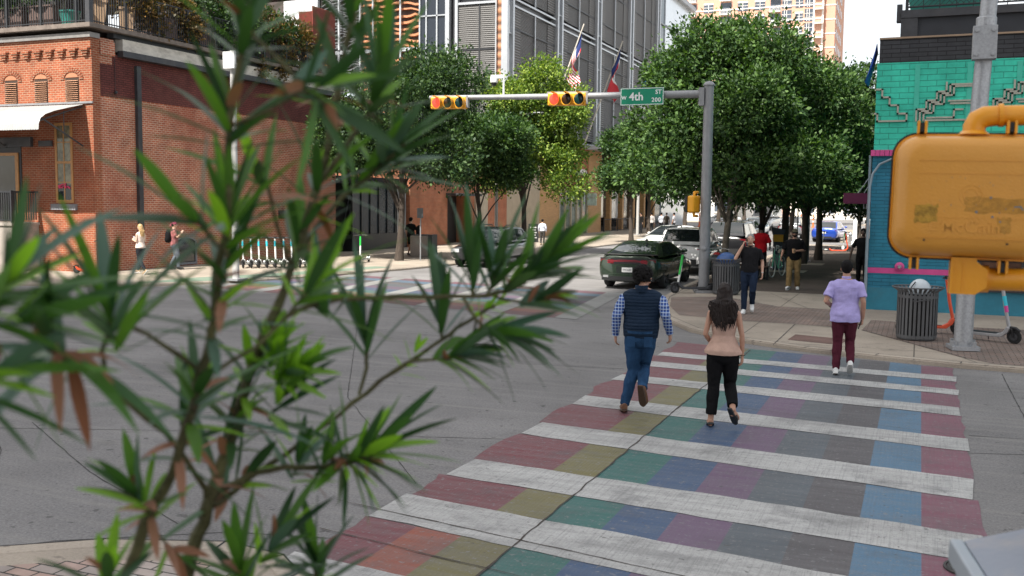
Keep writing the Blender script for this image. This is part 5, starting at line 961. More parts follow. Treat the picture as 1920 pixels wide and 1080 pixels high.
q.build('slat_wall', mat('brown_slats', (.11, .05, .03), .7), pt)
for x in (-1.5, -.5, .6, 1.7): q = MB(); q.box(x - .07, x + .07, -.1, .0, 0, 3.4); q.build('post', mat('dark_timber', (.07, .05, .04), .8), pt)
q = MB(); q.box(-2, 2.2, -1.2, 1.2, 3.4, 3.6); q.build('roof', M_char, pt)
GBAR = 'orange barricade posts up the street'; rb = thing('barricade_post', 'far orange barricade post right of the white van, first from the van', 'barricade', (-12.6, 118, 0), 0, GBAR); q = MB(); q.lathe([(.2, 0), (.2, .1), (.09, .12), (.07, 1.5), (.001, 1.52)], seg=10, cap=False); q.build('post', mat('safety_orange', (.85, .16, .03), .5), rb); q = MB()
for z in (.6, 1.0): q.lathe([(.1, z), (.1, z + .18), (.08, z + .18)], seg=10, cap=False)
q.build('reflective_band', M_signw, rb)
for k, (x, y) in enumerate(((-12.0, 119), (-11.3, 118.5), (-10.7, 118), (-23.0, 112))): dup(rb, (x, y, 0), 0, 'far orange barricade post right of the white van, %s from the van' % ('second', 'third', 'fourth')[k] if k < 3 else 'far orange barricade post between two trunks above the white sedan')
# flags on the office block
def flag(y, cols, lab, L_=9.2):
    o = thing('flagpole', lab, 'flag', (-25.4, y, 7.4), 0, 'flagpoles on the office block'); d = Vector((.36, -.02, .93)).normalized(); q = MB(); q.cyl((0, 0, 0), d * L_, .07, 8, 0, .045); q.build('pole', M_cream, o)
    q = MB(); nu, nv = 14, 12; top = d * (L_ - .5); vs = []; mi = []
    for i in range(nu + 1):
        for j in range(nv + 1):
            f = i / nu; s = j / nv; p = top - d * (f * 1.9) + Vector((-.05, -.1, 0)) * 0; hang = Vector((-.10 - .18 * math.sin(s * 9 + f * 3) * s, -.10 * math.sin(s * 11 + f), -1.0)) * (s * 2.7)
            vs.append(p * 1.0 + hang + d * 0 + Vector((.05 * math.sin(s * 8), .12 * math.sin(s * 7 + f * 4), 0)))
    for i in range(nu):
        for j in range(nv): q.add([vs[i * (nv + 1) + j], vs[(i + 1) * (nv + 1) + j], vs[(i + 1) * (nv + 1) + j + 1], vs[i * (nv + 1) + j + 1]], [(0, 1, 2, 3)], cols(i / nu, j / nv))
    q.build('flag', [mat('flag_blue', (.02, .04, .16), .8), mat('flag_red', (.50, .03, .04), .8), mat('flag_white', (.7, .7, .7), .8), mat('flag_azure', (.05, .18, .5), .8)], o, smooth=True)
flag(68, lambda u, v: (0 if (v < .35 and u < .55) else (1 if int(u * 13) % 2 == 0 else 2)), 'flagpole with a red and white striped flag, leftmost of the three', 8.25); flag(77.5, lambda u, v: 0 if v < .3 else (2 if u < .12 else 1), 'flagpole with a red, white and navy flag, middle of the three', 8.5); flag(86.75, lambda u, v: 3 if v < .65 else 2, 'flagpole with a blue and white flag, partly behind the big tree', 8.5)
# foreground pedestrian signal, seen from the back
pc = D(1818, 370, 3.2)
ps = thing('pedestrian_signal', 'large yellow pedestrian signal seen from behind at the right edge, with scratched stickers', 'pedestrian signal', pc, R(20) + R(-26 + 8)); ps.rotation_euler = (R(-2), R(1.0), R(2))
def rring(w, h, r, y, n=8):
    P = []
    for (cx, cz, a0) in ((w - r, h - r, 0), (-w + r, h - r, 90), (-w + r, -h + r, 180), (w - r, -h + r, 270)):
        for i in range(n + 1): a = R(a0 + 90 * i / n); P.append((cx + r * math.cos(a), y, cz + r * math.sin(a)))
    return P
def loftr(mb, rings, mi=0, cap0=True, cap1=True):
    n = len(rings[0]); vs = [p for r_ in rings for p in r_]; fs = [(i * n + k, i * n + (k + 1) % n, (i + 1) * n + (k + 1) % n, (i + 1) * n + k) for i in range(len(rings) - 1) for k in range(n)]
    if cap0: fs.append(tuple(range(n - 1, -1, -1)))
    if cap1: fs.append(tuple(range((len(rings) - 1) * n, len(rings) * n)))
    mb.add(vs, fs, mi)
M_sig = mat('weathered_signal_yellow', (.60, .275, .040), .42, 0, .05, 3, .10, 120, dirt=(.44, .20, .03, .35), dscale=5); M_sig2 = mat('signal_pipe_yellow', (.72, .30, .012), .4, 0, .05, 4, .06, 90)
HW, HH = .242, .205
q = MB(); loftr(q, [rring(HW - .012, HH - .012, .07, .06), rring(HW - .012, HH - .012, .07, -.02), rring(HW - .016, HH - .016, .066, -.05), rring(HW - .022, HH - .022, .07, -.075), rring(HW - .034, HH - .034, .07, -.094), rring(HW - .055, HH - .052, .06, -.104), rring(HW - .09, HH - .085, .05, -.107)]); hb_ = q
q = MB(); loftr(q, [rring(HW, HH, .078, .02), rring(HW, HH, .078, -.012), rring(HW - .008, HH - .008, .074, -.012)], cap0=False, cap1=False); loftr(q, [rring(HW - .0, HH - .0, .078, .02), rring(HW - .01, HH - .01, .074, .12)], cap0=False, cap1=False); q.build('gasket', M_blk, ps, smooth=True)
q = MB(); loftr(q, [rring(HW - .006, HH - .006, .075, -.012), rring(HW - .006, HH - .006, .075, -.022), rring(HW - .012, HH - .012, .071, -.022)], cap0=False, cap1=False); q.build('rim', M_sig2, ps, smooth=True)
q = MB(); put_text(q, 'McCain', .056, (.0, -.1068, -.098), (1, 0, 0), (0, 0, 1), depth=.0022, bold=.0006); 
for k in range(3): q.add([(-.128 + .014 * k * .3, -.1085, -.112 + k * .011), (-.098 + .014 * k * .3, -.1085, -.112 + k * .011), (-.092 + .014 * k * .3, -.1085, -.105 + k * .011), (-.122 + .014 * k * .3, -.1085, -.105 + k * .011)], [(0, 1, 2, 3)])
q.build('embossed_lettering', M_sig, ps)
q = MB(); q.box(-.16, .16, -.1082, -.1068, .0675, .0685); q.box(-.16, .16, -.1082, -.1068, -.0675 - .002, -.0685); q.box(-.16, .16, -.1082, -.1068, -.134, -.133); q.box(-.16, .16, -.1082, -.1068, .108, .109)
for r_ in (.02, .033): q.torus((-.005, -.107, .0), r_, .0012, 28, 5, 'y')
q.build('moulded_lines', M_sig, ps)
M_stk = mat('sticker_residue', (.36, .20, .02), .75, 0, .45, 60, .3, 200, dirt=(.6, .35, .05, .8), dscale=22); M_stk2 = mat('sticker_faded', (.42, .20, .025), .7, 0, .25, 50, .2, 200, dirt=(.50, .25, .05, .7), dscale=18)
def ragged(mb, x0, x1, z0, z1, y, seed, n=9, a=.004):
    g = random.Random(seed); P = [(x0 + (x1 - x0) * i / n, z0 + g.uniform(-a, a)) for i in range(n)] + [(x1 + g.uniform(-a, a), z0 + (z1 - z0) * i / n) for i in range(n)] + [(x1 - (x1 - x0) * i / n, z1 + g.uniform(-a, a)) for i in range(n)] + [(x0 + g.uniform(-a, a), z1 - (z1 - z0) * i / n) for i in range(n)]; mb.poly([(p[0], y, p[1]) for p in P])
q = MB(); ragged(q, -.162, -.098, -.088, -.03, -.1078, 1); q.build('sticker', M_stk, ps, fix=False)
q = MB(); ragged(q, -.02, .155, -.052, -.004, -.1078, 2); ragged(q, .072, .112, -.112, -.066, -.1078, 3); q.build('sticker', M_stk2, ps, fix=False)
q = MB(); g_ = random.Random(5)
for k in range(34): x, z = g_.uniform(-.12, .16), g_.uniform(-.06, .06); w = g_.uniform(.001, .003); q.poly([(x, -.1081, z), (x + w, -.1081, z + g_.uniform(0, .003)), (x + w * .6, -.1081, z + w * 3)])
for x, z in ((.052, -.004), (.15, -.008), (.014, -.05), (.06, -.064), (.082, -.078)): q.poly([(x + .004 * math.cos(a) * g_.uniform(.6, 1.3), -.1081, z + .004 * math.sin(a) * g_.uniform(.6, 1.3)) for a in np.linspace(0, 5.6, 8)])
q.poly([(.118, -.1081, -.03), (.138, -.1081, -.027), (.146, -.1081, -.04), (.142, -.1081, -.042), (.135, -.1081, -.033), (.118, -.1081, -.034)]); hb_.add(q.v, q.f, 1); hb_.build('housing', [M_sig, mat('chip_grey', (.16, .17, .17), .7)], ps, smooth=True)
for x, z in ((-.132, -.142), (.106, -.146)): q = MB(); q.lathe([(.001, -.109), (.0035, -.109), (.0035, -.106)], (x, 0, z), 8, axis='y', cap=False); q.build('screw', M_blk, ps)
for x in (-.155, .105):
    for s, zz in ((1, HH), (-1, -HH)):
        q = MB()
        for dx in (-.011, .011): q.box(x + dx - .004, x + dx + .004, -.052, -.012, min(zz - s * .006, zz + s * .034), max(zz - s * .006, zz + s * .034))
        hg = q.build('hinge_lug', M_sig2, ps, bevel=.002); q = MB(); q.cyl((x - .017, -.03, zz + s * .024), (x + .017, -.03, zz + s * .024), .0045, 8); q.box(x - .006, x + .006, -.045, -.01, min(zz, zz + s * .03), max(zz, zz + s * .03)); q.build('hinge_pin', M_blk, hg)
q = MB(); q.tube([(0, .0, HH - .01), (0, 0, HH + .02), (.008, 0, HH + .04), (.03, 0, HH + .052), (.06, 0, HH + .055), (1.0, .08, HH + .085)], [.034, .034, .034, .034, .032, .032], 20); q.tube([(.068, 0, HH + .056), (.082, 0, HH + .057)], .037, 20); q.tube([(0, 0, HH - .006), (0, 0, HH + .006)], [.05, .036], 18); q.build('upper_arm', M_sig2, ps, smooth=True)
q = MB(); q.box(-.045, .03, -.05, .05, -HH - .105, -HH + .012); q.add([(.03, -.05, -HH), (.062, -.05, -HH - .025), (.062, -.05, -HH - .08), (.03, -.05, -HH - .105), (.03, .05, -HH), (.062, .05, -HH - .025), (.062, .05, -HH - .08), (.03, .05, -HH - .105)], [(0, 3, 2, 1), (4, 5, 6, 7), (0, 1, 5, 4), (1, 2, 6, 5), (2, 3, 7, 6)]); q.tube([(.05, 0, -HH - .055), (1.0, .08, -HH - .03)], .036, 20); q.tube([(.045, 0, -HH - .055), (.07, 0, -HH - .054)], .044, 20); q.box(-.034, -.03, -.052, -.05, -HH - .1, -HH); q.box(-.01, -.006, -.052, -.05, -HH - .1, -HH); q.build('lower_arm', M_sig2, ps, bevel=.006, smooth=True)
q = MB(); q.cyl((.95, .08, -2.4), (.95, .08, .9), .07, 16); q.build('support_pole', M_galv, ps)
# grey traffic cabinet at the lower right
M_cab = mat('cabinet_grey_blue', (.22, .26, .32), .38, .35, .06, 4, .05, 60, dirt=(.40, .36, .33, .5), dscale=5); M_cab2 = mat('cabinet_edge', (.34, .385, .43), .4, .3, .06, 3)
A = D(1783, 1010, 2.35); Bp = D(1898, 990, 2.75); ca = thing('traffic_cabinet', 'pale grey-blue metal cabinet with a sloped lid at the lower right corner', 'cabinet', (A.x, A.y, 0), R(9)); zt = A.z
q = MB(); q.box(.012, .8, -1.2, -.012, 0, zt - .02); q.build('body', M_cab, ca)
q = MB(); q.box(-.004, .027, -1.2, .004, zt - .055, zt); q.build('lid_edge', M_cab2, ca, bevel=.006)
q = MB(); q.add([(.031, .01, zt - .006), (.165, .02, zt + .032), (.165, -1.2, zt + .032), (.031, -1.2, zt - .006), (.031, .01, zt - .05), (.165, .02, zt - .01), (.165, -1.2, zt - .01), (.031, -1.2, zt - .05)], [(3, 2, 1, 0), (0, 1, 5, 4), (0, 4, 7, 3), (2, 6, 5, 1)]); q.build('sloped_lid', M_cab, ca)
q = MB(); q.add([(.167, .02, zt + .034), (.8, .02, zt + .0), (.8, -1.2, zt + .0), (.167, -1.2, zt + .034), (.167, .02, zt - .02), (.8, .02, zt - .05)], [(3, 2, 1, 0), (0, 1, 5, 4)]); q.build('lid_panel', M_cab2, ca)
# ================================================================ VEHICLES
def smooth_interp(x, xs, ys):
    i = max(0, min(len(xs) - 2, int(np.searchsorted(xs, x) - 1))); t = (x - xs[i]) / (xs[i + 1] - xs[i]); t = max(0, min(1, t)); t = t * t * (3 - 2 * t) * .6 + t * .4; return ys[i] + (ys[i + 1] - ys[i]) * t
def paint(name, col, metal=.4, rough=.3): return mat(name, col, rough, metal, .04, 2, coat=.9)
M_cglass = mat('car_glass', (.012, .016, .018), .03, 0, .1, 1, spec=.9); M_rim = mat('dark_alloy', (.045, .045, .048), .35, .8); M_rims = mat('silver_alloy', (.45, .46, .47), .3, .85)
M_tail = mat('tail_lamp_red', (.16, .008, .012), .15, coat=.6); M_head = mat('head_lamp', (.55, .57, .58), .12, .3); M_trim = mat('black_trim', (.014, .014, .015), .5); M_plate = mat('number_plate', (.62, .62, .60), .5, 0, .2, 60)
def car(name, label, loc, rz, P, group='cars in the street'):
    Lh, Wd, H = P['L'] / 2, P['W'] / 2, P['H']; o = thing(name, label, P.get('cat', 'car'), loc, rz, group); pm_ = P['paint']; zb = P.get('zb', .22); n_ = P.get('n', 4.2)
    ys = [-Lh, -Lh + .05, -Lh + .16, -Lh + .4, -Lh * .55, 0, Lh * .5, Lh - .5, Lh - .2, Lh - .06, Lh]
    hw = [Wd * f for f in P.get('hw', (.80, .89, .95, .985, 1, 1, 1, .985, .93, .84, .70))]
    zt = P['zt']; zbs = [zb + .10, zb + .04, zb + .0, zb, zb - .02, zb - .02, zb - .02, zb, zb + .02, zb + .06, zb + .14]
    zts = [zt[0] - .10, zt[0] - .03, zt[0], zt[0], zt[1], zt[1], zt[2], zt[3] + .04, zt[3], zt[3] - .05, zt[3] - .16]
    st = np.unique(np.concatenate([np.linspace(-Lh, Lh, 44), ys])); q = MB(); seg = 40; vs = []
    for y in st:
        a = smooth_interp(y, ys, hw); b0 = smooth_interp(y, ys, zbs); b1 = smooth_interp(y, ys, zts); zc, hh = (b0 + b1) / 2, (b1 - b0) / 2
        for k in range(seg):
            an = 2 * math.pi * k / seg; c, s = math.cos(an), math.sin(an); ex = abs(c) ** (2 / n_); ez = abs(s) ** (2 / n_); x = a * math.copysign(ex, c); z = zc + hh * math.copysign(ez, s)
            f = (z - zc) / max(hh, .01); x *= 1 - .055 * max(0, f) ** 2 - .05 * max(0, -f) ** 2
            vs.append((x, y, z + (.025 * (1 - (x / a) ** 2) if f > .9 else 0)))
    N_ = len(st); q.add(vs, [(i * seg + k, i * seg + (k + 1) % seg, (i + 1) * seg + (k + 1) % seg, (i + 1) * seg + k) for i in range(N_ - 1) for k in range(seg)] + [tuple(range(seg - 1, -1, -1)), tuple(range((N_ - 1) * seg, N_ * seg))])
    body = q.build('body', [pm_, M_trim], o, smooth=True)
    ax_f, ax_r, wr = P.get('axf', Lh - .95), P.get('axr', -Lh + 1.0), P.get('wr', .35)
    q = MB()
    for y in (ax_f, ax_r): q.cyl((-Wd - .1, y, wr), (Wd + .1, y, wr), wr + .055, 28)
    cut = q.build('wheel_cut', M_trim); md = body.modifiers.new('arch', 'BOOLEAN'); md.operation = 'DIFFERENCE'; md.object = cut; md.solver = 'EXACT'; baked(body); bpy.data.objects.remove(cut)
    body.data.polygons.foreach_set('use_smooth', [True] * len(body.data.polygons)); body.data.set_sharp_from_angle(angle=R(35))
    q = MB(); q.box(-Wd + .12, Wd - .12, ax_r - .45, ax_f + .45, zb + .02, zb + .32); q.build('underbody', M_trim, body)
    # cabin
    rb, rr, rf, fb = P['cab']; zB = P.get('belt', zt[1]) - .03; hb, ht = P.get('cw', (Wd * .90, Wd * .66))
    def cab(u, v):
        y = rb + (fb - rb) * u; z1 = smooth_interp(y, [rb, rr, (rr + rf) / 2, rf, fb], [P.get('zrb', zB), H - .03, H, H - .02, zB]); z1 = max(z1, zB); k = (z1 - zB) / (H - zB)
        wb, wt = hb, hb + (ht - hb) * k; s = -1 if v < 0 else 1; w = abs(v)
        if w > .5: t = (1 - w) / .5; return Vector((s * (wb + (wt - wb) * t ** .9), y, zB + (z1 - zB) * (t ** 1.05) * .96))
        t = w / .5; return Vector((s * wt * t, y, zB + (z1 - zB) * (.96 + .04 * (1 - t ** 2.5))))
    def patch(nm, u0, u1, v0, v1, m, off=0.0, nu=14, nv=10, par=o, tap=0.0, tap2=0.0):
        q = MB(); vs = []
        for i in range(nu + 1):
            for j in range(nv + 1):
                f = j / nv; v = v0 + (v1 - v0) * f; a0, a1 = u0 + tap * f, u1 - tap2 * f; u = a0 + (a1 - a0) * i / nu; p = cab(u, v); e = .004; nn = (cab(min(1, u + e), v) - cab(max(0, u - e), v)).cross(cab(u, min(1, v + e)) - cab(u, max(-1, v - e)))
                if nn.length > 1e-9: nn.normalize()
                if nn.dot(p - Vector((0, p.y * .6, zB - .2))) < 0: nn = -nn
                vs.append(p + nn * off)
        q.add(vs, [(i * (nv + 1) + j, (i + 1) * (nv + 1) + j, (i + 1) * (nv + 1) + j + 1, i * (nv + 1) + j + 1) for i in range(nu) for j in range(nv)]); return q.build(nm, m, par, smooth='all')
    patch('roof', 0, 1, -1, 1, P.get('roofm', pm_), 0, 40, 32)
    ur, uf = (rr - rb) / (fb - rb), (rf - rb) / (fb - rb)
    patch('rear_window', max(.03, ur * .12), ur * .94, -.44, .44, M_cglass, .007); patch('windshield', uf + (1 - uf) * .08, 1 - (1 - uf) * .08, -.44, .44, M_cglass, .007)
    um = P.get('um', ur + (uf - ur) * .5 + .02); k0 = P.get('k0', ur * .55); k1 = 1 - (1 - uf) * .45
    for s in (-1, 1):
        patch('side_window', k0, um - .012, s * .95, s * .57, M_cglass, .007, tap=(ur - k0) * .9, tap2=0); patch('side_window', um + .012, k1, s * .95, s * .57, M_cglass, .007, tap=0, tap2=(k1 - uf) * .95)
        q = MB(); q.ball((s * (hb + .10), fb - .55, zB + .10), .10, .07, .07, 12, 8); q.build('mirror', P.get('mirm', pm_), o, smooth=True)
        for y in (ax_f, ax_r):
            q = MB(); q.lathe([(wr * .62, .11), (wr * .9, .115), (wr, .07), (wr, -.07), (wr * .9, -.115), (wr * .6, -.11)], (s * (Wd - .125), y, wr), 28, axis='x', cap=False); w_ = q.build('wheel', M_rub, o, smooth=True)
            q = MB(); q.lathe([(.001, s * .05), (wr * .64, s * .02)], (s * (Wd - .12), y, wr), 20, 0, 'x', False); q.torus((s * (Wd - .045), y, wr), wr * .62, .018, 24, 6, 'x')
            for k in range(10): a = k * math.pi / 5 + .2; q.tube([(s * (Wd - .035), y + .05 * math.cos(a), wr + .05 * math.sin(a)), (s * (Wd - .045), y + wr * .62 * math.cos(a), wr + wr * .62 * math.sin(a))], .017, 5)
            q.lathe([(.001, s * .1), (.06, s * .09), (.06, s * .05)], (s * (Wd - .12), y, wr), 12, 0, 'x', False); q.build('rim', P.get('rim', M_rim), w_)
        q = MB()
        for y in ((rr + rf) / 2 - .05, ): q.box(s * (Wd - .02) - .012, s * (Wd - .02) + .012, y - .1, y + .08, zB - .2, zB - .17); q.box(s * (Wd - .02) - .012, s * (Wd - .02) + .012, y + .85, y + 1.0, zB - .2, zB - .17)
        q.build('door_handle', M_trim, o)
    def strip(nm, end, x0, x1, z0, z1, m, off=.012, curve=.16, nx=18):
        q = MB(); vs = []
        for i in range(nx + 1):
            x = x0 + (x1 - x0) * i / nx; y = end * (Lh + off) - end * curve * (abs(x) / Wd) ** 5
            zz = (z0, z1) if not callable(z0) else (z0(x), z1(x))
            vs += [(x, y - end * (.02), zz[0]), (x, y, zz[0]), (x, y, zz[1]), (x, y - end * .02, zz[1])]
        fs = [(i * 4 + k, (i + 1) * 4 + k, (i + 1) * 4 + (k + 1) % 4, i * 4 + (k + 1) % 4) for i in range(nx) for k in range(4)] + [(0, 1, 2, 3), (nx * 4, nx * 4 + 3, nx * 4 + 2, nx * 4 + 1)]
        q.add(vs, fs); return q.build(nm, m, o)
    P['detail'](o, strip, Lh, Wd, P); return o
def det_common(o, strip, Lh, Wd, P):
    zt = P['zt']
    for s in (-1, 1): strip('tail_light', -1, s * Wd * .60, s * Wd * .90, zt[0] - .28, zt[0] - .14, M_tail); strip('headlight', 1, s * Wd * .45, s * Wd * .80, zt[3] - .22, zt[3] - .12, M_head, .02)
    strip('grille', 1, -Wd * .4, Wd * .4, .36, zt[3] - .2, M_trim, .015); strip('bumper_trim', -1, -Wd * .75, Wd * .75, .28, .42, M_trim); strip('front_bumper', 1, -Wd * .68, Wd * .68, .24, .34, M_trim, .012); strip('number_plate', -1, -.16, .16, .62, .78, M_plate, .025); strip('number_plate', 1, -.16, .16, .40, .52, M_plate, .025)
def det_charger(o, strip, Lh, Wd, P):
    f = lambda x: .06 * max(0, min(1, (abs(x) / Wd - .25) * 4))
    strip('tail_light_panel', -1, -Wd * .90, Wd * .90, lambda x: .78 + f(x) * -.4, lambda x: .95 - f(x) * 0, M_trim, .008)
    for x0, x1 in ((-.88, -.44), (.44, .88)): strip('tail_light', -1, Wd * x0, Wd * x1, .785, .905, M_tail, .016)
    strip('light_bar', -1, -Wd * .86, Wd * .86, lambda x: .878 - f(x) * .5, lambda x: .895 - f(x) * .5, mat('lamp_strip', (.30, .035, .05), .25), .022); strip('light_strip', -1, -Wd * .86, Wd * .86, lambda x: .80 + (0 if abs(x) > .5 else .04), lambda x: .812 + (0 if abs(x) > .5 else .04), mat('lamp_strip', (.45, .05, .07), .25), .02)
    for s in (-1, 1): strip('reflector', -1, s * .66 * Wd, s * .88 * Wd, .70, .735, mat('chrome_strip', (.5, .55, .5), .2, .8), .014)
    q = MB(); vs = []
    for i in range(21): x = -Wd * .9 + Wd * 1.8 * i / 20; y = -Lh + .02 + .22 * (abs(x) / Wd) ** 4; vs += [(x, y + .20, 1.055), (x, y - .02, 1.075), (x, y - .03, 1.055), (x, y + .20, 1.03)]
    q.add(vs, [(i * 4 + k, (i + 1) * 4 + k, (i + 1) * 4 + (k + 1) % 4, i * 4 + (k + 1) % 4) for i in range(20) for k in range(4)]); q.build('spoiler', M_trim, o, smooth=True)
    strip('plate_recess', -1, -.34, .34, .50, .70, mat('charger_shadow', (.012, .018, .014), .4), .006); strip('number_plate', -1, -.16, .16, .53, .67, M_plate, .02); q = MB(); put_text(q, 'TMC·6380', .062, (0, -Lh - .035, .60), (1, 0, 0), (0, 0, 1), depth=.001); q.build('plate_characters', mat('plate_ink', (.03, .03, .06), .5), o)
    strip('bumper_trim', -1, -Wd * .84, Wd * .84, .27, .40, M_trim, .01); strip('bumper_crease', -1, -Wd * .88, Wd * .88, .468, .48, mat('crease_light', (.06, .09, .06), .3, .4, coat=.8), .012)
    for s in (-1, 1): strip('exhaust_tip', -1, s * Wd * .60, s * Wd * .78, .36, .43, M_chr, .03, .12); strip('headlight', 1, s * Wd * .45, s * Wd * .80, .62, .72, M_head, .02)
    strip('grille', 1, -Wd * .5, Wd * .5, .40, .58, M_trim, .015); q = MB(); q.ball((.2, -1.05, 1.44), .04, .1, .045); q.build('antenna', M_trim, o)
def det_suv(o, strip, Lh, Wd, P):
    zt = P['zt']
    for s in (-1, 1): strip('tail_light', -1, s * Wd * .66, s * Wd * .93, zt[0] - .42, zt[0] - .10, M_tail); strip('headlight', 1, s * Wd * .45, s * Wd * .82, zt[3] - .24, zt[3] - .1, M_head, .02); q = MB(); q.tube([(s * Wd * .60, P['cab'][1] + .15, P['H'] + .0), (s * Wd * .60, P['cab'][1] + .3, P['H'] + .05), (s * Wd * .60, P['cab'][2] - .2, P['H'] + .05), (s * Wd * .60, P['cab'][2], P['H'] - .01)], .02, 6); q.build('roof_rail', M_trim, o)
    strip('bumper', -1, -Wd * .86, Wd * .86, .32, .58, M_trim, .02); strip('number_plate', -1, -.16, .16, .72, .86, M_plate, .02); strip('badge', -1, -.06, .06, .96, 1.03, M_chr, .02, nx=6); strip('grille', 1, -Wd * .4, Wd * .4, .45, .75, M_trim, .02)
SED = dict(L=4.75, W=1.83, H=1.45, zt=(1.0, .93, .92, .74), cab=(-2.0, -.9, .15, 1.35), belt=.95, detail=det_common)
SUV = dict(L=4.65, W=1.85, H=1.70, zt=(1.06, 1.04, 1.02, .86), cab=(-2.27, -1.85, .35, 1.35), belt=1.06, zrb=1.1, cw=(.84, .66), wr=.36, detail=det_suv, zb=.26, k0=.03)
car('sports_saloon', 'dark green muscle saloon parked with its tail towards the crossing', (-8.05, 31.35, 0), 0, dict(L=5.05, W=1.92, H=1.41, zt=(1.05, .98, .98, .80), cab=(-2.15, -.85, .25, 1.45), belt=1.0, zrb=1.04, cw=(.86, .60), wr=.375, axr=-1.48, axf=1.55, paint=paint('dark_green_paint', (.022, .040, .022), .35, .25), detail=det_charger, um=.50))
car('white_suv', 'white suv parked in front of the green saloon, behind the signal mast', (-8.05, 38.2, 0), 0, dict(SUV, paint=paint('white_paint', (.70, .70, .69), .0), rim=M_rims))
car('black_suv', 'black suv with tinted rear glass parked ahead of the white suv', (-8.15, 48.0, 0), 0, dict(SUV, L=4.95, W=1.98, H=1.80, zt=(1.12, 1.10, 1.08, .9), belt=1.12, zrb=1.16, cab=(-2.42, -1.95, .3, 1.4), cw=(.90, .72), paint=paint('black_paint', (.010, .010, .012), .2)))
w = car('white_sedan', 'white sedan driving towards the crossing beside the cafe', (-12.1, 52.0, 0), R(158), dict(SED, paint=paint('white_paint', (.70, .70, .69), .0), rim=M_rims))
car('dark_crossover', 'dark grey crossover with a roof rack parked by the left kerb', (-16.25, 37.6, 0), R(180), dict(SUV, L=4.6, H=1.58, zt=(1.04, .98, .97, .84), belt=1.0, zrb=1.06, cab=(-2.2, -1.5, .0, 1.35), paint=paint('graphite_paint', (.035, .036, .040), .5, .3)))
def det_van(o, strip, Lh, Wd, P): det_common(o, strip, Lh, Wd, P)
car('white_van', 'white high-roof van far up the street between two trunks', (-14.6, 105, 0), R(176), dict(L=5.9, W=2.0, H=2.75, zt=(1.35, 1.35, 1.32, 1.0), belt=1.38, zrb=1.4, cab=(-2.93, -2.8, 1.35, 2.35), cw=(.97, .86), wr=.36, paint=paint('van_white', (.62, .63, .63), 0), detail=det_van, um=.62, k0=.55, cat='van'))
car('pale_hatchback', 'pale silver-blue car in front of the white van', (-12.6, 84, 0), R(180), dict(SED, L=4.3, H=1.5, paint=paint('pale_blue_paint', (.50, .58, .64), .3)))
car('dark_hatchback', 'small dark car just above the roof of the black suv', (-11.8, 74, 0), R(180), dict(SED, L=4.2, paint=paint('black_paint', (.010, .010, .012), .2)))
car('blue_sedan', 'bright blue sedan facing away in the alley by the far scooters', (-5.9, 74.5, 0), R(-6), dict(SED, paint=paint('blue_paint', (.015, .06, .36), .3)))
car('silver_suv', 'silver pickup-like suv parked far behind the trunks', (-9.1, 80, 0), R(0), dict(SUV, paint=paint('silver_paint', (.30, .31, .32), .6)))
car('white_coupe', 'white car crossing the far street under the trees', (-22.5, 122, 0), R(90), dict(SED, paint=paint('white_paint', (.70, .70, .69), .0)))
# motorcycle next to the bag
mc = thing('motorcycle', 'black motorcycle parked between the pale trunk and the benches', 'motorcycle', (-6.1, 32.6, KH), R(95))
for nm_, x in (('front_wheel', .68), ('rear_wheel', -.62)): q = MB(); q.torus((x, 0, .3), .24, .06, 24, 8, 'y'); q.lathe([(.001, -.03), (.12, -.03), (.12, .03), (.001, .03)], (x, 0, .3), 12, axis='y'); q.build(nm_, M_rub, mc, smooth=True)
q = MB(); q.tube([(.68, 0, .3), (.5, 0, .75), (.42, 0, 1.0)], .035, 8); q.tube([(.45, -.36, 1.02), (.4, -.12, 1.06), (.4, .12, 1.06), (.45, .36, 1.02)], .015, 6); q.ball((.52, 0, .88), .09, .1, .1, 10, 7); q.build('fork', M_chr, mc, smooth=True); q = MB(); q.ball((.15, 0, .82), .3, .15, .13, 12, 8); q.build('tank', mat('red_tank', (.25, .02, .02), .3), mc, smooth=True); q = MB(); q.tube([(-.1, 0, .78), (-.4, 0, .76), (-.75, 0, .84)], [.1, .13, .07], 10, flat=1.2); q.build('saddle', M_trim, mc, smooth=True); q = MB(); q.box(-.25, .28, -.14, .14, .28, .62); q.tube([(.1, .16, .3), (-.4, .18, .32), (-.8, .18, .36)], .045, 8); q.build('engine', mat('engine_metal', (.10, .10, .10), .4, .7), mc)

# ================================================================ PEOPLE
def remesh(mb, name, m, parent, vox, it=3, wr=0.0, seed=0, fr=9.0):
    o = mb.build(name, m, None); md = o.modifiers.new('r', 'REMESH'); md.mode = 'VOXEL'; md.voxel_size = vox; md.adaptivity = 0
    if it: s = o.modifiers.new('s', 'SMOOTH'); s.iterations = it; s.factor = .5
    baked(o); me = o.data
    if wr:
        n = len(me.vertices); co = np.empty(n * 3, np.float32); me.vertices.foreach_get('co', co); no = np.empty(n * 3, np.float32); me.vertices.foreach_get('normal', no); co = co.reshape(-1, 3); no = no.reshape(-1, 3)
        d = np.array([noise.noise(Vector((c[0] * fr + c[2] * fr * .5 + seed, c[1] * fr, c[2] * fr * 1.2 - c[0] * 4))) + .5 * noise.noise(Vector((c[0] * fr * 2.2 - c[2] * 6, c[1] * fr * 2 + seed, c[2] * fr * 2.4))) for c in co]); co += no * (d * wr)[:, None].astype(np.float32); me.vertices.foreach_set('co', co.ravel())
    me.polygons.foreach_set('use_smooth', [True] * len(me.polygons)); me.update(); o.parent = parent; return o
def V3(*a): return Vector(a)
def limb(mb, a, b, c, r, seg=12, ext=0.0, ks=1.0):
    a, b, c = Vector(a), Vector(b), Vector(c); pts = [a, a.lerp(b, .35), a.lerp(b, .75), b, b.lerp(c, .3), b.lerp(c, .7), c]; mb.tube(pts, [x * ks for x in r], seg)
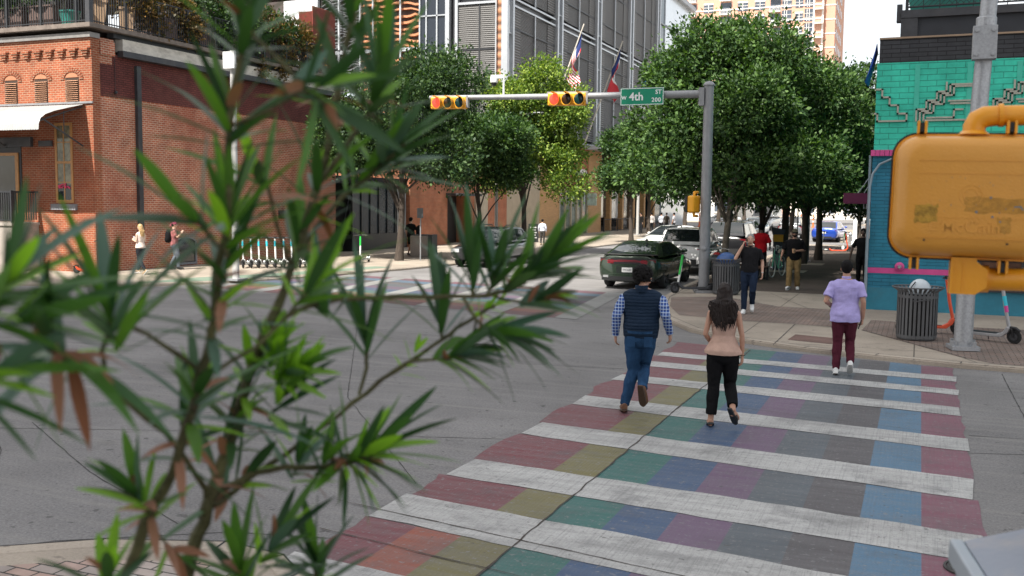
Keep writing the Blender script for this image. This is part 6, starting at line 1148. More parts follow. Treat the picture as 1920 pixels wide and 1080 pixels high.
def hand(mb, w, d, pn, side, curl=.5, grip=False):
    d = Vector(d).normalized(); pn = Vector(pn); pn = (pn - d * pn.dot(d)).normalized(); sx = d.cross(pn) * side    # sx: towards the thumb
    k = w + d * .085; mb.tube([w - d * .02, w + d * .03, k], [(.026, .018), (.036, .016), (.040, .014)], 10, ref=sx)
    for i, (off, ln) in enumerate(((.028, .072), (.010, .080), (-.009, .075), (-.027, .058))):
        p = k + sx * off - d * .008; c1 = curl * (.9 + .12 * i); q1 = p + (d * math.cos(c1 * .6) + pn * math.sin(c1 * .6)) * ln * .45; q2 = q1 + (d * math.cos(c1 * 1.5) + pn * math.sin(c1 * 1.5)) * ln * .32; q3 = q2 + (d * math.cos(c1 * 2.2) + pn * math.sin(c1 * 2.2)) * ln * .25; mb.tube([p, q1, q2, q3], [.0098, .0092, .0084, .0070], 7)
    t0 = w + d * .025 + sx * .026; t1 = t0 + (sx * .7 + d * .7 + pn * .25).normalized() * .038; t2 = t1 + (d * .9 + pn * (.35 + curl * .4) + sx * .1).normalized() * .032; mb.tube([t0 - d * .008, t1, t2], [.0135, .0108, .0085], 7)
M_eye = mat('eye_white', (.7, .7, .68), .3); M_lip = mat('lips', (.35, .13, .11), .5)
def person(name_label, loc, rz, H=1.75, skin=(.42, .24, .16), J=None, build=1.0, belly=1.0, fem=False, pants=None, pants_cut=.09, pants_k=1.15, top=None, top_hem=.88, sleeve=None, sleeve_len=0.0, top_k=1.08, hair=None, shoes=None, vox=.0075, head_rz=0.0, head_tilt=0.0, head_dz=0.0, lean=(0, 0), hands=(.5, .5), wr=.006, shorts=False, cat='person', cuff=1.0, extra=None, hemflare=0.0, topwr=None):
    J = dict(J or {}); o = thing('person', name_label, cat, loc, rz, None); o.scale = (H / 1.75,) * 3
    g = lambda k, *d: Vector(J.get(k, d)); mS = mat('skin_%02d%02d%02d' % tuple(int(c * 99) for c in skin), skin, .5, 0, .06, 14, .06, 60); L = {}
    for s, n in ((1, 'R'), (-1, 'L')):
        L[n] = dict(hip=g('hip' + n, .088 * s, 0, .92), knee=g('knee' + n, .10 * s, .03, .50), ank=g('ank' + n, .10 * s, -.01, .085), toe=g('toe' + n, .115 * s, .17, .03), sh=g('sh' + n, (.185 * build - (.02 if fem else 0)) * s, -.012, 1.385), el=g('el' + n, .245 * s * build, -.03, 1.14), wr=g('wr' + n, .255 * s * build, .06, .90), hd=g('hd' + n, .02 * s, .10, -1), pn=g('pn' + n, -.9 * s, .3, 0))
    hips = .176 * (1.02 if fem else 1) * max(1, build) ** .35; waist = (.122 if fem else .148) * build; chest = (.148 if fem else .176) * build; shw = (.160 if fem else .180) * build; T = [(.84, hips * .86, .112, 0), (.93, hips * (.96 if fem else .94), .122, -.008), (1.02, (hips + waist) / 2 * 1.0, .112 * belly, .004), (1.12, waist, .100 * belly, .012), (1.24, chest * .96, .112, .006), (1.33, chest, .114, 0), (1.385, shw * .98, .100, -.006), (1.425, shw * .84, .086, -.010), (1.462, shw * .56, .072, -.014), (1.48, .068, .062, -.014)]
    lx = lambda z: (lean[0] * max(0, z - .9) / .55, lean[1] * max(0, z - .9) / .55)
    def torso(mb, k, z0, z1, add=0.0, flare=0.0):
        pts, rr = [], []
        zs = sorted({z0, z1} | {t[0] for t in T if z0 < t[0] < z1})
        for z in zs:
            w = np.interp(z, [t[0] for t in T], [t[1] for t in T]); d = np.interp(z, [t[0] for t in T], [t[2] for t in T]); y = np.interp(z, [t[0] for t in T], [t[3] for t in T]); a = lx(z); f = 1 + flare * max(0, (1.05 - z) / .2); pts.append((a[0], y + a[1], z)); rr.append((w * k * f + add, d * k * f + add))
        mb.tube(pts, rr, 22, ref=(1, 0, 0))
    la = lx(1.425); lh = lx(1.5)
    for n in 'RL': L[n]['sh'] = L[n]['sh'] + Vector((la[0], la[1], 0))
    HC = Vector((lh[0] * 1.1, lh[1] * 1.15 + .015, 1.625 + head_dz)); HM = Matrix.Rotation(head_rz, 3, 'Z') @ Matrix.Rotation(head_tilt, 3, 'X')
    hp = lambda x, y, z: HC + HM @ Vector((x, y, z))
    b = MB(); torso(b, 1, .84, 1.48); rt = [(.085 if not fem else .086), .083, .064, .055, .056, .043, .036]; ra = [.052, .046, .040, .036, .038, .031, .025]
    if fem: ra = [r * .86 for r in ra]; rt = [r * .95 for r in rt]
    for n, s in (('R', 1), ('L', -1)):
        l = L[n]; limb(b, l['hip'], l['knee'], l['ank'], rt); limb(b, l['sh'], l['el'], l['wr'], ra, ks=.5 + .5 * min(build, 1.16)); b.ball(l['sh'] + Vector((0, 0, -.008)), .045)
        ft = (l['toe'] - l['ank']); b.tube([l['ank'] + Vector((0, 0, .0)) - Vector((ft.x, ft.y, 0)) * .22 + Vector((0, 0, -.035)), l['ank'] + ft * .3 + Vector((0, 0, -.01)), l['ank'] + ft * .75, l['toe']], [(.034, .04), (.042, .038), (.046, .024), (.036, .016)], 10, ref=(1, 0, 0)); b.ball(l['ank'], .036)
        hand(b, l['wr'], l['hd'], l['pn'], s * (1 if n == 'R' else 1) * 1.0, hands[0 if n == 'R' else 1])
    nk = Vector((lx(1.45)[0], lx(1.45)[1] - .014, 1.45)); b.tube([nk, nk.lerp(HC, .5) + Vector((0, -.008, 0)), hp(0, -.01, -.06)], [.066 * (.85 if fem else 1), .056 * (.85 if fem else 1), .054 * (.85 if fem else 1)], 14)
    b.ball(hp(0, -.012, .022), .076, .094, .096, 18, 12, M=HM); b.tube([hp(0, .02, .02), hp(0, .032, -.04), hp(0, .042, -.085)], [(.068, .062), (.060, .055), (.036, .034)], 14, ref=HM @ Vector((1, 0, 0))); b.tube([hp(0, .078, .018), hp(0, .100, -.012), hp(0, .094, -.022)], [.010, .014, .012], 8); b.tube([hp(0, .086, -.044), hp(0, .092, -.05)], .013, 6)
    for s in (-1, 1): b.ball(hp(.079 * s, -.008, -.004), .012, .022, .032, 8, 6, M=HM); b.ball(hp(.03 * s, .076, .028), .02, .012, .01, 8, 6, M=HM)
    body = remesh(b, 'body', mS, o, vox, 2)
    for s in (-1, 1):
        q = MB(); q.ball(hp(.030 * s, .0835, .012), .012, .006, .006, 8, 6, M=HM); e_ = q.build('eye', M_eye, o, smooth=True); q = MB(); q.ball(hp(.030 * s, .089, .012), .0055, .003, .0055, 8, 6, M=HM); q.build('iris', M_blk, e_, smooth=True)
        q = MB(); q.tube([hp(.016 * s, .092, .031), hp(.032 * s, .090, .035), hp(.046 * s, .082, .030)], .0045, 5); q.build('eyebrow', hair[1] if hair else M_blk, o)
    q = MB(); q.tube([hp(-.024, .083, -.046), hp(0, .095, -.043), hp(.024, .083, -.046)], [.004, .007, .004], 6); q.build('mouth', M_lip, o, smooth=True)
    if pants:
        q = MB(); torso(q, 1.0, .84, 1.0, .012); q.ball((0, -.03, .87), .16, .115, .10)
        for n in 'RL':
            l = L[n]; k = pants_k; c = l['ank'].lerp(l['knee'], max(0, (pants_cut - .085) / .42)); 
            if shorts: c = l['knee'].lerp(l['hip'], .08); q.tube([l['hip'], l['hip'].lerp(c, .5), c], [.096, .094, .088], 14)
            else: q.tube([l['hip'] + Vector((0, 0, .01)), l['hip'].lerp(l['knee'], .35), l['hip'].lerp(l['knee'], .78), l['knee'], l['knee'].lerp(c, .35), l['knee'].lerp(c, .7), c], [.098 * (k + 1) / 2, .092 * k, .072 * k, .064 * k, .064 * k, .056 * k * cuff, .052 * k * cuff], 16)
        remesh(q, 'trousers' if not shorts else 'shorts', pants, o, max(vox, .009), 2, wr, 3)
    if top:
        q = MB(); torso(q, top_k, top_hem, 1.465, .010, hemflare)
        if sleeve_len and not sleeve:
            for n in 'RL': sl_(q, L[n], sleeve_len, top_k, build)
        remesh(q, 'top', top, o, max(vox, .009), 2, wr if topwr is None else topwr, 11, 8)
    if sleeve:
        for n in 'RL': q = MB(); sl_(q, L[n], sleeve_len, 1.0, build); remesh(q, 'sleeve', sleeve, o, max(vox, .009), 2, wr, 5, 12)
    if shoes:
        for n in 'RL':
            l = L[n]; ft = l['toe'] - l['ank']; fl = Vector((ft.x, ft.y, ft.z)); dn = Vector((0, 0, -1)); heel = l['ank'] - fl.normalized() * .06 + Vector((0, 0, -.03)); q = MB(); q.tube([heel - fl.normalized() * .01, heel + fl * .25 + Vector((0, 0, .012)), l['ank'] + fl * .55 + Vector((0, 0, -.005)), l['toe'] + Vector((0, 0, .004)), l['toe'] + fl.normalized() * .035], [(.036, .050), (.043, .055), (.048, .038), (.046, .026), (.022, .014)], 14, ref=(1, 0, 0)); q.ball(l['ank'] + Vector((0, 0, -.005)), .045, .05, .05); sh = remesh(q, 'shoe', shoes[0], o, max(vox, .008), 2)
            u = fl.normalized(); sd = u.cross(Vector((0, 0, 1))).normalized(); up_ = sd.cross(u); q = MB(); P_ = [(-.09, .030), (-.03, .036), (.06, .040), (.13, .044), (.18, .036), (.205, .012)]; base = l['ank'] - up_ * .072 * (1 if abs(u.z) > .4 else 1); ring = [base + u * a + sd * w for a, w in P_] + [base + u * a - sd * w for a, w in P_[::-1]]; q.add(ring + [p + up_ * .024 for p in ring], [tuple(range(11, -1, -1)), tuple(range(12, 24))] + [(i, (i + 1) % 12, (i + 1) % 12 + 12, i + 12) for i in range(12)]); q.build('sole', shoes[1], sh)
    if hair: hair[0](o, hp, HM, hair[1])
    if extra: extra(o, L, hp, HM)
    return o
def sl_(q, l, f, k, build):
    a, b_, c = l['sh'], l['el'], l['wr']; kk = .5 + .5 * min(build, 1.16); q.ball(a + (b_ - a) * .06, .055 * kk * k)
    if f <= 1: e = a.lerp(b_, f); q.tube([a + (a - b_) * .05, a.lerp(e, .5), e], [.052 * kk * k, .057 * kk * k, .060 * kk * k], 14)
    else: e = b_.lerp(c, f - 1); q.tube([a + (a - b_) * .05, a.lerp(b_, .5), b_, b_.lerp(e, .5), e], [.054 * kk, .060 * kk, .053 * kk, .049 * kk, .042 * kk], 14)
def hair_short(o, hp, HM, m, thick=.008, low=-.02, v=.008):
    q = MB(); q.ball(hp(0, -.022, .034), .080 + thick, .092 + thick, .094 + thick, 18, 12, M=HM); q.tube([hp(0, -.06, .02), hp(0, -.066, -.03), hp(0, -.056, -.062)], [(.070, .045), (.062, .036), (.046, .02)], 12, ref=HM @ Vector((1, 0, 0))); 
    ob_ = remesh(q, 'hair', m, o, v, 1, .004, 4, 40)
def hair_curly(o, hp, HM, m):
    q = MB(); g = random.Random(3); q.ball(hp(0, -.03, .040), .098, .108, .102, 16, 10, M=HM)
    for k in range(300):
        d = Vector((g.gauss(0, 1), g.gauss(0, 1), g.gauss(0, 1))).normalized()
        if d.y > .55 and d.z < .35: continue
        if d.z < -.72: continue
        q.ball(hp(d.x * .108, -.03 + d.y * .112, .036 + d.z * .108), g.uniform(.013, .023), seg=7, rings=5)
    q.tube([hp(0, -.075, .0), hp(0, -.078, -.045), hp(0, -.062, -.085)], [(.072, .03), (.066, .028), (.05, .02)], 12, ref=HM @ Vector((1, 0, 0))); remesh(q, 'hair', m, o, .006, 0, .003, 2, 60)
def hair_long(tip, width, n, spread=1.0):
    def f(o, hp, HM, m):
        q = MB(); q.ball(hp(0, -.020, .034), .086, .100, .099, 18, 12, M=HM); q.tube([hp(0, -.05, .03), hp(0, -.09, -.08), hp(0, -.115, -.2), hp(0, -.12, -.30 * 1), hp(0, -.115, tip + .06)], [(.088, .06), (.10, .05), (width, .045), (width * 1.02, .038), (width * .75, .022)], 16, ref=HM @ Vector((1, 0, 0))); h = remesh(q, 'hair', m, o, .009, 2, .010, 6, 16)
        g = random.Random(9); q = MB()
        for k in range(n):
            t = g.uniform(-1, 1); a = t * 1.25; x0, y0 = .088 * math.sin(a), -.02 - .10 * math.cos(a) * .9; e = tip * g.uniform(.72, 1.08) + (.10 * abs(t) ** 2); w = width * g.uniform(.9, 1.15) * spread; ph = g.uniform(0, 6)
            P = [hp(x0 * .6, y0 * .6, .115), hp(x0 * 1.03, y0 * 1.03, .03), hp(x0 * 1.1, y0 - .012, -.07)] + [hp(t * w * (1 + .08 * math.sin(ph + i)) + .012 * math.sin(ph * 2 + i * 1.7), -.105 - .045 * math.cos(a) + .012 * math.sin(ph + i * 1.3), -.07 + (e + .07) * i / 5) for i in range(1, 6)]
            q.tube(P, [.006, .0085, .009, .009, .0085, .008, .006, .002], 5)
        q.build('hair_strands', m, h, smooth=True)
    return f
def fabric(name, col, **k): return mat(name, col, .9, 0, .14, 7, .4, 140, spec=.06, **k)
def plaid_mat():
    m = bpy.data.materials.new('blue_plaid'); m.use_nodes = True; t = m.node_tree; b = t.nodes['Principled BSDF']; N = t.nodes.new; Lk = t.links.new; b.inputs['Roughness'].default_value = .85; tx = N('ShaderNodeTexCoord'); last = None
    def band(dr, sc, off, w, soft=.06):
        q = N('ShaderNodeMapping'); q.inputs['Location'].default_value = off; Lk(tx.outputs['Object'], q.inputs[0]); wv = N('ShaderNodeTexWave'); wv.bands_direction = dr; wv.inputs['Scale'].default_value = sc; Lk(q.outputs[0], wv.inputs['Vector']); r = N('ShaderNodeMapRange'); r.inputs[1].default_value = w; r.inputs[2].default_value = w + soft; Lk(wv.outputs['Fac'], r.inputs[0]); return r.outputs[0]
    def ov(a, c, f, amt):
        x = N('ShaderNodeMixRGB'); mu = N('ShaderNodeMath'); mu.operation = 'MULTIPLY'; mu.inputs[1].default_value = amt; Lk(f, mu.inputs[0]); Lk(mu.outputs[0], x.inputs[0]); Lk(a, x.inputs[1]); x.inputs[2].default_value = c + (1,); return x.outputs[0]
    c0 = N('ShaderNodeRGB'); c0.outputs[0].default_value = (.03, .12, .42, 1); last = c0.outputs[0]
    last = ov(last, (.010, .03, .15), band('Z', 8.2, (0, 0, .013), .5), .7); last = ov(last, (.010, .03, .15), band('X', 9, (.013, 0, 0), .5), .55)
    last = ov(last, (.45, .52, .62), band('Z', 8.2, (0, 0, 0), .84), .75); last = ov(last, (.45, .52, .62), band('X', 9, (0, 0, 0), .84), .7)
    Lk(last, b.inputs['Base Color']); return m
def quilt_mat():
    m = bpy.data.materials.new('navy_quilted_nylon'); m.use_nodes = True; t = m.node_tree; b = t.nodes['Principled BSDF']; N = t.nodes.new; Lk = t.links.new; b.inputs['Roughness'].default_value = .7; b.inputs['Specular IOR Level'].default_value = .15; b.inputs['Base Color'].default_value = (.008, .020, .042, 1); tx = N('ShaderNodeTexCoord'); w = N('ShaderNodeTexWave'); w.bands_direction = 'Z'; w.wave_profile = 'SIN'; w.inputs['Scale'].default_value = 8.2; w.inputs['Distortion'].default_value = 1.6; w.inputs['Detail'].default_value = 2; w.inputs['Detail Scale'].default_value = 2; Lk(tx.outputs['Object'], w.inputs['Vector'])
    pw = N('ShaderNodeMath'); pw.operation = 'POWER'; pw.inputs[1].default_value = .35; Lk(w.outputs['Fac'], pw.inputs[0]); nz_ = N('ShaderNodeTexNoise'); nz_.inputs['Scale'].default_value = 26; Lk(tx.outputs['Object'], nz_.inputs['Vector']); ad = N('ShaderNodeMath'); ad.operation = 'MULTIPLY_ADD'; ad.inputs[1].default_value = .5; Lk(nz_.outputs['Fac'], ad.inputs[0]); Lk(pw.outputs[0], ad.inputs[2]); bp = N('ShaderNodeBump'); bp.inputs['Strength'].default_value = .5; bp.inputs['Distance'].default_value = .012; Lk(ad.outputs[0], bp.inputs['Height']); Lk(bp.outputs[0], b.inputs['Normal']); return m
def jean_mat(name, col): return mat(name, col, .9, 0, .35, 5, .3, 120, spec=.08, dirt=tuple(min(1, c * 2.1) for c in col) + (.45,), dscale=4, stretch=(1, 1, .5))
H_blk = mat('black_hair', (.007, .006, .006), .75, 0, .2, 30, .4, 300, spec=.15); H_brn = mat('dark_brown_hair', (.014, .008, .0065), .55, 0, .35, 40, spec=.3, stretch=(6, 6, .6)); H_gry = mat('grey_hair', (.20, .19, .18), .5, 0, .3, 40); H_bld = mat('blond_hair', (.42, .27, .12), .45, 0, .25, 40, stretch=(6, 6, .6))
M_leather = mat('brown_leather', (.13, .055, .025), .5, 0, .3, 12, .15); M_sole = mat('brown_sole', (.06, .035, .022), .8); M_wsh = mat('white_shoe', (.66, .66, .65), .5, 0, .08, 20); M_wsole = mat('white_sole', (.62, .62, .60), .6); M_bsh = mat('black_shoe', (.018, .018, .018), .5); SK1, SK2, SK3, SK4 = (.40, .215, .145), (.50, .30, .215), (.10, .055, .038), (.55, .36, .27)
jeans = jean_mat('blue_denim', (.022, .058, .125))
def vest_extra(o, L, hp, HM):
    q = MB(); q.lathe([(.070, 1.44), (.078, 1.50), (.070, 1.515), (.06, 1.5)], (0, -.018, 0), 20, cap=False); q.build('collar', MATS_Q, o, smooth=True)
    for n in 'RL': l = L[n]; u = (l['wr'] - l['el']).normalized(); q = MB(); q.tube([l['wr'] - u * .05, l['wr'] - u * .0], .042, 14); q.build('cuff', MATS_P, o)
    q = MB(); q.lathe([(.178, .955), (.180, .985)], seg=24, cap=False); q.box(.05, .15, -.138, -.130, .80, .92); q.box(-.15, -.05, -.138, -.130, .80, .92); q.build('pocket', jeans, o)
MATS_Q = quilt_mat(); MATS_P = plaid_mat(); p0 = G(1198, 773)
person('man with dark curly hair in a navy quilted vest and blue plaid sleeves, walking away', (p0.x, p0.y, 0), R(10), 1.84, SK1, dict(kneeL=(-.085, .07, .49), ankL=(-.17, -.06, .085), toeL=(-.20, .12, .03), kneeR=(.035, .15, .53), ankR=(.055, -.20, .32), toeR=(.075, -.12, .15), elL=(-.285, -.03, 1.14), wrL=(-.30, .05, .91), elR=(.29, -.06, 1.16), wrR=(.335, .06, .95), hdL=(0, .15, -1), hdR=(.1, .2, -1), shL=(-.222, -.012, 1.355), shR=(.222, -.012, 1.355)), 1.22, 1.28, pants=jeans, pants_k=1.12, top=MATS_Q, top_hem=.90, top_k=1.10, sleeve=MATS_P, sleeve_len=1.92, hair=(hair_curly, H_blk), shoes=(M_leather, M_sole), vox=.0065, head_rz=R(-52), head_tilt=R(-22), head_dz=-.04, lean=(.012, .05), extra=vest_extra, wr=.008, topwr=.004, hands=(.6, .55))
def woman_extra(o, L, hp, HM):
    for n in 'RL':
        l = L[n]; fl = (l['toe'] - l['ank']); u = fl.normalized(); sd = u.cross(Vector((0, 0, 1))).normalized(); up_ = sd.cross(u); base = l['ank'] - up_ * .062; P_ = [(-.085, .026), (-.03, .032), (.06, .034), (.13, .04), (.18, .032), (.2, .010)]; ring = [base + u * a + sd * w for a, w in P_] + [base + u * a - sd * w for a, w in P_[::-1]]; q = MB(); q.add(ring + [p + up_ * .02 for p in ring], [tuple(range(11, -1, -1)), tuple(range(12, 24))] + [(i, (i + 1) % 12, (i + 1) % 12 + 12, i + 12) for i in range(12)]); s_ = q.build('sandal', M_bsh, o); q = MB(); c = base + u * .10; q.tube([c + sd * .043 + up_ * .01, c + sd * .035 + up_ * .05, c + up_ * .066, c - sd * .035 + up_ * .05, c - sd * .043 + up_ * .01], [(.045, .005)] * 5, 8, ref=u); q.build('strap', M_bsh, s_)
    l = L['R']; u = (l['hd']).normalized(); q = MB(); q.torus(l['wr'], .030, .004, 18, 6, 'z'); q.build('bracelet', mat('dark_bracelet', (.05, .03, .02), .5), o, smooth=True)
p0 = G(1352, 800)
person('woman with long dark hair in a beige sleeveless top and black trousers, walking away', (p0.x, p0.y, 0), R(8), 1.69, SK1, dict(kneeL=(-.105, .02, .49), ankL=(-.125, -.05, .09), toeL=(-.14, .12, .03), kneeR=(.085, .12, .51), ankR=(.14, -.20, .255), toeR=(.185, -.10, .12), elR=(.215, -.03, 1.13), wrR=(.225, .0, .885), hdR=(-.02, .1, -1), elL=(-.215, -.05, 1.13), wrL=(-.15, .16, .99), hdL=(.3, .8, -.3)), .95, .95, True, pants=fabric('black_trousers', (.010, .010, .011)), pants_cut=.15, pants_k=1.14, cuff=1.08, top=fabric('beige_knit', (.50, .335, .27)), top_hem=.90, top_k=1.06, hemflare=.30, topwr=.004, hair=(hair_long(-.42, .150, 150), H_brn), vox=.0065, extra=woman_extra, hands=(.45, .5), wr=.007)
def lav_extra(o, L, hp, HM):
    q = MB(); q.tube([(-.155, -.112, 1.345), (-.08, -.128, 1.352), (0, -.130, 1.348), (.08, -.128, 1.352), (.155, -.112, 1.345)], .006, 6); q.build('yoke_seam', MAT_LAV, o, smooth=True); q = MB(); q.lathe([(.062, 1.455), (.068, 1.505), (.060, 1.515)], (0, -.014, 0), 20, cap=False); q.build('collar', MAT_LAV, o, smooth=True)
    l = L['R']; q = MB(); q.obox(l['wr'] + Vector((-.035, .015, -.085)), .014, .075, .15, Matrix.Rotation(R(18), 3, 'Y')); q.build('phone', M_blk, o, bevel=.004); q = MB(); q.torus(L['L']['wr'], .030, .007, 16, 6, 'y'); q.build('watch', M_blk, o)
MAT_LAV = fabric('lavender_cotton', (.42, .37, .68)); p0 = G(1580, 703)
person('man in a lavender short-sleeved shirt and maroon trousers holding a phone, walking away', (p0.x, p0.y, 0), R(4), 1.76, SK1, dict(kneeL=(-.095, .03, .50), ankL=(-.105, -.03, .085), toeL=(-.11, .15, .03), kneeR=(.085, .10, .51), ankR=(.10, -.10, .20), toeR=(.10, .04, .10), elL=(-.285, -.09, 1.13), wrL=(-.21, .12, 1.05), hdL=(.5, .8, -.1), elR=(.255, -.06, 1.13), wrR=(.255, .03, .87), hdR=(-.05, .12, -1), pnR=(-1, .2, 0)), 1.05, 1.08, pants=fabric('maroon_chinos', (.078, .018, .030)), pants_k=1.10, hemflare=.16, top=MAT_LAV, top_hem=.82, top_k=1.15, sleeve_len=.72, hair=(hair_short, H_blk), shoes=(M_wsh, M_wsole), vox=.007, hands=(1.1, .6), wr=.008, topwr=.010, extra=lav_extra)
def phone_extra(o, L, hp, HM):
    q = MB(); q.obox(hp(.098, .02, -.02), .010, .070, .14, HM @ Matrix.Rotation(R(-20), 3, 'X')); q.build('phone', M_blk, o, bevel=.003); q = MB(); q.torus(L['L']['wr'] - Vector((0, 0, -.02)), .031, .008, 16, 6, 'z'); q.build('watch', M_chr, o); q = MB(); q.lathe([(.064, 1.45), (.075, 1.495), (.066, 1.50)], (0, -.01, 0), 18, cap=False); q.build('collar', MATS['black_polo'], o, smooth=True)
pb_ = fabric('black_polo', (.016, .016, .018)); p0 = G(1403, 588, KH)
person('grey-haired man in a black polo and navy jeans talking on his phone', (p0.x, p0.y, KH), R(187), 1.84, SK2, dict(kneeR=(.095, .03, .50), ankR=(.10, .02, .085), toeR=(.12, .20, .03), kneeL=(-.08, .10, .52), ankL=(-.07, -.16, .21), toeL=(-.075, .0, .09), elR=(.31, .13, 1.20), wrR=(.155, .115, 1.50), hdR=(-.30, -.25, .9), pnR=(-.9, -.2, -.2), elL=(-.265, -.05, 1.14), wrL=(-.27, .03, .89)), 1.04, 1.08, pants=jean_mat('navy_denim', (.016, .026, .05)), pants_k=1.12, top=pb_, top_hem=.90, top_k=1.09, sleeve_len=.75, hair=(lambda o, hp, HM, m: hair_short(o, hp, HM, m, .003), H_gry), shoes=(M_wsh, M_wsole), vox=.008, hands=(1.0, .6), extra=phone_extra, wr=.007)
def cup_extra(o, L, hp, HM):
    c = L['L']['wr'] + Vector((.07, .05, .0)); q = MB(); q.lathe([(.001, -.06), (.034, -.06), (.044, .06), (.001, .06)], c, 14, cap=False); q.build('cup', mat('kraft_cup', (.45, .27, .15), .7), o, smooth=True)
    q = MB(); q.ball(hp(0, -.01, .05), .088, .105, .085, 16, 8, M=HM); q.tube([hp(0, .07, .055), hp(0, .16, .045)], [(.075, .012), (.055, .006)], 12, ref=HM @ Vector((1, 0, 0))); q.build('cap', fabric('olive_cap', (.10, .09, .06)), o, smooth=True); q = MB(); q.tube([hp(-.07, .06, .014), hp(-.035, .096, .012), hp(0, .10, .016), hp(.035, .096, .012), hp(.07, .06, .014)], [(.012, .006), (.02, .006), (.006, .005), (.02, .006), (.012, .006)], 8, ref=HM @ Vector((0, 0, 1))); q.build('sunglasses', M_blk, o); q = MB(); q.tube([hp(-.05, .05, -.06), hp(0, .085, -.085), hp(.05, .05, -.06)], [.022, .028, .022], 10); q.build('beard', H_blk, o, smooth=True)
p0 = G(1487, 543, KH)
person('bearded man in a cap, sunglasses, black tee and khaki trousers carrying a cup', (p0.x, p0.y, KH), R(184), 1.80, SK1, dict(kneeR=(.12, .10, .50), ankR=(.13, .14, .10), toeR=(.17, .30, .06), ankL=(-.11, -.06, .085), toeL=(-.13, .12, .03), elR=(.31, -.05, 1.15), wrR=(.36, .06, .94), elL=(-.28, -.03, 1.14), wrL=(-.06, .24, 1.13), hdL=(.8, .35, .1), pnL=(.2, .6, .0)), 1.10, 1.1, pants=fabric('khaki_cotton', (.27, .185, .085)), pants_k=1.25, cuff=1.15, top=fabric('black_tee', (.012, .012, .013)), top_hem=.84, top_k=1.16, sleeve_len=.95, hair=(hair_short, H_blk), shoes=(M_wsh, M_wsole), vox=.009, hands=(.6, 1.1), extra=cup_extra, wr=.010)
FAR = dict(vox=.012)
p0 = G(1427, 525, KH); person('man in a bright red shirt with his back to us by the green bicycle', (p0.x - .1, p0.y + .4, KH), R(-15), 1.86, SK3, dict(elR=(.27, .08, 1.15), wrR=(.20, .24, 1.05), elL=(-.27, .05, 1.15), wrL=(-.2, .22, 1.05)), 1.08, pants=fabric('black_trousers', (.010, .010, .011)), top=fabric('red_shirt', (.42, .012, .018)), top_hem=.86, top_k=1.15, sleeve_len=.9, hair=(lambda o, hp, HM, m: hair_short(o, hp, HM, m, .022), H_blk), shoes=(M_bsh, M_bsh), wr=.01, **FAR)
person('person in black mostly hidden behind the turquoise corner, one bare arm showing', (-1.62, 33.0, KH), R(178), 1.80, SK3, dict(elR=(.30, 0, 1.15), wrR=(.36, .06, .86)), pants=fabric('black_trousers', (.010, .010, .011)), top=fabric('black_tee', (.012, .012, .013)), sleeve_len=.9, hair=(hair_short, H_blk), shoes=(M_bsh, M_bsh), **FAR)
def phone_w(o, L, hp, HM): q = MB(); q.obox(L['R']['wr'] + Vector((-.03, .10, .05)), .07, .012, .14, Matrix.Rotation(R(-35), 3, 'X')); q.build('phone', mat('phone_silver', (.5, .52, .55), .3), o)
person('blond woman in a pale sleeveless top looking at a phone by the brick wall', (-23.75, 25.75, KH), R(82), 1.66, SK4, dict(elR=(.19, -.02, 1.14), wrR=(.08, .26, 1.20), hdR=(-.2, .8, .4), elL=(-.19, -.02, 1.14), wrL=(-.08, .26, 1.18), hdL=(.2, .8, .4), kneeR=(.09, .14, .51), ankR=(.09, .24, .12), toeR=(.09, .40, .10), kneeL=(-.09, -.03, .50), ankL=(-.09, -.34, .14), toeL=(-.09, -.22, .03)), .95, 1, True, pants=fabric('dark_leggings', (.02, .022, .026)), pants_k=1.05, top=fabric('cream_top', (.62, .52, .46)), top_hem=.92, top_k=1.1, hair=(hair_long(-.36, .085, 50), H_bld), shoes=(mat('tan_shoe', (.5, .33, .2), .6), M_wsole), extra=phone_w, **FAR)
def pack_x(o, L, hp, HM):
    q = MB(); q.ball((0, -.20, 1.22), .15, .12, .25, 16, 12); q.ball((0, -.26, 1.10), .11, .08, .12, 12, 8); remesh(q, 'backpack', fabric('black_nylon', (.012, .012, .013)), o, .015, 2, .004); q = MB()
    for s in (-1, 1): q.tube([(s * .12, -.10, 1.44), (s * .13, .02, 1.47), (s * .13, .12, 1.36), (s * .12, .11, 1.15), (s * .12, -.1, 1.05)], [(.02, .006)] * 5, 6)
    q.build('shoulder_strap', M_blk, o); q = MB(); q.ball(hp(0, -.015, .045), .09, .105, .085, 16, 10, M=HM); q.tube([hp(0, -.1, .03), hp(.02, -.15, -.04)], [.03, .012], 8); q.build('bandana', mat('pink_bandana', (.55, .08, .17), .8, 0, .4, 20), o, smooth=True)
person('person in a pink bandana with a black backpack walking along the brick wall', (-24.3, 28.0, KH), R(-50), 1.70, SK2, dict(elR=(.24, .10, 1.18), wrR=(.14, .26, 1.33), hdR=(-.3, .3, .8), kneeR=(.09, .12, .52), ankR=(.09, .12, .10), toeR=(.10, .30, .04), ankL=(-.09, -.16, .10), toeL=(-.09, .0, .03)), pants=jean_mat('grey_denim', (.14, .16, .19)), pants_k=1.12, top=mat('pink_brown_shirt', (.30, .10, .10), .85, 0, .75, 4), top_k=1.1, sleeve_len=.7, hair=(hair_short, H_brn), shoes=(M_bsh, M_bsh), extra=pack_x, **FAR)
def jacket_x(o, L, hp, HM): q = MB(); q.ball((.30, .12, 1.10), .10, .09, .26, 12, 8); q.ball((.36, .10, 1.28), .12, .1, .12); remesh(q, 'carried_jacket', fabric('dark_jacket', (.015, .017, .018)), o, .016, 1, .012)
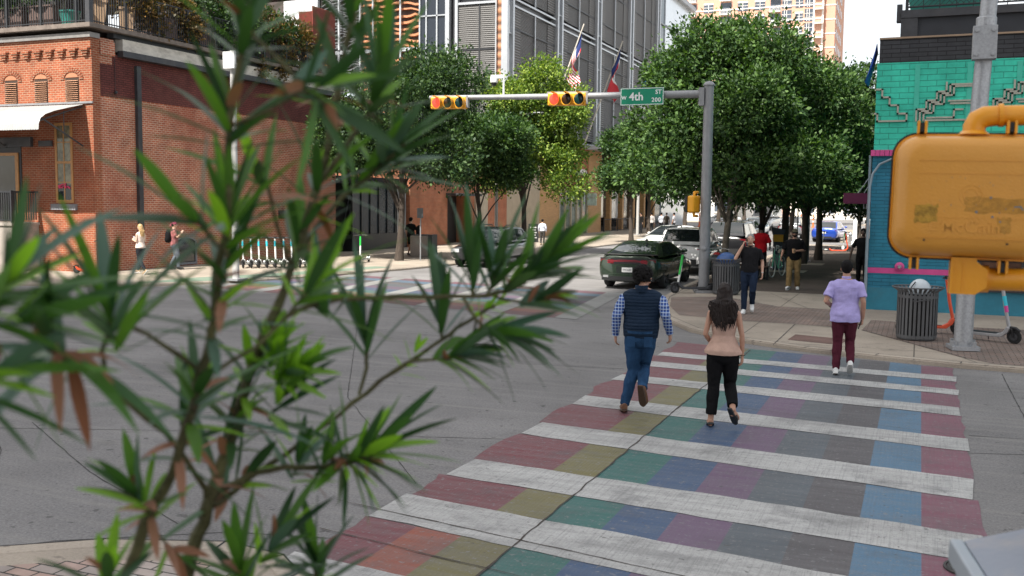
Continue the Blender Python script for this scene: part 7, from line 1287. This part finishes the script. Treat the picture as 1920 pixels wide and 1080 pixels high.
person('man in black tee and shorts carrying a dark jacket by the far brick wall', (-21.45, 40.3, KH), R(-8), 1.76, SK2, dict(elR=(.24, .10, 1.17), wrR=(.30, .26, 1.2), hdR=(.3, .8, 0), kneeL=(-.10, .08, .50), ankL=(-.10, -.06, .10), ankR=(.10, -.12, .12), toeR=(.10, .03, .04)), pants=fabric('black_trousers', (.010, .010, .011)), shorts=True, top=fabric('black_tee', (.012, .012, .013)), sleeve_len=.85, top_hem=.82, top_k=1.14, hair=(hair_short, H_blk), shoes=(M_bsh, M_wsole), extra=jacket_x, **FAR)
person('man in a white office shirt and grey trousers walking off along the sunlit pavement', (-20.4, 54.6, KH), R(5), 1.52, SK2, dict(elL=(-.26, -.04, 1.14), wrL=(-.25, .05, .9), elR=(.26, -.04, 1.14), wrR=(.25, .05, .9)), pants=fabric('grey_slacks', (.06, .058, .055)), top=fabric('white_shirt', (.55, .58, .66)), top_hem=.94, sleeve_len=1.9, hair=(hair_short, H_blk), shoes=(mat('tan_shoe', (.5, .33, .2), .6), M_sole), vox=.014)
for k, (px, c, lb, rz_) in enumerate(((1221, (.45, .42, .40), 'person in a pale jacket outside the cafe, leftmost of the far group', 30), (1233, (.45, .47, .52), 'person in a pale blue-grey shirt, second in the far cafe group', -20), (1247, (.04, .035, .03), 'person in dark clothes, third in the far cafe group', 10), (1263, (.40, .40, .42), 'person in a grey top apart at the right of the far cafe group', 80), (1207, (.015, .014, .013), 'person in black against the dark cafe recess', 150))):
    p0 = G(px, 438, KH); person(lb, (p0.x, p0.y + (0, 1.2, .4, 0, -1)[k], KH), R(rz_), 1.74, (SK2, SK1, SK3, SK1, SK2)[k], pants=fabric('dark_leggings', (.02, .022, .026)), top=fabric('far_top_%d' % k, c), sleeve_len=(1.9, 1.9, .8, .8, 1.9)[k], hair=(lambda o, hp, HM, m: hair_short(o, hp, HM, m, .012, v=.016), H_blk), shoes=(M_bsh, M_bsh), vox=.018, wr=.01)
# ================================================================ FOREGROUND SHRUB IN ITS PLANTER
def pl_leaf(name, col, col2, rough=.3, tr=.25):
    m = bpy.data.materials.new(name); m.use_nodes = True; t = m.node_tree; b = t.nodes['Principled BSDF']; N = t.nodes.new; L = t.links.new; g = N('ShaderNodeNewGeometry'); r = N('ShaderNodeMixRGB'); r.inputs[1].default_value = col + (1,); r.inputs[2].default_value = col2 + (1,); L(g.outputs['Random Per Island'], r.inputs[0]); L(r.outputs[0], b.inputs['Base Color']); b.inputs['Roughness'].default_value = max(.42, rough); b.inputs['Specular IOR Level'].default_value = .34
    tl_ = N('ShaderNodeBsdfTranslucent'); x = N('ShaderNodeMixRGB'); x.blend_type = 'MULTIPLY'; x.inputs[0].default_value = 1; x.inputs[2].default_value = (1.5, 1.6, .5, 1); L(r.outputs[0], x.inputs[1]); L(x.outputs[0], tl_.inputs[0]); ms = N('ShaderNodeMixShader'); ms.inputs[0].default_value = tr; L(b.outputs[0], ms.inputs[1]); L(tl_.outputs[0], ms.inputs[2]); L(ms.outputs[0], t.nodes['Material Output'].inputs[0]); return m
PLM = [pl_leaf('podocarpus_dark', (.013, .046, .016), (.034, .095, .026)), pl_leaf('podocarpus_mid', (.045, .125, .025), (.085, .20, .03), .35, .35), pl_leaf('podocarpus_fresh', (.12, .27, .02), (.22, .42, .045), .4, .45), pl_leaf('podocarpus_dead', (.20, .075, .04), (.30, .15, .10), .7, .15), pl_leaf('podocarpus_pale', (.04, .10, .07), (.08, .15, .11), .3, .2)]
M_stem = mat('mossy_stem', (.075, .072, .028), .85, 0, .45, 22, .6, 90, dirt=(.06, .035, .02, .6), dscale=14)
base = D(360, 1080, 1.42); shrub_o = thing('podocarpus_shrub', 'large out-of-focus shrub with long narrow leaves filling the left foreground', 'shrub', (base.x, base.y, 1.5))
bl_ = Vector((base.x, base.y, 1.5)); grn = random.Random(21)
def stem(pts, r0, r1, mi=0):
    P = [D(*p) - bl_ for p in pts]; Q = [P[0]]
    for a, b in zip(P[:-1], P[1:]):
        for t in (.5, 1.0): q = a.lerp(b, t); Q.append(q + Vector((grn.uniform(-1, 1), grn.uniform(-1, 1), grn.uniform(-1, 1))) * .0022)
    m = MB(); n = len(Q); m.tube(Q, [.66 * (r0 + (r1 - r0) * i / (n - 1)) * (1 + .12 * grn.uniform(-1, 1)) for i in range(n)], 8); m.build('stem', M_stem, shrub_o, smooth=True)
def leaf(mb, p, d, up, ln, wd, droop, mi):
    d = d.normalized(); s = d.cross(up)
    if s.length < .05: s = d.orthogonal()
    s.normalize(); n_ = s.cross(d).normalized(); N = 7; L_, C_, R_ = [], [], []
    for i in range(N + 1):
        t = i / N; c = p + d * ln * t - Vector((0, 0, 1)) * (droop * ln * t * t) + n_ * (.02 * ln * math.sin(t * 3)); w = wd * (math.sin(math.pi * min(1, t * .93 + .07)) ** .6) * (1 - .25 * t) * .5 if i < N else .0004; C_.append(c - n_ * w * .25); L_.append(c + s * w); R_.append(c - s * w)
    vs = L_ + C_ + R_; k = N + 1; mb.add(vs, [(i, i + 1, k + i + 1, k + i) for i in range(N)] + [(k + i, k + i + 1, 2 * k + i + 1, 2 * k + i) for i in range(N)], mi)
def whorl(tip, tail, n=12, ln=.105, wd=.0125, mix=(6, 4, 1, 1, 1), spread=(22, 75), droop=.10, seed=0, back=.05, flat=.85):
    g = random.Random(seed + 100); a = D(*tip) - bl_; b = D(*tail) - bl_; ax = (a - b).normalized(); o1 = ax.orthogonal().normalized(); o2 = ax.cross(o1); m = MB()
    n = int(n * 1.4)
    for i in range(n):
        f = i / max(1, n - 1); an = 2.4 * i + g.uniform(-.3, .3); sp = R(spread[0] + (spread[1] - spread[0]) * (1 - f) + g.uniform(-8, 8)); rad = o1 * math.cos(an) + o2 * math.sin(an); d = ax * math.cos(sp) + rad * math.sin(sp); p = a - ax * (back * (1 - f)); mix = (mix[0] * .8, mix[1] * 1.2, mix[2] * 1.7 + 1.0, mix[3] * (.55 if mix[3] < 5 else .8), mix[4] * 1.2) if i == 0 else mix; r = g.random() * sum(mix); k = 0
        while r > mix[k]: r -= mix[k]; k += 1
        dd = droop * g.uniform(.3, 1.6); l_ = ln * g.uniform(.72, 1.15) * (.72 if k == 2 else 1) * 1.16
        if k == 3: dd += .22; l_ *= .5; d = d - ax * .5
        leaf(m, p, d, ax + Vector((0, 0, .4)), l_, wd * g.uniform(.8, 1.15) * 1.45, dd, k)
    m.build('leaf_cluster', PLM, shrub_o, smooth=True, fix=False)
a_, b_, c_, d_, e_ = 1.22, 1.35, 1.5, 1.62, 1.1
# main canes, rooted in the planter
stem([(170, 1330, 1.42), (237, 1080, 1.38), (277, 973, 1.36), (307, 920, 1.35), (333, 860, 1.33), (353, 797, 1.31), (367, 750, 1.3), (377, 693, 1.29), (393, 643, 1.28), (403, 600, 1.27), (407, 547, 1.26), (418, 450, 1.25), (430, 360, 1.24), (430, 233, 1.23), (445, 120, 1.22), (462, 60, 1.22), (480, -60, 1.22)], .0125, .0055)
stem([(320, 1330, 1.5), (347, 1080, 1.47), (370, 1003, 1.46), (390, 953, 1.46), (400, 915, 1.46), (417, 870, 1.46), (440, 790, 1.47), (468, 700, 1.47), (500, 620, 1.47), (533, 547, 1.47), (560, 460, 1.47), (580, 400, 1.46), (600, 340, 1.46), (620, 250, 1.45), (640, 140, 1.45), (660, 33, 1.45), (675, -60, 1.45)], .0155, .007)
stem([(388, 935, 1.46), (386, 918, 1.44), (343, 853, 1.38), (310, 810, 1.32), (250, 763, 1.24), (190, 715, 1.17), (147, 680, 1.12), (95, 652, 1.08)], .0075, .0045)
stem([(190, 715, 1.17), (195, 660, 1.17), (205, 600, 1.17)], .005, .004); stem([(367, 690, 1.29), (310, 645, 1.26), (247, 610, 1.2), (205, 590, 1.18)], .0055, .004)
stem([(396, 945, 1.46), (413, 920, 1.48), (473, 887, 1.5), (533, 877, 1.5), (585, 878, 1.5), (633, 873, 1.5), (685, 856, 1.5)], .0085, .006); stem([(402, 950, 1.46), (440, 920, 1.5), (480, 885, 1.54), (540, 850, 1.57), (600, 803, 1.6), (662, 756, 1.62), (711, 716, 1.64), (778, 671, 1.67), (844, 627, 1.7), (871, 604, 1.71), (897, 588, 1.72), (930, 572, 1.72)], .0075, .0045)
stem([(690, 737, 1.63), (713, 713, 1.62), (763, 680, 1.61), (813, 673, 1.6), (870, 668, 1.6)], .0045, .0035); stem([(673, 740, 1.62), (690, 690, 1.62), (688, 655, 1.62), (683, 625, 1.62)], .005, .004); stem([(829, 637, 1.69), (827, 615, 1.69), (825, 585, 1.69)], .0045, .0035)
stem([(505, 612, 1.47), (540, 590, 1.5), (580, 573, 1.53), (633, 560, 1.56), (707, 557, 1.6), (780, 556, 1.62), (847, 557, 1.64), (913, 553, 1.66), (950, 545, 1.66), (985, 528, 1.66)], .007, .005); stem([(930, 556, 1.66), (960, 563, 1.64), (990, 570, 1.62), (1030, 560, 1.62)], .004, .0035); stem([(868, 557, 1.64), (880, 580, 1.62), (893, 598, 1.61), (923, 622, 1.6), (955, 630, 1.6)], .0045, .0035); stem([(885, 556, 1.65), (886, 530, 1.65), (884, 505, 1.65)], .0045, .0035); stem([(910, 553, 1.66), (925, 530, 1.68), (935, 505, 1.68)], .004, .003); stem([(893, 598, 1.61), (880, 640, 1.66), (850, 645, 1.68)], .0035, .003)
stem([(598, 345, 1.46), (640, 290, 1.42), (680, 230, 1.38), (705, 180, 1.36), (718, 130, 1.35)], .006, .004); stem([(545, 510, 1.47), (590, 430, 1.5), (640, 370, 1.52), (690, 330, 1.52), (733, 295, 1.5), (760, 270, 1.5)], .006, .004); stem([(430, 240, 1.23), (480, 215, 1.2), (560, 175, 1.16), (600, 160, 1.15)], .0035, .003); stem([(400, 700, 1.28), (480, 650, 1.3), (540, 590, 1.32), (600, 520, 1.33)], .0045, .0035); stem([(545, 500, 1.47), (520, 420, 1.4), (500, 350, 1.36), (480, 330, 1.34)], .0045, .003)
stem([(462, 60, 1.22), (500, 90, 1.2), (560, 150, 1.18), (610, 200, 1.16)], .004, .003); stem([(283, 985, 1.37), (310, 1020, 1.4), (335, 1040, 1.42)], .003, .0025); stem([(430, 480, 1.25), (380, 425, 1.2), (345, 400, 1.17)], .004, .003); stem([(500, 1330, 1.5), (470, 1130, 1.46), (455, 1075, 1.44)], .006, .004); stem([(600, 1330, 1.6), (600, 1130, 1.56), (590, 1060, 1.54)], .006, .004); stem([(120, 1330, 1.3), (190, 1150, 1.28), (205, 1075, 1.27)], .006, .004); stem([(-200, 900, 1.0), (-60, 640, 1.0), (10, 540, 1.0)], .006, .004)
W_ = whorl; S_ = iter(range(1000))
def w(tip, tail, n=12, ln=.105, **k): W_(tip, tail, n, ln, seed=next(S_), **k)
w((430, 205, 1.23), (430, 260, 1.23), 13, .135, mix=(8, 2, 0, 1, 3), spread=(18, 80)); w((470, 40, 1.22), (450, 110, 1.22), 12, .125, mix=(7, 2, 0, 2, 1)); w((430, 400, 1.25), (427, 450, 1.25), 14, .12, mix=(3, 7, 4, 1, 1), spread=(15, 75)); w((425, 500, 1.25), (418, 560, 1.26), 9, .12, mix=(5, 4, 1, 1, 2), spread=(35, 90))
w((403, 575, 1.27), (395, 640, 1.28), 9, .11, mix=(5, 3, 1, 2, 2), spread=(40, 100)); w((370, 735, 1.3), (358, 790, 1.31), 13, .125, mix=(5, 5, 2, 2, 2), spread=(25, 95)); w((343, 810, 1.32), (335, 850, 1.33), 5, .11, mix=(3, 1, 0, 4, 1), spread=(60, 110), droop=.2)
w((205, 585, 1.17), (220, 660, 1.17), 15, .135, mix=(6, 4, 3, 1, 2), spread=(20, 75)); w((92, 650, 1.07), (150, 690, 1.12), 12, .13, mix=(5, 2, 0, 5, 3), spread=(30, 120), droop=.3); w((255, 925, 1.33), (290, 980, 1.36), 13, .105, mix=(5, 4, 4, 4, 2), spread=(15, 70)); w((20, 520, 1.0), (-40, 600, 1.0), 13, .12, mix=(6, 4, 1, 1, 3)); w((-10, 700, 1.0), (-60, 720, 1.0), 9, .11, mix=(6, 4, 1, 1, 3)); w((60, 600, 1.02), (-20, 610, 1.0), 8, .11, mix=(7, 3, 0, 1, 3))
w((600, 340, 1.46), (585, 400, 1.46), 9, .12, mix=(6, 3, 1, 2, 2), spread=(30, 90)); w((560, 440, 1.47), (550, 500, 1.47), 9, .125, mix=(5, 4, 1, 2, 2), spread=(30, 90)); w((640, 150, 1.45), (630, 210, 1.45), 8, .12, mix=(7, 2, 0, 2, 1), spread=(30, 85)); w((662, 20, 1.45), (655, 80, 1.45), 10, .125, mix=(7, 2, 0, 1, 1)); w((712, 150, 1.35), (690, 225, 1.37), 15, .125, mix=(9, 2, 0, 2, 3), spread=(12, 65)); w((735, 280, 1.5), (700, 330, 1.52), 15, .125, mix=(8, 3, 1, 2, 4), spread=(15, 70)); w((690, 325, 1.52), (640, 370, 1.52), 8, .11, mix=(7, 3, 1, 2, 3)); w((600, 160, 1.15), (540, 185, 1.17), 5, .09, mix=(4, 1, 0, 3, 1)); w((480, 330, 1.34), (505, 370, 1.37), 7, .11, mix=(4, 3, 1, 3, 1)); w((595, 525, 1.33), (550, 580, 1.32), 10, .12, mix=(6, 4, 2, 1, 2), spread=(15, 60)); w((610, 200, 1.16), (560, 150, 1.18), 5, .1, mix=(5, 1, 0, 2, 1)); w((345, 398, 1.17), (390, 430, 1.2), 8, .115, mix=(7, 2, 0, 1, 2), spread=(15, 70))
w((520, 640, 1.45), (500, 700, 1.46), 16, .085, mix=(1, 3, 10, 0, 1), spread=(20, 80)); w((560, 690, 1.42), (500, 720, 1.45), 14, .085, mix=(1, 4, 9, 0, 1), spread=(15, 65)); w((470, 690, 1.47), (460, 730, 1.47), 10, .11, mix=(5, 5, 2, 2, 1), spread=(30, 100)); w((445, 775, 1.47), (435, 820, 1.47), 10, .115, mix=(6, 2, 0, 4, 1), spread=(30, 100)); w((530, 740, 1.44), (500, 790, 1.46), 8, .10, mix=(7, 2, 0, 2, 1), spread=(20, 80)); w((420, 850, 1.46), (400, 920, 1.46), 7, .13, mix=(2, 1, 0, 6, 1), spread=(10, 50))
w((683, 618, 1.62), (687, 665, 1.62), 9, .135, mix=(9, 1, 0, 1, 2), spread=(8, 42)); w((825, 578, 1.69), (827, 620, 1.69), 9, .13, mix=(9, 1, 0, 0, 3), spread=(8, 42)); w((884, 500, 1.65), (886, 540, 1.65), 9, .12, mix=(9, 1, 0, 0, 3), spread=(8, 40)); w((935, 500, 1.68), (922, 535, 1.68), 9, .11, mix=(8, 2, 0, 1, 3), spread=(8, 50)); w((990, 515, 1.66), (950, 545, 1.66), 18, .135, mix=(9, 5, 1, 3, 3), spread=(10, 60)); w((1030, 490, 1.66), (985, 528, 1.66), 12, .12, mix=(8, 6, 1, 3, 2), spread=(8, 50)); w((1030, 556, 1.62), (985, 570, 1.62), 9, .085, mix=(4, 3, 0, 6, 1), spread=(10, 45)); w((955, 628, 1.6), (920, 620, 1.6), 14, .10, mix=(9, 2, 0, 2, 3), spread=(10, 65), droop=.25); w((870, 664, 1.6), (820, 672, 1.6), 14, .10, mix=(9, 2, 0, 1, 3), spread=(10, 60), droop=.2); w((932, 568, 1.72), (900, 588, 1.72), 9, .05, wd=.006, mix=(0, 2, 9, 0, 0)); w((783, 655, 1.67), (765, 680, 1.67), 6, .055, wd=.007, mix=(0, 2, 9, 0, 0)); w((600, 545, 1.53), (610, 580, 1.53), 7, .12, mix=(9, 1, 0, 0, 3), spread=(10, 50))
w((700, 845, 1.5), (640, 872, 1.5), 18, .115, mix=(5, 7, 5, 2, 2), spread=(15, 80)); w((695, 862, 1.5), (640, 873, 1.5), 14, .085, mix=(7, 2, 0, 6, 1), spread=(30, 110), droop=.4); w((620, 850, 1.5), (600, 880, 1.5), 8, .085, mix=(4, 6, 2, 1, 1), spread=(20, 70)); w((565, 845, 1.52), (555, 875, 1.52), 8, .09, mix=(5, 5, 2, 1, 1), spread=(20, 70)); w((470, 885, 1.5), (450, 900, 1.5), 6, .10, mix=(2, 1, 0, 5, 1))
w((450, 1060, 1.44), (460, 1110, 1.45), 14, .095, mix=(6, 6, 2, 2, 1), spread=(15, 75)); w((520, 1010, 1.46), (480, 1070, 1.46), 9, .10, mix=(6, 6, 1, 2, 1), spread=(10, 60)); w((592, 1045, 1.54), (600, 1090, 1.55), 12, .095, mix=(7, 4, 1, 1, 1), spread=(10, 70)); w((205, 1070, 1.27), (200, 1120, 1.28), 9, .085, mix=(5, 3, 2, 5, 1), spread=(10, 70)); w((335, 1042, 1.42), (310, 1020, 1.4), 5, .12, mix=(1, 1, 0, 6, 0), spread=(10, 80))
pl = thing('planter_box', 'concrete planter box holding the foreground shrub', 'planter', (-.62, 1.15, 0)); q = MB(); q.box(-.75, .75, -.42, .42, 0, 1.46); pb = q.build('box', M_conc_wall, pl, bevel=.02); q = MB(); q.box(-.68, .68, -.35, .35, 1.46, 1.5); q.build('soil', mat('soil', (.05, .035, .025), .95), pl)
# a few cafe chairs and tables behind the patio railing
ct = thing('cafe_table', 'small dark cafe table on the patio, first from the corner pier', 'table', (-26.4, 84.5, KH), 0, 'cafe tables on the shaded patio'); q = MB(); q.lathe([(.001, .72), (.4, .72), (.4, .75), (.001, .75)], seg=16, cap=False); q.build('table_top', mat('cafe_table_top', (.12, .1, .09), .5), ct); q = MB(); q.cyl((0, 0, 0), (0, 0, .72), .04, 8); q.build('leg', M_dark, ct)
cc = thing('cafe_chair', 'dark cafe chair beside the first patio table', 'chair', (-26.4, 85.4, KH), 0, 'cafe chairs on the shaded patio'); q = MB(); q.box(-.22, .22, -.22, .22, .43, .47); q.build('seat', M_dark, cc); q = MB(); q.box(-.22, .22, .2, .23, .5, .9); q.build('backrest', M_dark, cc)
for sx in (-1, 1):
    for sy in (-1, 1): q = MB(); q.box(sx * .2 - .02, sx * .2 + .02, sy * .2 - .02, sy * .2 + .02, 0, .43); q.build('leg', M_dark, cc)
for k, nm in enumerate(('second', 'third', 'last')): dup(ct, (-26.4, 87.6 + k * 3.2, KH), 0, 'small dark cafe table on the patio, %s from the corner pier' % nm); dup(cc, (-26.3, 88.5 + k * 3.2, KH), .3 * k, 'dark cafe chair beside the %s patio table' % nm)
